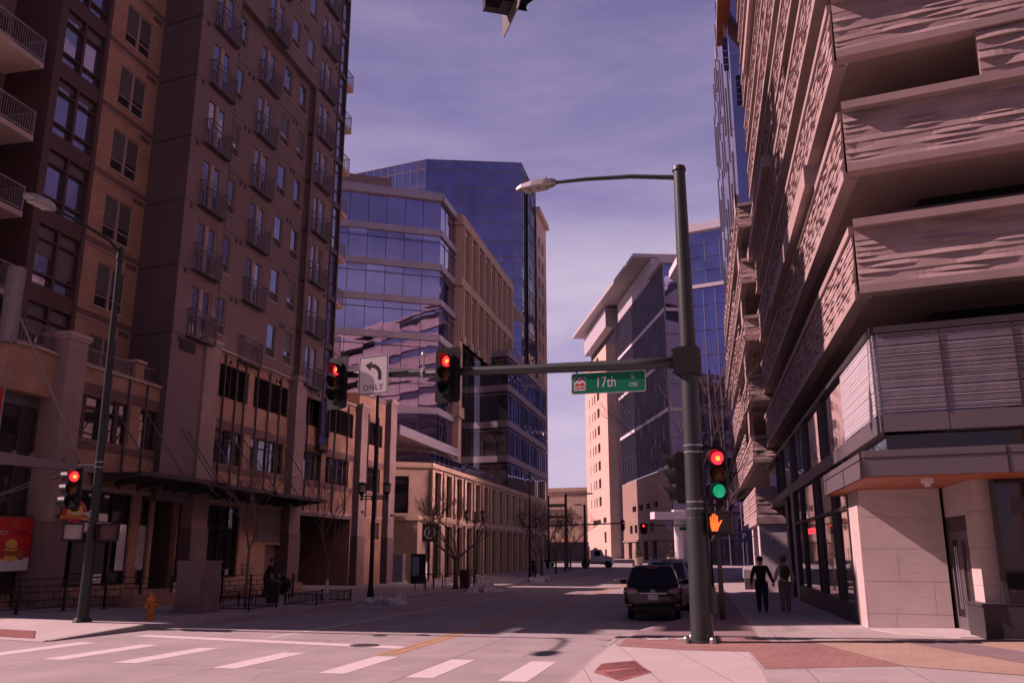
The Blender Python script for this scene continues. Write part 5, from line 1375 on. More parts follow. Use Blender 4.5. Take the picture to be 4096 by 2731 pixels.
# street name sign
sn = thing('street_name_sign', 'green 17th St street name sign hanging from two straps under the mast arm', 'street sign')
sign_plate(sn, 1.86, .52, 'sign_white', rad=.05, name='border'); sign_plate(sn, 1.82, .48, 'sign_green', rad=.045, name='panel', d=.003)
for txt, sz, u, z, sx in (('17th', .36, -.05, .0, .8), ('St', .14, .62, .1, .8), ('1700', .14, .62, -.09, .8)):
    q = text_mb(txt, sz, Fr(u, -.0095, (1, 0), (0, -1), z), .001, sx); build(q, 'lettering', M['sign_white'], sn)
m_ = MB(LOC); m_.box(-.86, -.56, .0092, .0105, -.17, .15); lg = build(m_, 'city_emblem', M['sign_white'], sn)
m_ = MB(LOC); m_.box(-.85, -.57, .0106, .0112, .0, .14); build(m_, 'emblem_sky', M['sign_blue'], lg)
m_ = MB(LOC); m_.face([m_.vert(u, .0114, z) for u, z in ((-.85, -.02), (-.85, .02), (-.78, .09), (-.72, .04), (-.64, .1), (-.57, .03), (-.57, -.02))]); build(m_, 'emblem_snow', M['sign_white'], lg)
m_ = MB(LOC)
m_.face([m_.vert(u, .0118, z) for u, z in ((-.845, -.055), (-.78, .03), (-.72, -.03), (-.71, -.055))]); m_.face([m_.vert(u, .0118, z) for u, z in ((-.71, -.055), (-.715, -.03), (-.64, .04), (-.575, -.055))]); build(m_, 'emblem_mountain', M['red_paint'], lg)
m_ = MB(LOC); m_.face([m_.vert(-.715 + .035 * math.cos(R(30 * k)), .012, .1 + .035 * math.sin(R(30 * k))) for k in range(12)]); build(m_, 'emblem_sun', M['orange'], lg)
q = text_mb('DENVER', .085, Fr(-.71, -.0125, (1, 0), (0, -1), -.112), .001, .82); build(q, 'lettering', M['red_paint'], lg)
m_ = MB(LOC)
for u in (-.8, .8): m_.box(u - .02, u + .02, -.02, .0, .26, .46)
build(m_, 'strap', M['black'], sn)
sn.location = on_arm(1.95, 5.76, .04); sn.rotation_euler = (0, R(1.5), RZ)
# pedestrian signals
def ped_signal(label, lit=True, face='black'):
    t = thing('pedestrian_signal', label, 'pedestrian signal', group='pedestrian signals')
    m_ = MB(LOC); m_.box(-.25, .25, -.14, .08, -.23, .23); build(m_, 'housing', M['black'], t)
    m_ = MB(LOC); m_.box(-.27, .27, .08, .2, .21, .25); m_.box(-.27, -.235, .08, .18, -.24, .21); m_.box(.235, .27, .08, .18, -.24, .21); m_.box(-.235, .235, .08, .11, -.25, -.21); build(m_, 'hood', M['black'], t)
    m_ = MB(LOC); m_.quad((-.23, .083, -.2), (.23, .083, -.2), (.23, .083, .2), (-.23, .083, .2)); build(m_, 'screen', M[face], t)
    if lit:
        m_ = MB(LOC); hx_ = -.11
        m_.face([m_.vert(hx_ + u, .09, z) for u, z in ((-.065, -.17), (.06, -.17), (.085, -.09), (.085, .02), (-.09, .02), (-.09, -.06))])
        for k, (u, l) in enumerate(((-.078, .11), (-.032, .16), (.014, .17), (.06, .13))): m_.face([m_.vert(hx_ + uu, .09, z) for uu, z in ((u - .017, .018), (u + .017, .018), (u + .016, .02 + l), (u + .006, .035 + l), (u - .006, .035 + l), (u - .016, .02 + l))])
        m_.face([m_.vert(hx_ + u, .09, z) for u, z in ((.08, -.1), (.15, .02), (.17, .05), (.16, .065), (.135, .055), (.08, -.02))])
        build(m_, 'lit_hand', M['hand'], t)
    return t
pd = ped_signal('pedestrian signal with lit orange hand on the dark green post', face='grey_dark'); pd.location = on_arm(-.53, 2.43, .05); pd.rotation_euler = (0, 0, RZ)
# ------------------------------------------------------------------ left corner pole
QX, QY = -16.95, 22.0
qz = zl(QX, QY)
lpole = thing('street_lamp_post', 'slim dark lamp post with signals at the left corner near the fire hydrant', 'lamp post', (QX, QY, qz))
FQ = Fr(QX, QY, (1, 0), (0, 1))
m_ = MB(FQ); m_.tube([(0, 0, qz), (-.0, 0, 3), (-.06, 0, 7), (-.12, 0, 10.9)], [.16, .125, .1, .075], 16); m_.tube([(0, 0, qz), (0, 0, qz + .12)], [.26, .2], 12); build(m_, 'pole', M['shaded_steel'], lpole)
m_ = MB(FQ); m_.tube([(-.12, 0, 10.75), (-.1, -.6, 10.95), (-.05, -2.0, 11.0), (-.0, -3.0, 10.97)], [.05, .05, .045, .04], 10); m_.tube([(-.12, 0, 10.5), (-.12, 0, 10.9)], .1, 12); build(m_, 'lamp_arm', M['shaded_steel'], lpole)
luminaire(lpole, Fr(QX - .0, QY - 3.0, (0, -1), (1, 0)), 0, 0, 10.95)
m_ = MB(FQ)
for z in (4.35, 4.2, 2.95, 2.83, 2.55, 2.3): m_.tube([(-.015, 0, z - .015), (-.015, 0, z + .015)], .128, 14)
build_each(m_, 'steel_strap', M['steel'], lpole)
m_ = MB(FQ)
for z in (4.28, 2.9): m_.box(-.7, -.1, -.03, .03, z - .025, z + .025)
m_.box(-.6, -.1, -.03, .03, 2.6, 2.64); m_.box(.1, .55, -.03, .03, 2.6, 2.64); build_each(m_, 'signal_bracket', M['steel'], lpole)
s4_ = dup(sg2, (QX - .72, QY - .05, 3.58), R(24), 'signal showing red on the slim left corner post above the shop terrace')
for o in kids(s4_):
    if o.name.startswith('green_lens'):
        o.data = o.data.copy(); o.data.materials[0] = M['lens_green']
dup(sg3, (QX - 1.05, QY + .25, 3.6), R(-95), 'dark side-on signal behind the red one on the left corner post')
p2 = ped_signal('pedestrian signal with pale sunlit face on the left corner post', False, 'blind'); p2.location = (QX - .6, QY - .02, 2.38); p2.rotation_euler = (0, 0, R(35))  # pale face colour stands in for sun on the lens plate
p3 = ped_signal('unlit brown-faced pedestrian signal on the right of the left corner post', False, 'bronze'); p3.location = (QX + .5, QY + .05, 2.36); p3.rotation_euler = (0, 0, R(20))
# hanging signal over the near crossing, cut by the top of the frame
os_ = dup(sg3, (-1.74, 8, 8.06), R(118), 'dark signal hanging over the near crossing, cut by the top of the picture')
m_ = MB(LOC); p = [(-.3, -.72), (.3, -.72), (.36, -.66), (.36, .66), (-.36, .66), (-.36, -.66)]
m_.loft([[(u, .0, z) for u, z in p], [(u, .012, z) for u, z in p]]); build(m_, 'backplate', M['blind_dark'], os_)
nm_ = thing('street_name_sign', 'pale underside of a sign over the near crossing at the top edge of the picture', 'street sign', (-2.08, 8.0, 7.88))
m_ = MB(LOC); m_.box(-.42, .3, -.02, .02, -.16, .3); m_.box(-.05, .02, -.03, .03, -.185, -.16); b_ = build(m_, 'panel', M['sign_white'], nm_); nm_.rotation_euler = (R(25), 0, R(10))

# ------------------------------------------------------------------ lamp posts with twin lanterns
def lamp_post(label, h=9.6, zl_=4.6, arm=.62, tall=True, thin=.1, mt='black'):
    t = thing('lantern_post', label, 'lamp post', group='lamp posts with twin lanterns')
    m_ = MB(LOC); m_.tube([(0, 0, 0), (0, 0, 2.5), (0, 0, h)], [thin * 1.3, thin, thin * .7], 12); m_.tube([(0, 0, 0), (0, 0, .35)], [thin * 1.9, thin * 1.4], 12); m_.tube([(0, 0, zl_ - .1), (0, 0, zl_ + .15)], thin * 1.4, 10); build(m_, 'pole', M[mt], t)
    m_ = MB(LOC)
    for z in (zl_, zl_ + .12): m_.tube([(-arm, 0, z), (arm, 0, z)], .028, 8)
    build(m_, 'cross_arm', M['black'], t)
    for sx in (-1, 1):
        m_ = MB(LOC); m_.lathe([(.04, zl_ - .1), (.05, zl_ + .05), (.05, zl_ + .12), (.16, zl_ + .3), (.17, zl_ + .33)], sx * arm, 0, 8)
        for k in range(8): a = R(45 * k + 22); m_.tube([(sx * arm + .165 * math.cos(a), .165 * math.sin(a), zl_ + .32), (sx * arm + .195 * math.cos(a), .195 * math.sin(a), zl_ + .68)], .014, 4)
        m_.lathe([(.22, zl_ + .67), (.23, zl_ + .72), (.1, zl_ + .8), (.03, zl_ + .82)], sx * arm, 0, 8); l_ = build(m_, 'lantern', M['black'], t)
        m_ = MB(LOC); m_.lathe([(.14, zl_ + .34), (.17, zl_ + .66)], sx * arm, 0, 8); build(m_, 'lantern_glass', M['blind'], l_)
    return t
l1 = lamp_post('tall black twin-lantern lamp post on the left kerb before the alley', 9.7, 4.62)
l1.location = (-15.7, 40.6, zl(-15.7, 40.6)); l1.rotation_euler = (0, 0, R(12))
l2 = dup(l1, (-15.7, 80.5, zl(-15.7, 80)), R(8), 'farther tall black twin-lantern post beside the stone podium')
l3 = lamp_post('short grey-green lantern post behind the spreading bare tree', 5.1, 4.35, .58, thin=.07, mt='green_steel'); l3.location = (-15.75, 60.5, zl(-15.7, 60.5)); l3.rotation_euler = (0, 0, R(10))
# far intersection poles
def far_pole(label, x, y, h, arm, lean=0):
    t = thing('street_lamp_post', label, 'lamp post', (x, y, zg(y)), group='street lamps at the far junction')
    m_ = MB(); m_.tube([(x, y, zg(y)), (x, y, h)], [.3, .16], 10); build(m_, 'pole', M['bronze'], t)
    m_ = MB(); m_.tube([(x, y, h - .15), (x + arm * .8, y, h - .05)], .06, 6); build(m_, 'lamp_arm', M['bronze'], t)
    m_ = MB(); m_.box(x + arm * .8 - (.0 if arm > 0 else .8), x + arm * .8 + (.8 if arm > 0 else 0), y - .2, y + .2, h - .1, h + .1); build(m_, 'luminaire', M['lamp_shell'], t)
    return t
fp = far_pole('tall brown lamp post with long arm towards the right at the far junction', -18.0, 118, 9.6, 3.6)
fp2 = far_pole('shorter brown lamp post with lamp to the left at the far junction', -15.7, 120, 8.25, -.7)
m_ = MB(); m_.tube([(-20.3, 117.5, 5.35), (-10.4, 117.5, 5.62)], .09, 8); m_.tube([(-20.3, 117.5, zg(117)), (-20.3, 117.5, 9.3)], .13, 8)
fm = build(m_, 'far_mast', M['black'], at=(-20.3, 117.5, zg(117))); fm.name = 'signal_mast'; tag(fm, 'thin dark mast arm crossing the far junction from the left', 'signal post')
m_ = MB(); m_.tube([(-.3, 119.5, 5.3), (-7.7, 119.5, 5.45)], .07, 8); m_.tube([(-.3, 119.5, zg(119)), (-.3, 119.5, 6.5)], .14, 8)
fm2 = build(m_, 'signal_mast', M['bronze'], at=(-.3, 119.5, zg(119))); tag(fm2, 'thin mast arm over the far junction from the right, partly behind the post', 'signal post')
f1 = dup(sg1, (-10.3, 117.2, 5.35), R(60), 'far junction signal seen edge-on at the end of the left mast arm')
f2 = dup(sg1, (-7.7, 119.2, 4.95), R(5), 'small far junction signal glowing red before the dark stone base')
ts2 = turn_sign('small white lane sign with black arrow on the far mast arm', .8, .95, False); ts2.location = (-4.3, 119.2, 5.25)
m_ = MB(); m_.box(-3.0, -1.2, 119.15, 119.2, 4.7, 5.15); g_ = build(m_, 'street_name_sign', M['sign_green'], at=(-2.1, 119.2, 4.9)); tag(g_, 'far green street name sign left of the dark post', 'street sign')
m_ = MB(); m_.box(-2.5, -1.1, 119.2, 119.25, 5.4, 6.1); g_ = build(m_, 'road_sign', M['sign_white'], at=(-1.8, 119.2, 5.7)); tag(g_, 'far blank white road sign above the green name sign', 'road sign')

# ------------------------------------------------------------------ left pavement furniture
cab = thing('utility_cabinet', 'weathered grey-brown utility cabinet standing on the left pavement', 'cabinet', (-16.4, 27.2, zl(-16.4, 27)))
FCb = Fr(-15.97, 26.39, (-.995, -.1), (.1, -.995)); z0 = zl(-16, 27)
m_ = MB(FCb); m_.box(-.02, .97, -1.25, .02, z0, z0 + .18); m_.box(0, .95, -1.23, 0, z0 + .18, z0 + 1.6); m_.box(-.03, .98, -1.26, .03, z0 + 1.602, z0 + 1.66); build(m_, 'body', M['cabinet'], cab)
m_ = MB(FCb); m_.box(.06, .89, .0, .025, z0 + .24, z0 + 1.54); m_.box(.5, .56, .025, .05, z0 + .8, z0 + .95); build(m_, 'door', M['cabinet'], cab)
hyd = thing('fire_hydrant', 'orange-yellow fire hydrant near the left kerb', 'fire hydrant', (-15.8, 23.4, zl(-15.8, 23.4)))
FHy = Fr(-15.8, 23.4, (1, 0), (0, -1), zl(-15.8, 23.4))
m_ = MB(FHy); m_.lathe([(.15, 0), (.15, .05), (.1, .06), (.1, .12), (.125, .13), (.125, .17), (.105, .18), (.105, .5), (.135, .52), (.135, .56), (.115, .57), (.1, .64), (.05, .69), (.03, .7), (.03, .75)], 0, 0, 14); build(m_, 'barrel', M['orange'], hyd, smooth=False)
for a, b in (((.1, 0, .42), (.2, 0, .42)), ((-.1, 0, .42), (-.19, 0, .42)), ((0, .1, .38), (0, .21, .38))):
    m_ = MB(FHy); m_.tube([a, b], .055, 10); m_.tube([tuple(Vector(a).lerp(Vector(b), .8)), tuple(Vector(a).lerp(Vector(b), 1.15))], .035, 6); build(m_, 'outlet_cap', M['orange'], hyd)
# terrace fence
def fence(label, pts, skip=()):
    t = thing('terrace_fence', label, 'fence', (*pts[0], zl(*pts[0])), group='black terrace fences')
    for (x0, y0), (x1, y1) in zip(pts, pts[1:]):
        d = Vector((x1 - x0, y1 - y0)); L = d.length; d.normalize(); F_ = Fr(x0, y0, (d.x, d.y), (d.y, -d.x)); zz = (zl(x0, y0) + zl(x1, y1)) / 2
        m_ = MB(F_)
        for z in (.12, .36, .62, .8, 1.02): m_.box(.03, L - .03, -.012, .012, zz + z, zz + z + .03)
        for k, (za, zb_) in enumerate(((.15, .36), (.39, .62), (.65, .8))):
            n = 3
            for j in range(n): u = L * (j + (.25 if k % 2 else .7)) / n; m_.box(u, u + .02, -.009, .009, zz + za, zz + zb_)
        build(m_, 'rail_panel', M['black'], t)
    for x, y in pts:
        m_ = MB(Fr(x, y)); z = zl(x, y); m_.box(-.035, .035, -.035, .035, z, z + 1.06); m_.lathe([(.14, z), (.13, z + .012)], 0, 0, 12); build(m_, 'post', M['black'], t)
fence('black terrace fence of staggered bars in front of the corner shop', [(-21.2, 22.4), (-20.95, 24.1), (-20.8, 26.0), (-20.55, 27.7), (-20.3, 29.3), (-20.0, 30.8)])
fence('black terrace fence running behind the utility cabinet', [(-19.8, 32.0), (-19.6, 33.8), (-19.4, 35.8), (-19.2, 37.8), (-19.15, 39.4)])
# low tree guards
def guard(label, c, w, l, rz=0):
    t = thing('tree_guard', label, 'tree guard', (c[0], c[1], zl(*c)), group='low black tree guards', rz=rz)
    for k, (u0, v0, u1, v1) in enumerate(((-w, -l, w, -l), (w, -l, w, l), (w, l, -w, l), (-w, l, -w, -l))):
        d = Vector((u1 - u0, v1 - v0)); L = d.length; d.normalize(); m_ = MB(Fr(u0, v0, (d.x, d.y), (d.y, -d.x)))
        for z in (.06, .42): m_.box(0, L, -.012, .012, z, z + .03)
        n = int(L / .13)
        for j in range(1, n): m_.box(L * j / n, L * j / n + .014, -.008, .008, .09, .42)
        m_.box(-.025, .025, -.025, .025, 0, .5)
        build(m_, 'guard_panel', M['black'], t, local=True)
    return t
guard('low black tree guard next to the utility cabinet', (-16.1, 29.3), .75, 1.0)
guard('low black tree guard farther along, before the lantern post', (-15.3, 33.9), .65, 1.7)
# poster, round shop sign, wall plaque
ps = thing('shop_poster', 'red burger poster reading SPICYLICIOUS in the corner shop window', 'poster', (-23.6, 25.6, 2))
d_ = Vector((-23.9 + 23.75, 25.2 - 26.3, 0)).normalized(); FPo = Fr(-23.3, 27.06, (0, 1), (1, 0)); w0 = -2.2
m_ = MB(FPo); m_.box(w0, 0.02, -.03, .0, 1.2, 3.0); build(m_, 'panel', M['red_paint'], ps)
m_ = MB(FPo); m_.face([m_.vert(u, .004, z) for u, z in ((w0, 1.2), (.02, 1.2), (.02, 1.62), (-.35, 1.66), (-.9, 1.55), (w0, 1.7))]); build(m_, 'white_footer', M['sign_white'], ps)
def ptext(txt, sz, u, z, m_n, sx=.9, d=.008, par=ps, fr=FPo, rot=0):
    p = fr(u, d, z); q = text_mb(txt, sz, Fr(p.x, p.y, fr.U, fr.N, p.z), .001, sx); return build(q, 'lettering', M[m_n], par)
ptext("ITS", .24, -.82, 2.72, 'yellow'); ptext("SPICY", .22, -1.36, 2.46, 'sign_white'); ptext("LICIOUS", .2, -.50, 2.48, 'sign_black')
m_ = MB(FPo)
for k, (z, r, h, c) in enumerate(((1.62, .3, .12, 0), (1.76, .33, .07, 1), (1.84, .3, .06, 2), (1.92, .32, .06, 0), (2.0, .28, .1, 1), (2.1, .27, .16, 0))):
    p = [(-.87 + r * math.cos(R(30 * j)), z + h * math.sin(R(30 * j))) for j in range(12)]; m_.cur = 0 if k in (0, 3, 5) else 1
    m_.face([m_.vert(u, .006 + .001 * k, zz) for u, zz in p])
p = [(-.38 + .2 * math.cos(R(30 * j)), 1.72 + .17 * math.sin(R(30 * j))) for j in range(12)]; m_.cur = 1; m_.face([m_.vert(u, .005, zz) for u, zz in p])
build(m_, 'burger_print', [M['gold'], M['orange_dark']], ps)
m_ = MB(FPo); m_.box(w0 - .03, .05, -.035, -.005, 1.16, 1.198); m_.box(w0 - .03, .05, -.035, -.005, 3.002, 3.04); m_.box(.022, .06, -.035, -.005, 1.198, 3.002); build(m_, 'frame', M['bronze'], ps)
rs = thing('round_shop_sign', 'round red and gold hanging shop sign on the first stone pilaster', 'shop sign', (-22.6, 28.1, 3.3))
FRn = Fr(-22.5, 28.1, (.55, .835), (.835, -.55)); m_ = MB(FRn)
m_.loft([[(.42 * math.cos(R(20 * k)), -.06, 3.3 + .42 * math.sin(R(20 * k))) for k in range(18)], [(.42 * math.cos(R(20 * k)), .06, 3.3 + .42 * math.sin(R(20 * k))) for k in range(18)]]); build(m_, 'disc', M['red_paint'], rs)
m_ = MB(FRn); m_.face([m_.vert(.28 * math.cos(R(20 * k)), .064, 3.3 + .28 * math.sin(R(20 * k))) for k in range(18)]); build(m_, 'centre', M['gold'], rs)
m_ = MB(FRn); m_.box(-.48, .48, .062, .075, 3.0, 3.14); build(m_, 'ribbon', M['orange'], rs)
for k, ch in enumerate("IT'S SPICY"):
    a = R(160 - 15.5 * k); p = FRn(.345 * math.cos(a), .066, 3.3 + .345 * math.sin(a))
    if ch.strip(): build(text_mb(ch, .1, Fr(p.x, p.y, FRn.U, FRn.N, p.z), .001), 'lettering', M['sign_white'], rs)
m_ = MB(FRn); m_.box(-.62, -.4, -.02, .02, 3.5, 3.56); m_.box(-.62, -.4, -.02, .02, 3.06, 3.12); build(m_, 'bracket', M['black'], rs)
# bike racks, info kiosk, metal locker, stone post, parking meters
def rack(label, x, y):
    t = thing('bike_rack', label, 'bike rack', (x, y, zl(x, y)), group='hoop bike racks')
    m_ = MB(LOC); m_.tube([(-.3, 0, 0), (-.3, 0, .78), (-.22, 0, .88), (.22, 0, .88), (.3, 0, .78), (.3, 0, 0)], .03, 8); build(m_, 'hoop', M['black'], t); t.rotation_euler = (0, 0, R(20)); return t
r0 = rack('nearest black hoop bike rack before the stone porch', -16.3, 50.1)
for x, y, lb in ((-16.5, 52.4, 'second black hoop bike rack along the pavement by the porch'), (-16.7, 54.9, 'third black hoop bike rack, left of the spreading tree'), (-16.5, 56.9, 'farthest black hoop bike rack, close to the spreading tree trunk')):
    dup(r0, (x, y, zl(x, y)), R(20), lb)
kk = thing('information_kiosk', 'dark information kiosk with pale blue map panel by the parking entrance', 'kiosk', (-20.9, 63.6, zl(-20.9, 63.6)))
m_ = MB(Fr(-20.9, 63.6, (1, 0), (0, -1), zl(-20.9, 63.6))); m_.box(-.55, .55, -.12, .1, 0, 2.15); build(m_, 'frame', M['black'], kk)
m_ = MB(Fr(-20.9, 63.6, (1, 0), (0, -1), zl(-20.9, 63.6))); m_.box(-.45, .1, .1, .11, .55, 1.95); build(m_, 'map_panel', M['map_blue'], kk)
lk = thing('metal_locker', 'tall grey metal locker beside the last stone pilaster', 'locker', (-21.5, 60.5, zl(-21.5, 60.5)))
FLk = Fr(-21.7, 60.2, (1, 0), (0, -1), zl(-21.7, 60.2)); m_ = MB(FLk); m_.box(0, .75, -.6, 0, .15, 2.0); m_.box(-.03, .78, -.62, .03, 2.0, 2.08)
for u in (.02, .68): m_.box(u, u + .05, -.5, -.45, 0, .15); m_.box(u, u + .05, -.05, 0, 2.08, 2.9)
m_.box(.0, .75, -.05, 0, 2.9, 2.98); build(m_, 'body', M['fin'], lk)
sp = thing('stone_bollard_post', 'square tan stone post between the spreading tree and the snow heap', 'post', (-14.9, 55, zl(-14.9, 55)))
m_ = MB(Fr(-14.9, 55, (1, 0), (0, -1), zl(-14.9, 55))); m_.box(-.3, .3, -.3, .3, 0, 1.05); m_.box(-.34, .34, -.34, .34, 1.052, 1.15); build(m_, 'shaft', M['bronze'], sp)
sg_p = thing('parking_sign', 'dark square parking sign with ringed P over the podium entrance', 'sign', (-21.1, 66.9, 3.4))
FPk = Fr(-21.1, 66.9, (.82, .57), (.57, -.82)); m_ = MB(FPk); m_.box(-.7, .7, -.1, .0, 2.65, 4.05); build(m_, 'panel', M['sign_black'], sg_p)
m_ = MB(FPk)
for k in range(24):
    a0, a1 = R(15 * k), R(15 * k + 15); m_.quad((.46 * math.cos(a0), .004, 3.35 + .46 * math.sin(a0)), (.46 * math.cos(a1), .004, 3.35 + .46 * math.sin(a1)), (.38 * math.cos(a1), .004, 3.35 + .38 * math.sin(a1)), (.38 * math.cos(a0), .004, 3.35 + .38 * math.sin(a0)))
build(m_, 'ring', M['blind'], sg_p); p = FPk(0, .004, 3.35); build(text_mb('P', .62, Fr(p.x, p.y, FPk.U, FPk.N, p.z), .001), 'lettering', M['blind'], sg_p)
rp2 = thing('parking_sign', 'round blue sign with white P over the white garage wall', 'sign', (2.45, 55.6, 2.75))
FRp = Fr(2.45, 55.6, (1, 0), (0, -1)); m_ = MB(FRp); m_.loft([[(.37 * math.cos(R(18 * k)), -.05, 2.78 + .37 * math.sin(R(18 * k))) for k in range(20)], [(.37 * math.cos(R(18 * k)), .05, 2.78 + .37 * math.sin(R(18 * k))) for k in range(20)]]); m_.tube([(.3, 0, 2.78), (.6, 0, 2.78)], .03, 6); build(m_, 'disc', M['sign_blue'], rp2)
build(text_mb('P', .5, Fr(2.45, 55.55, (1, 0), (0, -1), 2.78), .012), 'lettering', M['sign_white'], rp2)
pb = thing('ticket_booth', 'small white ticket booth with grey base inside the garage entrance', 'booth', (2.7, 56, zr(2.7, 56)))
FBo = Fr(2.7, 56, (1, 0), (0, -1), zr(2.7, 56)); m_ = MB(FBo); m_.box(-.42, .42, -.3, .3, .65, 1.15); m_.loft([[(-.42, -.3, 1.15), (.42, -.3, 1.15), (.42, .3, 1.15), (-.42, .3, 1.15)], [(-.3, -.2, 1.35), (.42, -.2, 1.42), (.42, .2, 1.42), (-.3, .2, 1.35)]]); build(m_, 'cabin', M['sign_white'], pb)
m_ = MB(FBo); m_.box(-.36, .36, -.25, .25, 0, .65); build(m_, 'base', M['grey_panel'], pb)
for k, (x, y, lb) in enumerate(((.0, 31.5, 'nearest parking meter on the right kerb, just right of the green post'), (.0, 37.5, 'second parking meter along the right kerb'), (.05, 44.0, 'third parking meter along the right kerb'))):
    if k == 0:
        pm = thing('parking_meter', lb, 'parking meter', (x, y, zr(x, y)), group='parking meters on the right kerb')
        m_ = MB(LOC); m_.tube([(0, 0, 0), (0, 0, 1.05)], .03, 8); build(m_, 'post', M['grey_panel'], pm)
        m_ = MB(LOC); m_.lathe([(.06, 1.05), (.1, 1.15), (.1, 1.32), (.05, 1.42)], 0, 0, 10); m_.box(-.05, .05, .08, .1, 1.2, 1.3); build(m_, 'head', M['grey_dark'], pm)
    else: dup(pm, (x, y, zr(x, y)), 0, lb)
sp2 = thing('sign_post', 'thin grey no-parking sign post behind the green steel post', 'sign post', (.1, 36, zr(.1, 36)))
m_ = MB(Fr(.1, 36, (1, 0), (0, -1), zr(.1, 36))); m_.tube([(0, 0, 0), (0, 0, 2.6)], .03, 6); build(m_, 'post', M['steel'], sp2); m_ = MB(Fr(.1, 36, (1, 0), (0, -1), zr(.1, 36))); m_.box(-.15, .15, .03, .04, 2.05, 2.55); build(m_, 'plate', M['sign_white'], sp2)
# planters with clipped shrubs by the hotel entrance
def planter(label, x, y):
    t = thing('planter', label, 'planter', (x, y, zg(y)), group='planters by the hotel entrance')
    m_ = MB(LOC); m_.lathe([(.5, 0), (.75, 1.1), (.8, 1.15), (.65, 1.15), (.6, 1.05)], 0, 0, 14); build(m_, 'pot', M['coping'], t)
    s_ = MB(LOC); rg = random.Random(3)
    for k in range(420):
        h = rg.random(); r = .75 * (1 - h) ** .7 * rg.uniform(.3, 1.05) + .04; a = rg.uniform(0, 6.28); c = (r * math.cos(a), r * math.sin(a), 1.1 + h * 2.0)
        e = .13; q = [(rg.uniform(-e, e), rg.uniform(-e, e), rg.uniform(-e, e)) for _ in range(3)]; s_.face([s_.vert(c[0] + x_, c[1] + y_, c[2] + z_) for x_, y_, z_ in q])
    build(s_, 'shrub', M['shrub'], t); return t
pt = planter('left terracotta planter with a cone shrub by the hotel canopy', -9.7, 136)
dup(pt, (-4.7, 135.2, zg(136)), .5, 'right terracotta planter with a cone shrub before the white column')
# ------------------------------------------------------------------ trees
def bare_tree(name, label, x, y, z, h, trunk_h, spread, seed, mt='bark', r0=.11, levels=5, group='bare street trees', lean=(0, 0), forks=3):
    t = thing(name, label, 'tree', (x, y, z), group=group)
    rg = random.Random(seed)
    tm = MB(); bm_ = MB()
    top = Vector((x + lean[0], y + lean[1], z + trunk_h))
    tm.tube([(x, y, z), (x + lean[0] * .4, y + lean[1] * .4, z + trunk_h * .5), tuple(top)], [r0 * 1.25, r0, r0 * .85], 9, world=True)
    def grow(p, d, L, r, lv):
        pts = [p]; q = p.copy(); dd = d.copy()
        for k in range(3):
            dd = (dd + Vector((rg.uniform(-.18, .18), rg.uniform(-.18, .18), rg.uniform(-.05, .14)))).normalized(); q = q + dd * L / 3; pts.append(q.copy())
        bm_.tube([tuple(v) for v in pts], [r, r * .85, r * .72, r * .6], 5 if lv > 2 else 4 if lv > 1 else 3, False, world=True)
        if lv == 0: return
        n = 2 if lv > 4 else rg.choice((2, 3, 3, 4) if lv > 1 else (3, 4, 4))
        for k in range(n):
            a = rg.uniform(0, 6.28); s = rg.uniform(.35, .75)
            nd = (dd + Vector((math.cos(a) * s, math.sin(a) * s, rg.uniform(-.12, .3) * (1 if spread < 1 else .6)))).normalized()
            grow(pts[rg.choice((2, 3, 3))].copy(), nd, L * rg.uniform(.62, .85), r * .6, lv - 1)
    for k in range(forks):
        a = 6.28 * k / forks + rg.uniform(-.4, .4)
        grow(top.copy(), Vector((math.cos(a) * spread, math.sin(a) * spread, 1)).normalized(), (h - trunk_h) * .42, r0 * .62, levels)
    build(tm, 'trunk', M[mt], t, smooth=True); build(bm_, 'branches', M[mt], t)
    return t
bare_tree('bare_tree', 'low spreading bare tree in front of the stone porch and podium', -15.1, 53.4, zl(-15, 53), 5.4, 1.75, 1.15, 5, 'bark', .14, 6, forks=4)
bare_tree('bare_tree', 'thin bare sapling in the guard beside the utility cabinet', -16.2, 29.6, zl(-16, 29), 5.0, 2.0, .35, 8, 'bark', .05, 4)
sap = bare_tree('bare_tree', 'thin bare sapling with white-wrapped stem in the second guard', -15.3, 34.6, zl(-15, 34), 4.8, 1.7, .35, 12, 'bark', .045, 4)
m_ = MB(); m_.tube([(-15.3, 34.6, zl(-15, 34)), (-15.3, 34.6, zl(-15, 34) + .9)], .075, 8, world=True); build(m_, 'stem_wrap', M['sign_white'], sap)
for k, (x, y, h, s, lb) in enumerate(((-16.3, 90, 6.2, 21, 'bare tree nearest to the far end of the stone podium'), (-16.0, 97, 6.0, 22, 'bare tree between the two far brown lamp posts'), (-16.2, 105, 6.5, 23, 'bare tree before the sandstone hall, right of its neighbours'), (-16.6, 112, 6.5, 24, 'bare tree farthest away at the far junction'), (-15.8, 84, 6.5, 25, 'bare tree close behind the far twin-lantern post'))):
    bare_tree('bare_tree', lb, x, y, zl(x, y), h, 2.0, .7, s, 'bark', .11, 5)
bare_tree('bare_tree', 'bare tree on the right pavement behind the dark green signal post', .45, 27.4, zr(.45, 27.4), 7.2, 2.6, .45, 31, 'bark', .07, 5)
for k, (x, y, s, lb) in enumerate(((.3, 41, 32, 'second bare tree on the right pavement, behind the green post'), (.3, 58, 33, 'third bare tree on the right pavement towards the garage'))):
    bare_tree('bare_tree', lb, x, y, zr(x, y), 7.5, 2.6, .5, s, 'bark', .08, 4)
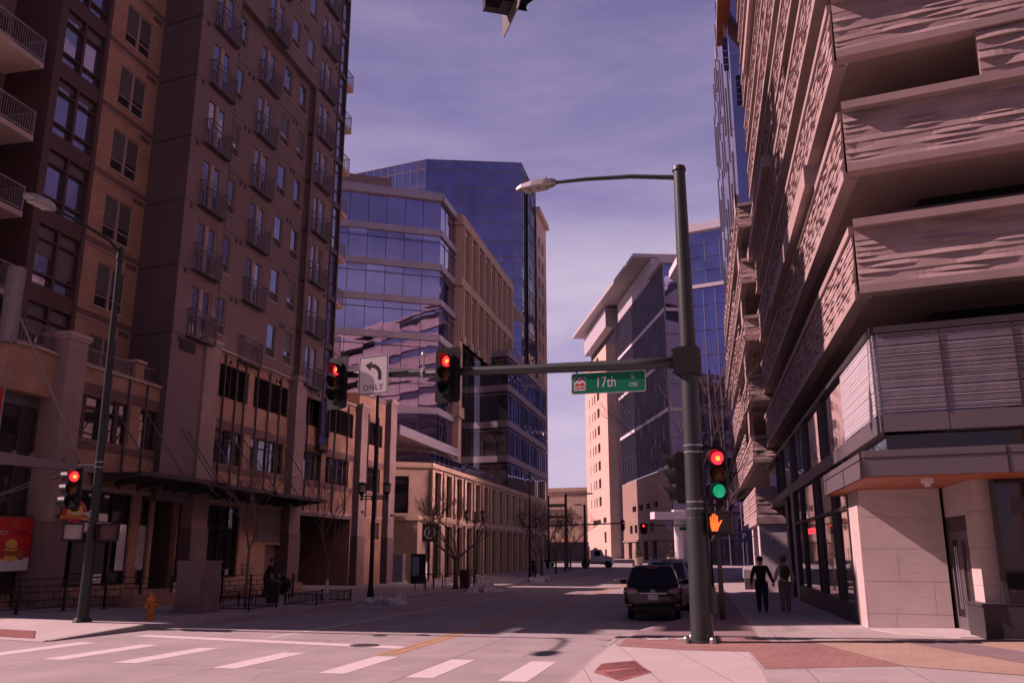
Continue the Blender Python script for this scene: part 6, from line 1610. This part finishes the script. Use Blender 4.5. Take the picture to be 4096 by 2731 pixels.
# ------------------------------------------------------------------ snow heaps
def snow(label, x, y, rx, ry, h, seed, zf=zl):
    rg = random.Random(seed); z = zf(x, y) if zf is not zg else zg(y)
    m_ = MB(); n, mm = 26, 9
    lumps = [(rg.uniform(-.7, .7), rg.uniform(-.7, .7), rg.uniform(.12, .4), rg.uniform(.4, 1)) for _ in range(16)]
    rings = []
    for i in range(mm + 1):
        f = 1 - i / mm; ring = []
        for j in range(n):
            a = 6.283 * j / n; rr = f * (1 + .25 * math.sin(3 * a + seed) + .12 * math.sin(7 * a + seed * 2)); u, v = rr * math.cos(a), rr * math.sin(a)
            hh = sum(k * max(0, 1 - ((u - a_) ** 2 + (v - b_) ** 2) / s_ ** 2) for a_, b_, s_, k in lumps) * .38 + (1 - f * f) * .3
            ring.append((x + rx * u, y + ry * v, z - .12 + (h * hh + rg.uniform(-.012, .02)) * (1 if f < .98 else 0) + .0))
        rings.append(ring)
    m_.loft(rings)
    for k in range(7): a = rg.uniform(0, 6.28); q = rg.uniform(.3, 1.2); m_.blob((x + rx * q * math.cos(a), y + ry * q * math.sin(a), z + h * .1), (.12 * rg.uniform(.5, 1.6),) * 3, 7, 5, .3, rg)
    o = build(m_, 'snow_heap', M['snow'], at=(x, y, z)); tag(o, label, 'snow heap', 'dirty snow heaps along the left kerb'); return o
snow('dirty snow heap in shade on the left kerb past the lantern post', -13.6, 37.4, .9, 1.5, .42, 3)
snow('big sunlit snow heap at the kerb by the spreading bare tree', -13.6, 54.3, 1.0, 2.4, .8, 7)
snow('small far snow heap at the kerb beyond the twin-lantern post', -14.2, 76, .9, 2.4, .7, 11)
snow('tiny snow remnant in the shade left of the nearer heap', -13.9, 35.4, .35, .5, .2, 13)
# ------------------------------------------------------------------ vehicles (local: x right, y forward, rear bumper at y = 0)
VL = Fr(0, 0, (1, 0), (0, 1))
def car(label, paint, W_=1.86, H_=1.66, L_=4.75, belt=1.02, rear_slope=.55, tail='tail_lens', cat='car', name='parked_car', van=False, lit=False):
    t = thing(name, label, cat, group='vehicles along the right kerb'); hw = W_ / 2
    def half(w, zb, zt): return [(.55 * w, zb), (.86 * w, zb + .02), (.97 * w, zb + .16), (w, zb + .36), (.985 * w, zt - .12), (.93 * w, zt - .01), (.5 * w, zt + .012)]
    st = [(.0, .90, .42, .86), (.06, .965, .34, .95), (.25, 1, .3, belt), (.9, 1, .28, belt + .0), (2.2, 1, .28, belt - .02), (3.3, 1, .28, belt - .05), (4.1, .98, .29, belt - .16), (L_ - .2, .93, .3, belt - .28), (L_, .82, .38, belt - .42)]
    m_ = MB(VL); rings = []
    for y, k, zb, zt in st:
        p = half(hw * k, zb, zt); rings.append([(u, y, z) for u, z in p] + [(-u, y, z) for u, z in p[::-1]])
    m_.loft(rings); body = build(m_, 'body', M[paint], t, smooth=True)
    md = body.modifiers.new('smooth', 'SUBSURF'); md.levels = 1; md.render_levels = 2
    # cabin
    rs = rear_slope; b0, b1 = .12, 3.45; r0_, r1_ = b0 + rs, 2.55
    bw, rw = hw * .93, hw * .72
    B = [(-bw * .93, b0), (bw * .93, b0), (bw, .8), (bw, 2.6), (bw * .9, b1), (-bw * .9, b1), (-bw, 2.6), (-bw, .8)]
    T = [(-rw * .93, r0_), (rw * .93, r0_), (rw, r0_ + .5), (rw, 2.2), (rw * .9, r1_), (-rw * .9, r1_), (-rw, 2.2), (-rw, r0_ + .5)]
    zr0, zr1 = belt - .03, H_ - .05
    m_ = MB(VL); m_.loft([[(u, y, zr0) for u, y in B], [(u * .985, y, zr0 + (zr1 - zr0) * .85) if 0 else (u, y, zr1) for u, y in T], [(u * .9, y + (.06 if y < 1.2 else -.06), H_) for u, y in T]]); build(m_, 'cabin', M[paint], t)
    g_ = MB(VL); n = len(B)
    for k in range(n):
        k2 = (k + 1) % n
        def P(i, f): return Vector((B[i][0], B[i][1], zr0)).lerp(Vector((T[i][0], T[i][1], zr1)), f)
        q = [P(k, .1), P(k2, .1), P(k2, .9), P(k, .9)]
        e = .07 if (q[1] - q[0]).length > .5 else .2
        q = [q[0].lerp(q[1], e), q[1].lerp(q[0], e), q[2].lerp(q[3], e), q[3].lerp(q[2], e)]
        nn = (q[1] - q[0]).cross(q[3] - q[0]).normalized() * .012
        if k in (0, 1, 2, 3, 4, 5, 6, 7): g_.face([g_.raw(v + nn) for v in q])
    build(g_, 'window', M['car_glass'], t)
    for sx in (-1, 1):
        m_ = MB(VL)
        a = (sx * hw * .95, .05, belt - .04)
        m_.loft([[(sx * hw * .5, -.0, belt - .16), (sx * hw * .52, -.0, belt - .1), (sx * hw * .55, .05, belt - .05)], [(sx * hw * .84, .0, belt - .22), (sx * hw * .86, .02, belt - .08), (sx * hw * .88, .06, belt + .0)], [(sx * hw * 1.005, .28, belt - .2), (sx * hw * 1.0, .3, belt - .1), (sx * hw * .97, .3, belt - .0)]] if not van else
                [[(sx * hw * .9, -.01, .78), (sx * hw * 1.0, .06, .78), (sx * hw * 1.005, .2, .78)], [(sx * hw * .9, .03, belt + .12), (sx * hw * .97, .08, belt + .12), (sx * hw * .98, .2, belt + .12)]])
        build(m_, 'tail_lamp', M[tail], t)
        m_ = MB(VL); m_.box(*sorted((sx * hw * .72, sx * hw * .88)), -.005, .02, .46, .52); build(m_, 'reflector', M['tail_lens'], t)
        m_ = MB(VL); m_.tube([(sx * rw * .93, r0_ + .15, H_ - .02), (sx * rw * .95, r0_ + .3, H_ + .05), (sx * rw * .95, 2.1, H_ + .05), (sx * rw * .93, 2.3, H_ - .02)], .022, 6); build(m_, 'roof_rail', M['steel'], t)
        m_ = MB(VL); m_.blob((sx * (hw + .13), 2.75, belt + .1), (.13, .09, .09), 10, 6); m_.box(*sorted((sx * hw * .9, sx * (hw + .06))), 2.72, 2.8, belt + .02, belt + .08); build(m_, 'wing_mirror', M[paint], t)
        for y in (.95, 3.75):
            w_ = MB(VL)
            x0 = sx * (hw - .2); pr_ = [(.2, -.1), (.33, -.1), (.355, -.07), (.355, .07), (.33, .1), (.2, .1)]
            rings = [[(x0 + sx * dx, y + r * math.cos(R(18 * k)), .355 + r * math.sin(R(18 * k))) for k in range(20)] for r, dx in pr_]
            w_.loft(rings, False); wh = build(w_, 'wheel', M['tyre'], t)
            w_ = MB(VL); w_.loft([[(x0 + sx * .05, y + r * math.cos(R(36 * k)), .355 + r * math.sin(R(36 * k))) for k in range(10)] for r in (.215, .12, .04)]); build(w_, 'rim', M['steel'], wh)
    m_ = MB(VL); m_.box(-.42, .42, -.03, .0, belt - .2, belt - .165); build(m_, 'chrome_strip', M['steel'], t)
    m_ = MB(VL); m_.box(-.16, .16, -.03, -.012, belt - .38, belt - .22); lp_ = build(m_, 'number_plate', M['sign_white'], t)
    m_ = MB(VL); m_.box(-hw * .86, hw * .86, -.02, .3, .3, .44); m_.box(-hw * .6, hw * .6, .05, .5, .2, .31); build(m_, 'rear_bumper', M['black'] if not van else M[paint], t)
    m_ = MB(VL); m_.box(-.22, .22, r0_ - .05, r0_ + .02, H_ - .07, H_ - .035); build(m_, 'brake_lamp', M['tail_on'] if lit else M['tail_lens'], t)
    return t
def park(c, x, y, rz=0): c.location = (x, y, zg(y)); c.rotation_euler = (0, 0, rz)
c1_ = car('black estate car parked nearest on the right kerb, chrome strip over its number plate', 'car_black', tail='tail_pale'); park(c1_, -1.62, 28.4, R(2))
lg_ = MB(LOC); lg_.loft([[(.075 * math.cos(R(24 * k)), .03, .9 + .055 * math.sin(R(24 * k))) for k in range(15)], [(.058 * math.cos(R(24 * k)), .03, .9 + .04 * math.sin(R(24 * k))) for k in range(15)]], False); lg_.box(-.012, .012, .025, .032, .87, .93); build(lg_, 'badge', M['steel'], c1_)
c2_ = car('taller silver van-like car parked in front of the black one', 'car_silver', 1.95, 1.9, 5.0, 1.12, .3, van=True); park(c2_, -1.4, 34.6, R(1))
c3_ = car('dark grey car parked third along the right kerb', 'car_grey', 1.85, 1.72, 4.7, 1.02, .5); park(c3_, -1.3, 41.5)
c4_ = car('dark car ahead with its high brake lamp glowing red', 'car_grey', 1.85, 1.7, 4.6, 1.0, .6, lit=True); park(c4_, -3.1, 64)
c5_ = car('pale car parked farther along the right kerb', 'car_silver', 1.85, 1.75, 4.7, 1.02, .5); park(c5_, -1.3, 49)
# white truck crossing at the far junction (local: x forward)
tk = thing('truck', 'white day-cab truck with pale box trailer crossing the far junction', 'truck', (-13.2, 124.5, zg(124.5)))
FK = Fr(-13.2, 124.5, (1, 0), (0, -1), zg(124.5))
m_ = MB(FK)
def prof(pts, d0, d1): m_.loft([[(u, d0, z) for u, z in pts], [(u, d1, z) for u, z in pts]])
prof([(-2.3, .55), (-2.3, 2.35), (-1.9, 2.5), (-.95, 2.48), (-.62, 1.72), (.45, 1.5), (.78, 1.15), (.8, .5), (.62, .42), (.55, .8), (.3, 1.02), (-.05, 1.0), (-.3, .75), (-.36, .45)], -1.0, 1.0); build(m_, 'cab', M['truck_white'], tk)
m_ = MB(FK); m_.face([m_.vert(u, 1.012, z) for u, z in ((-1.75, 1.6), (-.82, 1.6), (-1.0, 2.3), (-1.75, 2.3))]); m_.face([m_.vert(u, d, z) for u, d, z in ((-.6, -.85, 1.75), (-.6, .85, 1.75), (-.92, .85, 2.42), (-.92, -.85, 2.42))]); build(m_, 'window', M['car_glass'], tk)
m_ = MB(FK); m_.box(-3.4, -2.35, -.45, .45, .6, .85); m_.tube([(-2.45, .7, .6), (-2.45, .7, 2.9)], .07, 8); m_.box(-2.3, -.4, .98, 1.05, .5, .75); build(m_, 'chassis', M['black'], tk)
m_ = MB(FK); m_.box(-10.5, -2.75, -1.2, 1.2, 1.05, 3.5); build(m_, 'box_trailer', M['truck_box'], tk)
m_ = MB(FK); m_.box(-10.5, -2.8, -1.1, 1.1, .95, 1.048); m_.box(-9.8, -7.8, -.9, .9, .6, .95); build(m_, 'trailer_frame', M['black'], tk)
for u in (.13, -3.1, -8.2, -9.4):
    for d in (-.98, .98):
        w_ = MB(FK); w_.loft([[(u + r * math.cos(R(20 * k)), d + dd, .46 + r * math.sin(R(20 * k))) for k in range(18)] for r, dd in ((.25, -.14), (.46, -.14), (.46, .14), (.25, .14))]); wh = build(w_, 'wheel', M['tyre'], tk)
        w_ = MB(FK); w_.loft([[(u + r * math.cos(R(30 * k)), d + (.15 if d > 0 else -.15), .46 + r * math.sin(R(30 * k))) for k in range(12)] for r in (.22, .05)]); build(w_, 'rim', M['truck_white'], wh)
# ------------------------------------------------------------------ people
def skin_mesh(name, edges, mt, parent, sub=2):
    """edges: list of chains [(x, y, z, r), ...]; shared points join the chains into one surface."""
    me = bpy.data.meshes.new(name); vs = []; rs = []; es = []; look = {}
    def vid(p):
        k = tuple(round(c, 4) for c in p[:3])
        if k not in look: look[k] = len(vs); vs.append(p[:3]); rs.append(p[3])
        return look[k]
    for ch in edges:
        ids = [vid(p) for p in ch]; es += list(zip(ids, ids[1:]))
    me.from_pydata(vs, es, []); me.update()
    o = bpy.data.objects.new(name, me); COL.objects.link(o)
    sk = o.modifiers.new('skin', 'SKIN'); sk.use_smooth_shade = True
    for i, r in enumerate(rs):
        rr = r if isinstance(r, tuple) else (r, r)
        me.skin_vertices[0].data[i].radius = rr
    me.skin_vertices[0].data[0].use_root = True
    if sub: o.modifiers.new('sub', 'SUBSURF').levels = sub; o.modifiers[-1].render_levels = sub
    dg = bpy.context.evaluated_depsgraph_get(); m2 = bpy.data.meshes.new_from_object(o.evaluated_get(dg))
    bpy.data.objects.remove(o)
    q = bpy.data.objects.new(name, m2); COL.objects.link(q); m2.materials.clear(); m2.materials.append(M[mt])
    for p in m2.polygons: p.use_smooth = True
    q.parent = parent; return q
def person(label, cl, h=1.78, arms=None, step=.12, lean=0.0, head=(0, 0), long=False, pack=False, hat=False, bent=0.0):
    """local: faces +y, origin between the feet, height 1.78 then scaled."""
    t = thing('person', label, 'person')
    bx = bent
    pel = (0, 0, .95, .10); waist = (0, bx * .25, 1.12, .10); chest = (0, bx * .7, 1.33, .14); neck0 = (0, bx, 1.48, .075); neck1 = (0, bx * 1.1, 1.55, .06); hd0 = (head[0], bx * 1.2 + head[1], 1.60, .082); hd1 = (head[0], bx * 1.25 + head[1], 1.69, .095); hd2 = (head[0], bx * 1.25 + head[1], 1.75, .065)
    ch = [[pel, waist, chest, neck0, neck1, hd0, hd1, hd2]]; legs = []; armc = []
    for sx, fy in ((-1, step), (1, -step)):
        hip = (sx * .1, 0, .88, .105); kn = (sx * .105, fy * .6 + .03, .5, .068); an = (sx * .105, fy - .02, .1, .045); toe = (sx * .115, fy + .16, .04, .035)
        legs.append([pel, hip, kn, an, toe]); ch.append([pel, hip, kn, an, toe])
    ar = arms or {-1: [(-.2, 0, 1.42), (-.29, -.03, 1.14), (-.32, .04, .88)], 1: [(.2, 0, 1.42), (.29, -.03, 1.14), (.32, .04, .88)]}
    for sx in (-1, 1):
        s_, e_, w_ = ar[sx]; off_ = bx * .8
        dv = (Vector(w_) - Vector(e_)).normalized(); kp = Vector(w_) + dv * .08
        a = [(*chest[:3], chest[3]), (s_[0], s_[1] + off_, s_[2], .066), (e_[0], e_[1] + off_, e_[2], .046), (w_[0], w_[1] + off_, w_[2], .032), (kp[0], kp[1] + off_, kp[2], .04)]
        ch.append(a); armc.append(a)
        for k in range(4):
            fx = (k - 1.5) * .018; q = Vector((kp[0], kp[1] + off_, kp[2])) + dv * .04
            f0 = (q.x - sx * .01, q.y + fx, q.z, .0095); q2 = q + dv * (.05 + .012 * (k in (1, 2))) + Vector((-sx * .012, 0, 0)); ch.append([a[4], f0, (q2.x, q2.y + fx * .9, q2.z, .008)])
        q = Vector((w_[0], w_[1] + off_, w_[2])) + dv * .05; ch.append([a[4], (q.x - sx * .012, q.y + .035, q.z - .0, .011), (q.x - sx * .02, q.y + .05, q.z - .045, .0085)])
    skin_mesh('body', ch, 'skin', t, 1)
    for sx in (-1, 1):
        m_ = MB(VL); m_.blob((head[0] + sx * .092, bx * 1.25 + head[1] - .005, 1.67), (.014, .03, .04), 8, 6); build(m_, 'ear', M['skin'], t, local=True)
    m_ = MB(VL); m_.loft([[(head[0] - .02, bx * 1.25 + head[1] + .088, 1.665), (head[0] + .02, bx * 1.25 + head[1] + .088, 1.665), (head[0], bx * 1.25 + head[1] + .08, 1.70)], [(head[0] - .004, bx * 1.25 + head[1] + .118, 1.66), (head[0] + .004, bx * 1.25 + head[1] + .118, 1.66), (head[0], bx * 1.25 + head[1] + .1, 1.675)]]); build(m_, 'nose', M['skin'], t, local=True)
    g = .022
    up = lambda p, k=g: (p[0], p[1], p[2], p[3] + k)
    jk = [[(0, 0, .84 if not long else .66, .11 if not long else .2), (0, 0, .95, .15 if not long else .19), up(waist, .065), up(chest, .045), (neck0[0], neck0[1], neck0[2], .088)]] + [[up(chest, .03), up(a[1]), up(a[2], .016), (*Vector(a[2][:3]).lerp(Vector(a[3][:3]), .92), .045)] for a in armc]
    skin_mesh('jacket', jk, cl[0], t, 2)
    tr_ = [[(0, 0, 1.12, .15), up(l[1], .035), up(l[2], .026), (l[3][0], l[3][1], l[3][2] - .06, .07)] for l in legs]
    skin_mesh('trousers', tr_, cl[1], t, 2)
    for l in legs:
        m_ = MB(VL); a = l[3]; m_.loft([[(a[0] - .045, a[1] - .07, 0), (a[0] + .045, a[1] - .07, 0), (a[0] + .04, a[1] - .06, .11), (a[0] - .04, a[1] - .06, .11)], [(a[0] - .05, a[1] + .06, 0), (a[0] + .05, a[1] + .06, 0), (a[0] + .04, a[1] + .05, .12), (a[0] - .04, a[1] + .05, .12)], [(a[0] - .045, a[1] + .2, 0), (a[0] + .045, a[1] + .2, 0), (a[0] + .03, a[1] + .19, .05), (a[0] - .03, a[1] + .19, .05)]]); build(m_, 'shoe', M['black'] if not pack else M['bronze'], t, local=True)
    m_ = MB(VL); m_.blob((head[0], bx * 1.25 + head[1] - .012, 1.715), (.106, .112, .1), 14, 8)
    if hat: m_.lathe([(.16, 1.71), (.165, 1.725), (.11, 1.74), (.1, 1.82), (.03, 1.84)], head[0], head[1], 14)
    build(m_, 'hair' if not hat else 'sun_hat', M[cl[2]], t, local=True)
    if pack:
        m_ = MB(VL); m_.blob((0.02, -.24 + bx, 1.28), (.16, .12, .24), 12, 8); build(m_, 'backpack', M['pack'], t, local=True)
        m_ = MB(VL)
        for sx in (-1, 1): m_.tube([(sx * .1, -.2 + bx, 1.44), (sx * .12, -.05 + bx, 1.53), (sx * .12, .16 + bx, 1.4)], .018, 6)
        build(m_, 'backpack_strap', M['black'], t, local=True)
    t.scale = (h / 1.78,) * 3
    return t
mx, my = 1.86, 31.5; wx_, wy_ = 2.62, 31.6
man = person('person in black jacket and jeans walking away hand in hand on the right pavement', ('cloth_black', 'cloth_jeans', 'hair_dark'), 1.80,
             {-1: [(-.2, 0, 1.42), (-.3, -.04, 1.14), (-.33, .02, .88)], 1: [(.2, 0, 1.42), (.3, -.04, 1.16), (.39, .03, .93)]}, .1)
man.location = (mx, my, zr(mx, my))
wom = person('person in white top with brown backpack and hat walking away on the right', ('cloth_white', 'cloth_rose', 'hat_tan'), 1.76,
             {-1: [(-.18, 0, 1.40), (-.27, -.04, 1.14), (-.36, .03, .93)], 1: [(.18, 0, 1.40), (.29, -.03, 1.14), (.3, .07, .92)]}, -.09, pack=True, hat=True)
wom.location = (wx_, wy_, zr(wx_, wy_))
lady = person('person in dark coat bending over a dark cart on the left pavement', ('cloth_black', 'cloth_black', 'hair_dark'), 1.72,
              {-1: [(-.2, 0, 1.40), (-.22, .2, 1.18), (-.15, .42, 1.0)], 1: [(.2, 0, 1.40), (.22, .2, 1.18), (.15, .42, 1.0)]}, .1, bent=.16, long=True)
lady.location = (-19.9, 38.2, zl(-19.9, 38.2)); lady.rotation_euler = (0, 0, R(-70))
ct = thing('shopping_cart', 'dark heaped shopping cart pushed along the left pavement', 'cart', (-19.2, 38.4, zl(-19.2, 38.4)))
m_ = MB(LOC); m_.blob((0, 0, .55), (.42, .32, .38), 14, 9, .12, random.Random(4)); build(m_, 'load', M['cloth_black'], ct)
m_ = MB(LOC)
for u in (-.28, .28):
    for d in (-.2, .2): m_.tube([(u, d, .28), (u, d, .1)], .015, 5); m_.lathe([(.06, .0), (.06, .12)], u, d, 8)
m_.tube([(-.38, -.2, .35), (-.55, -.2, .98), (-.55, .2, .98), (-.38, .2, .35)], .018, 6); m_.box(-.35, .35, -.25, .25, .24, .28); build(m_, 'frame', M['black'], ct)
bn = thing('trash_bin', 'squat dark green bin beside the second tree guard', 'bin', (-17.2, 33.6, zl(-17.2, 33.6)))
m_ = MB(LOC); m_.lathe([(.24, 0), (.3, .75), (.33, .78), (.33, .84), (.2, .9)], 0, 0, 16); build(m_, 'body', M['bin_green'], bn)
wk = person('person in dark clothes standing by the truck at the far junction', ('cloth_black', 'cloth_black', 'hair_dark'), 1.75, None, .18); wk.location = (-15.6, 118.5, zg(118.5)); wk.rotation_euler = (0, 0, R(60))
wk2 = person('small dark figure walking on the far left pavement by the podium', ('cloth_black', 'cloth_jeans', 'hair_dark'), 1.75, None, .15); wk2.location = (-17.6, 92, zl(-17.6, 92)); wk2.rotation_euler = (0, 0, R(180))
for k, (x, lb) in enumerate(((-19.9, 'white traffic post at the far kerb, left one'), (-19.2, 'white traffic post at the far kerb, right one'))):
    m_ = MB(); m_.lathe([(.14, zg(112)), (.12, zg(112) + .05), (.09, zg(112) + 1.1), (.04, zg(112) + 1.15)], x, 112, 10); o = build(m_, 'bollard', M['sign_white'], at=(x, 112, zg(112))); tag(o, lb, 'bollard', 'white traffic posts')
# ------------------------------------------------------------------ sky, sun, camera
SUN_AZ = math.atan2(.02, -.9998); SUN_EL = R(39)
sv = Vector((math.cos(SUN_AZ) * math.cos(SUN_EL), math.sin(SUN_AZ) * math.cos(SUN_EL), math.sin(SUN_EL)))
world = bpy.data.worlds.new('World'); scene.world = world; world.use_nodes = True
nt = world.node_tree; bg = nt.nodes['Background']
sky = nt.nodes.new('ShaderNodeTexSky'); sky.sky_type = 'NISHITA'; sky.sun_disc = False
sky.sun_elevation = SUN_EL; sky.sun_rotation = math.pi / 2 - SUN_AZ; sky.altitude = 1600; sky.air_density = 1.0; sky.dust_density = .6; sky.ozone_density = 1.5
tc = nt.nodes.new('ShaderNodeTexCoord'); gen = tc.outputs['Generated']
def vmap(scale, loc=(0, 0, 0), rot=(0, 0, 0)):
    mp = nt.nodes.new('ShaderNodeMapping'); mp.inputs['Scale'].default_value = scale; mp.inputs['Location'].default_value = loc; mp.inputs['Rotation'].default_value = rot
    nt.links.new(gen, mp.inputs[0]); return mp.outputs[0]
SKY_TINT = (1.36, .70, 1.02)
skyc = mixc(nt, 1, sky.outputs[0], SKY_TINT, 'MULTIPLY')
# thin veil near the horizon, cirrus streaks and a soft cloud bank
n1 = noise(nt, vmap((1.3, 1.3, 6.0), (.35, .1, .2), (.15, .35, 0)), 2.2, 9, .6)
n2 = noise(nt, vmap((1, 1, 3.2), (2.1, .4, .35)), 1.7, 6, .55)
n3 = noise(nt, vmap((2.0, 2.0, 9), (.7, .2, .9), (-.2, .3, 0)), 3.0, 8, .65)
c_a = ramp(nt, n1, [(.42, 0), (.75, .85)]); c_b = ramp(nt, n2, [(.44, 0), (.62, .9)]); c_c = ramp(nt, n3, [(.45, 0), (.8, .35)])
sep = nt.nodes.new('ShaderNodeSeparateXYZ'); nt.links.new(gen, sep.inputs[0])
veil = ramp(nt, sep.outputs[2], [(.0, .55), (.1, .36), (.2, .14), (.35, .05), (.8, .02)])
lowb = ramp(nt, sep.outputs[2], [(.02, .4), (.12, .9), (.3, .8), (.4, .12), (.6, .03)])
higa = ramp(nt, sep.outputs[2], [(.1, .1), (.3, .32), (.55, .28), (.85, .06)])
def addc(a, b): return mixc(nt, 1, a, b, 'SCREEN')
cl = addc(veil, addc(mixc(nt, 1, c_b, lowb, 'MULTIPLY'), addc(mixc(nt, 1, c_a, higa, 'MULTIPLY'), mixc(nt, 1, c_c, higa, 'MULTIPLY'))))
# haze colour added to brighten only the northern sky, keeping street skylight low
front = ramp(nt, sep.outputs[1], [(.55, 0), (.80, .16), (.95, .26)])
skyc = mixc(nt, front, skyc, (7.2, 6.3, 13.6))
cl = mixc(nt, 1, cl, ramp(nt, sep.outputs[1], [(.2, .45), (.75, 1.0)]), 'MULTIPLY')
skyc = mixc(nt, cl, skyc, CLOUD)
skyc = mixc(nt, 1, skyc, ramp(nt, sep.outputs[2], [(.62, 1), (.85, .5)]), 'MULTIPLY')      # dimmed overhead to deepen the shade in the street
nt.links.new(skyc, bg.inputs['Color']); bg.inputs['Strength'].default_value = SKY_STRENGTH
sl = bpy.data.lights.new('Sun', 'SUN'); sl.energy = SUN_STRENGTH; sl.angle = R(.5); sl.color = SUN_COLOR
so = bpy.data.objects.new('Sun', sl); COL.objects.link(so); so.rotation_euler = sv.to_track_quat('Z', 'Y').to_euler(); so.location = (-40, 0, 60)
cam = bpy.data.cameras.new('Camera'); co = bpy.data.objects.new('Camera', cam); COL.objects.link(co); scene.camera = co
F_PX = 3450.0; pitch = math.atan((2210 - 1365.5) / F_PX); yaw = math.atan((2815 - 2048) / (F_PX / math.cos(pitch)))
fw = Vector((-math.sin(yaw) * math.cos(pitch), math.cos(yaw) * math.cos(pitch), math.sin(pitch)))
co.location = (0, 0, 1.8); co.rotation_euler = fw.to_track_quat('-Z', 'Y').to_euler()
cam.sensor_width = 36; cam.lens = 36 * F_PX / 4096; cam.clip_end = 5000; cam.clip_start = .1
scene.view_settings.view_transform = 'Standard'; scene.view_settings.look = 'None'; scene.view_settings.gamma = 1
scene.view_settings.exposure = EXPOSURE
scene.cycles.max_bounces = 6; scene.cycles.diffuse_bounces = 1; scene.cycles.glossy_bounces = 4; scene.cycles.caustics_reflective = True; scene.cycles.blur_glossy = .1; scene.cycles.caustics_refractive = False
scene.cycles.sample_clamp_indirect = 40
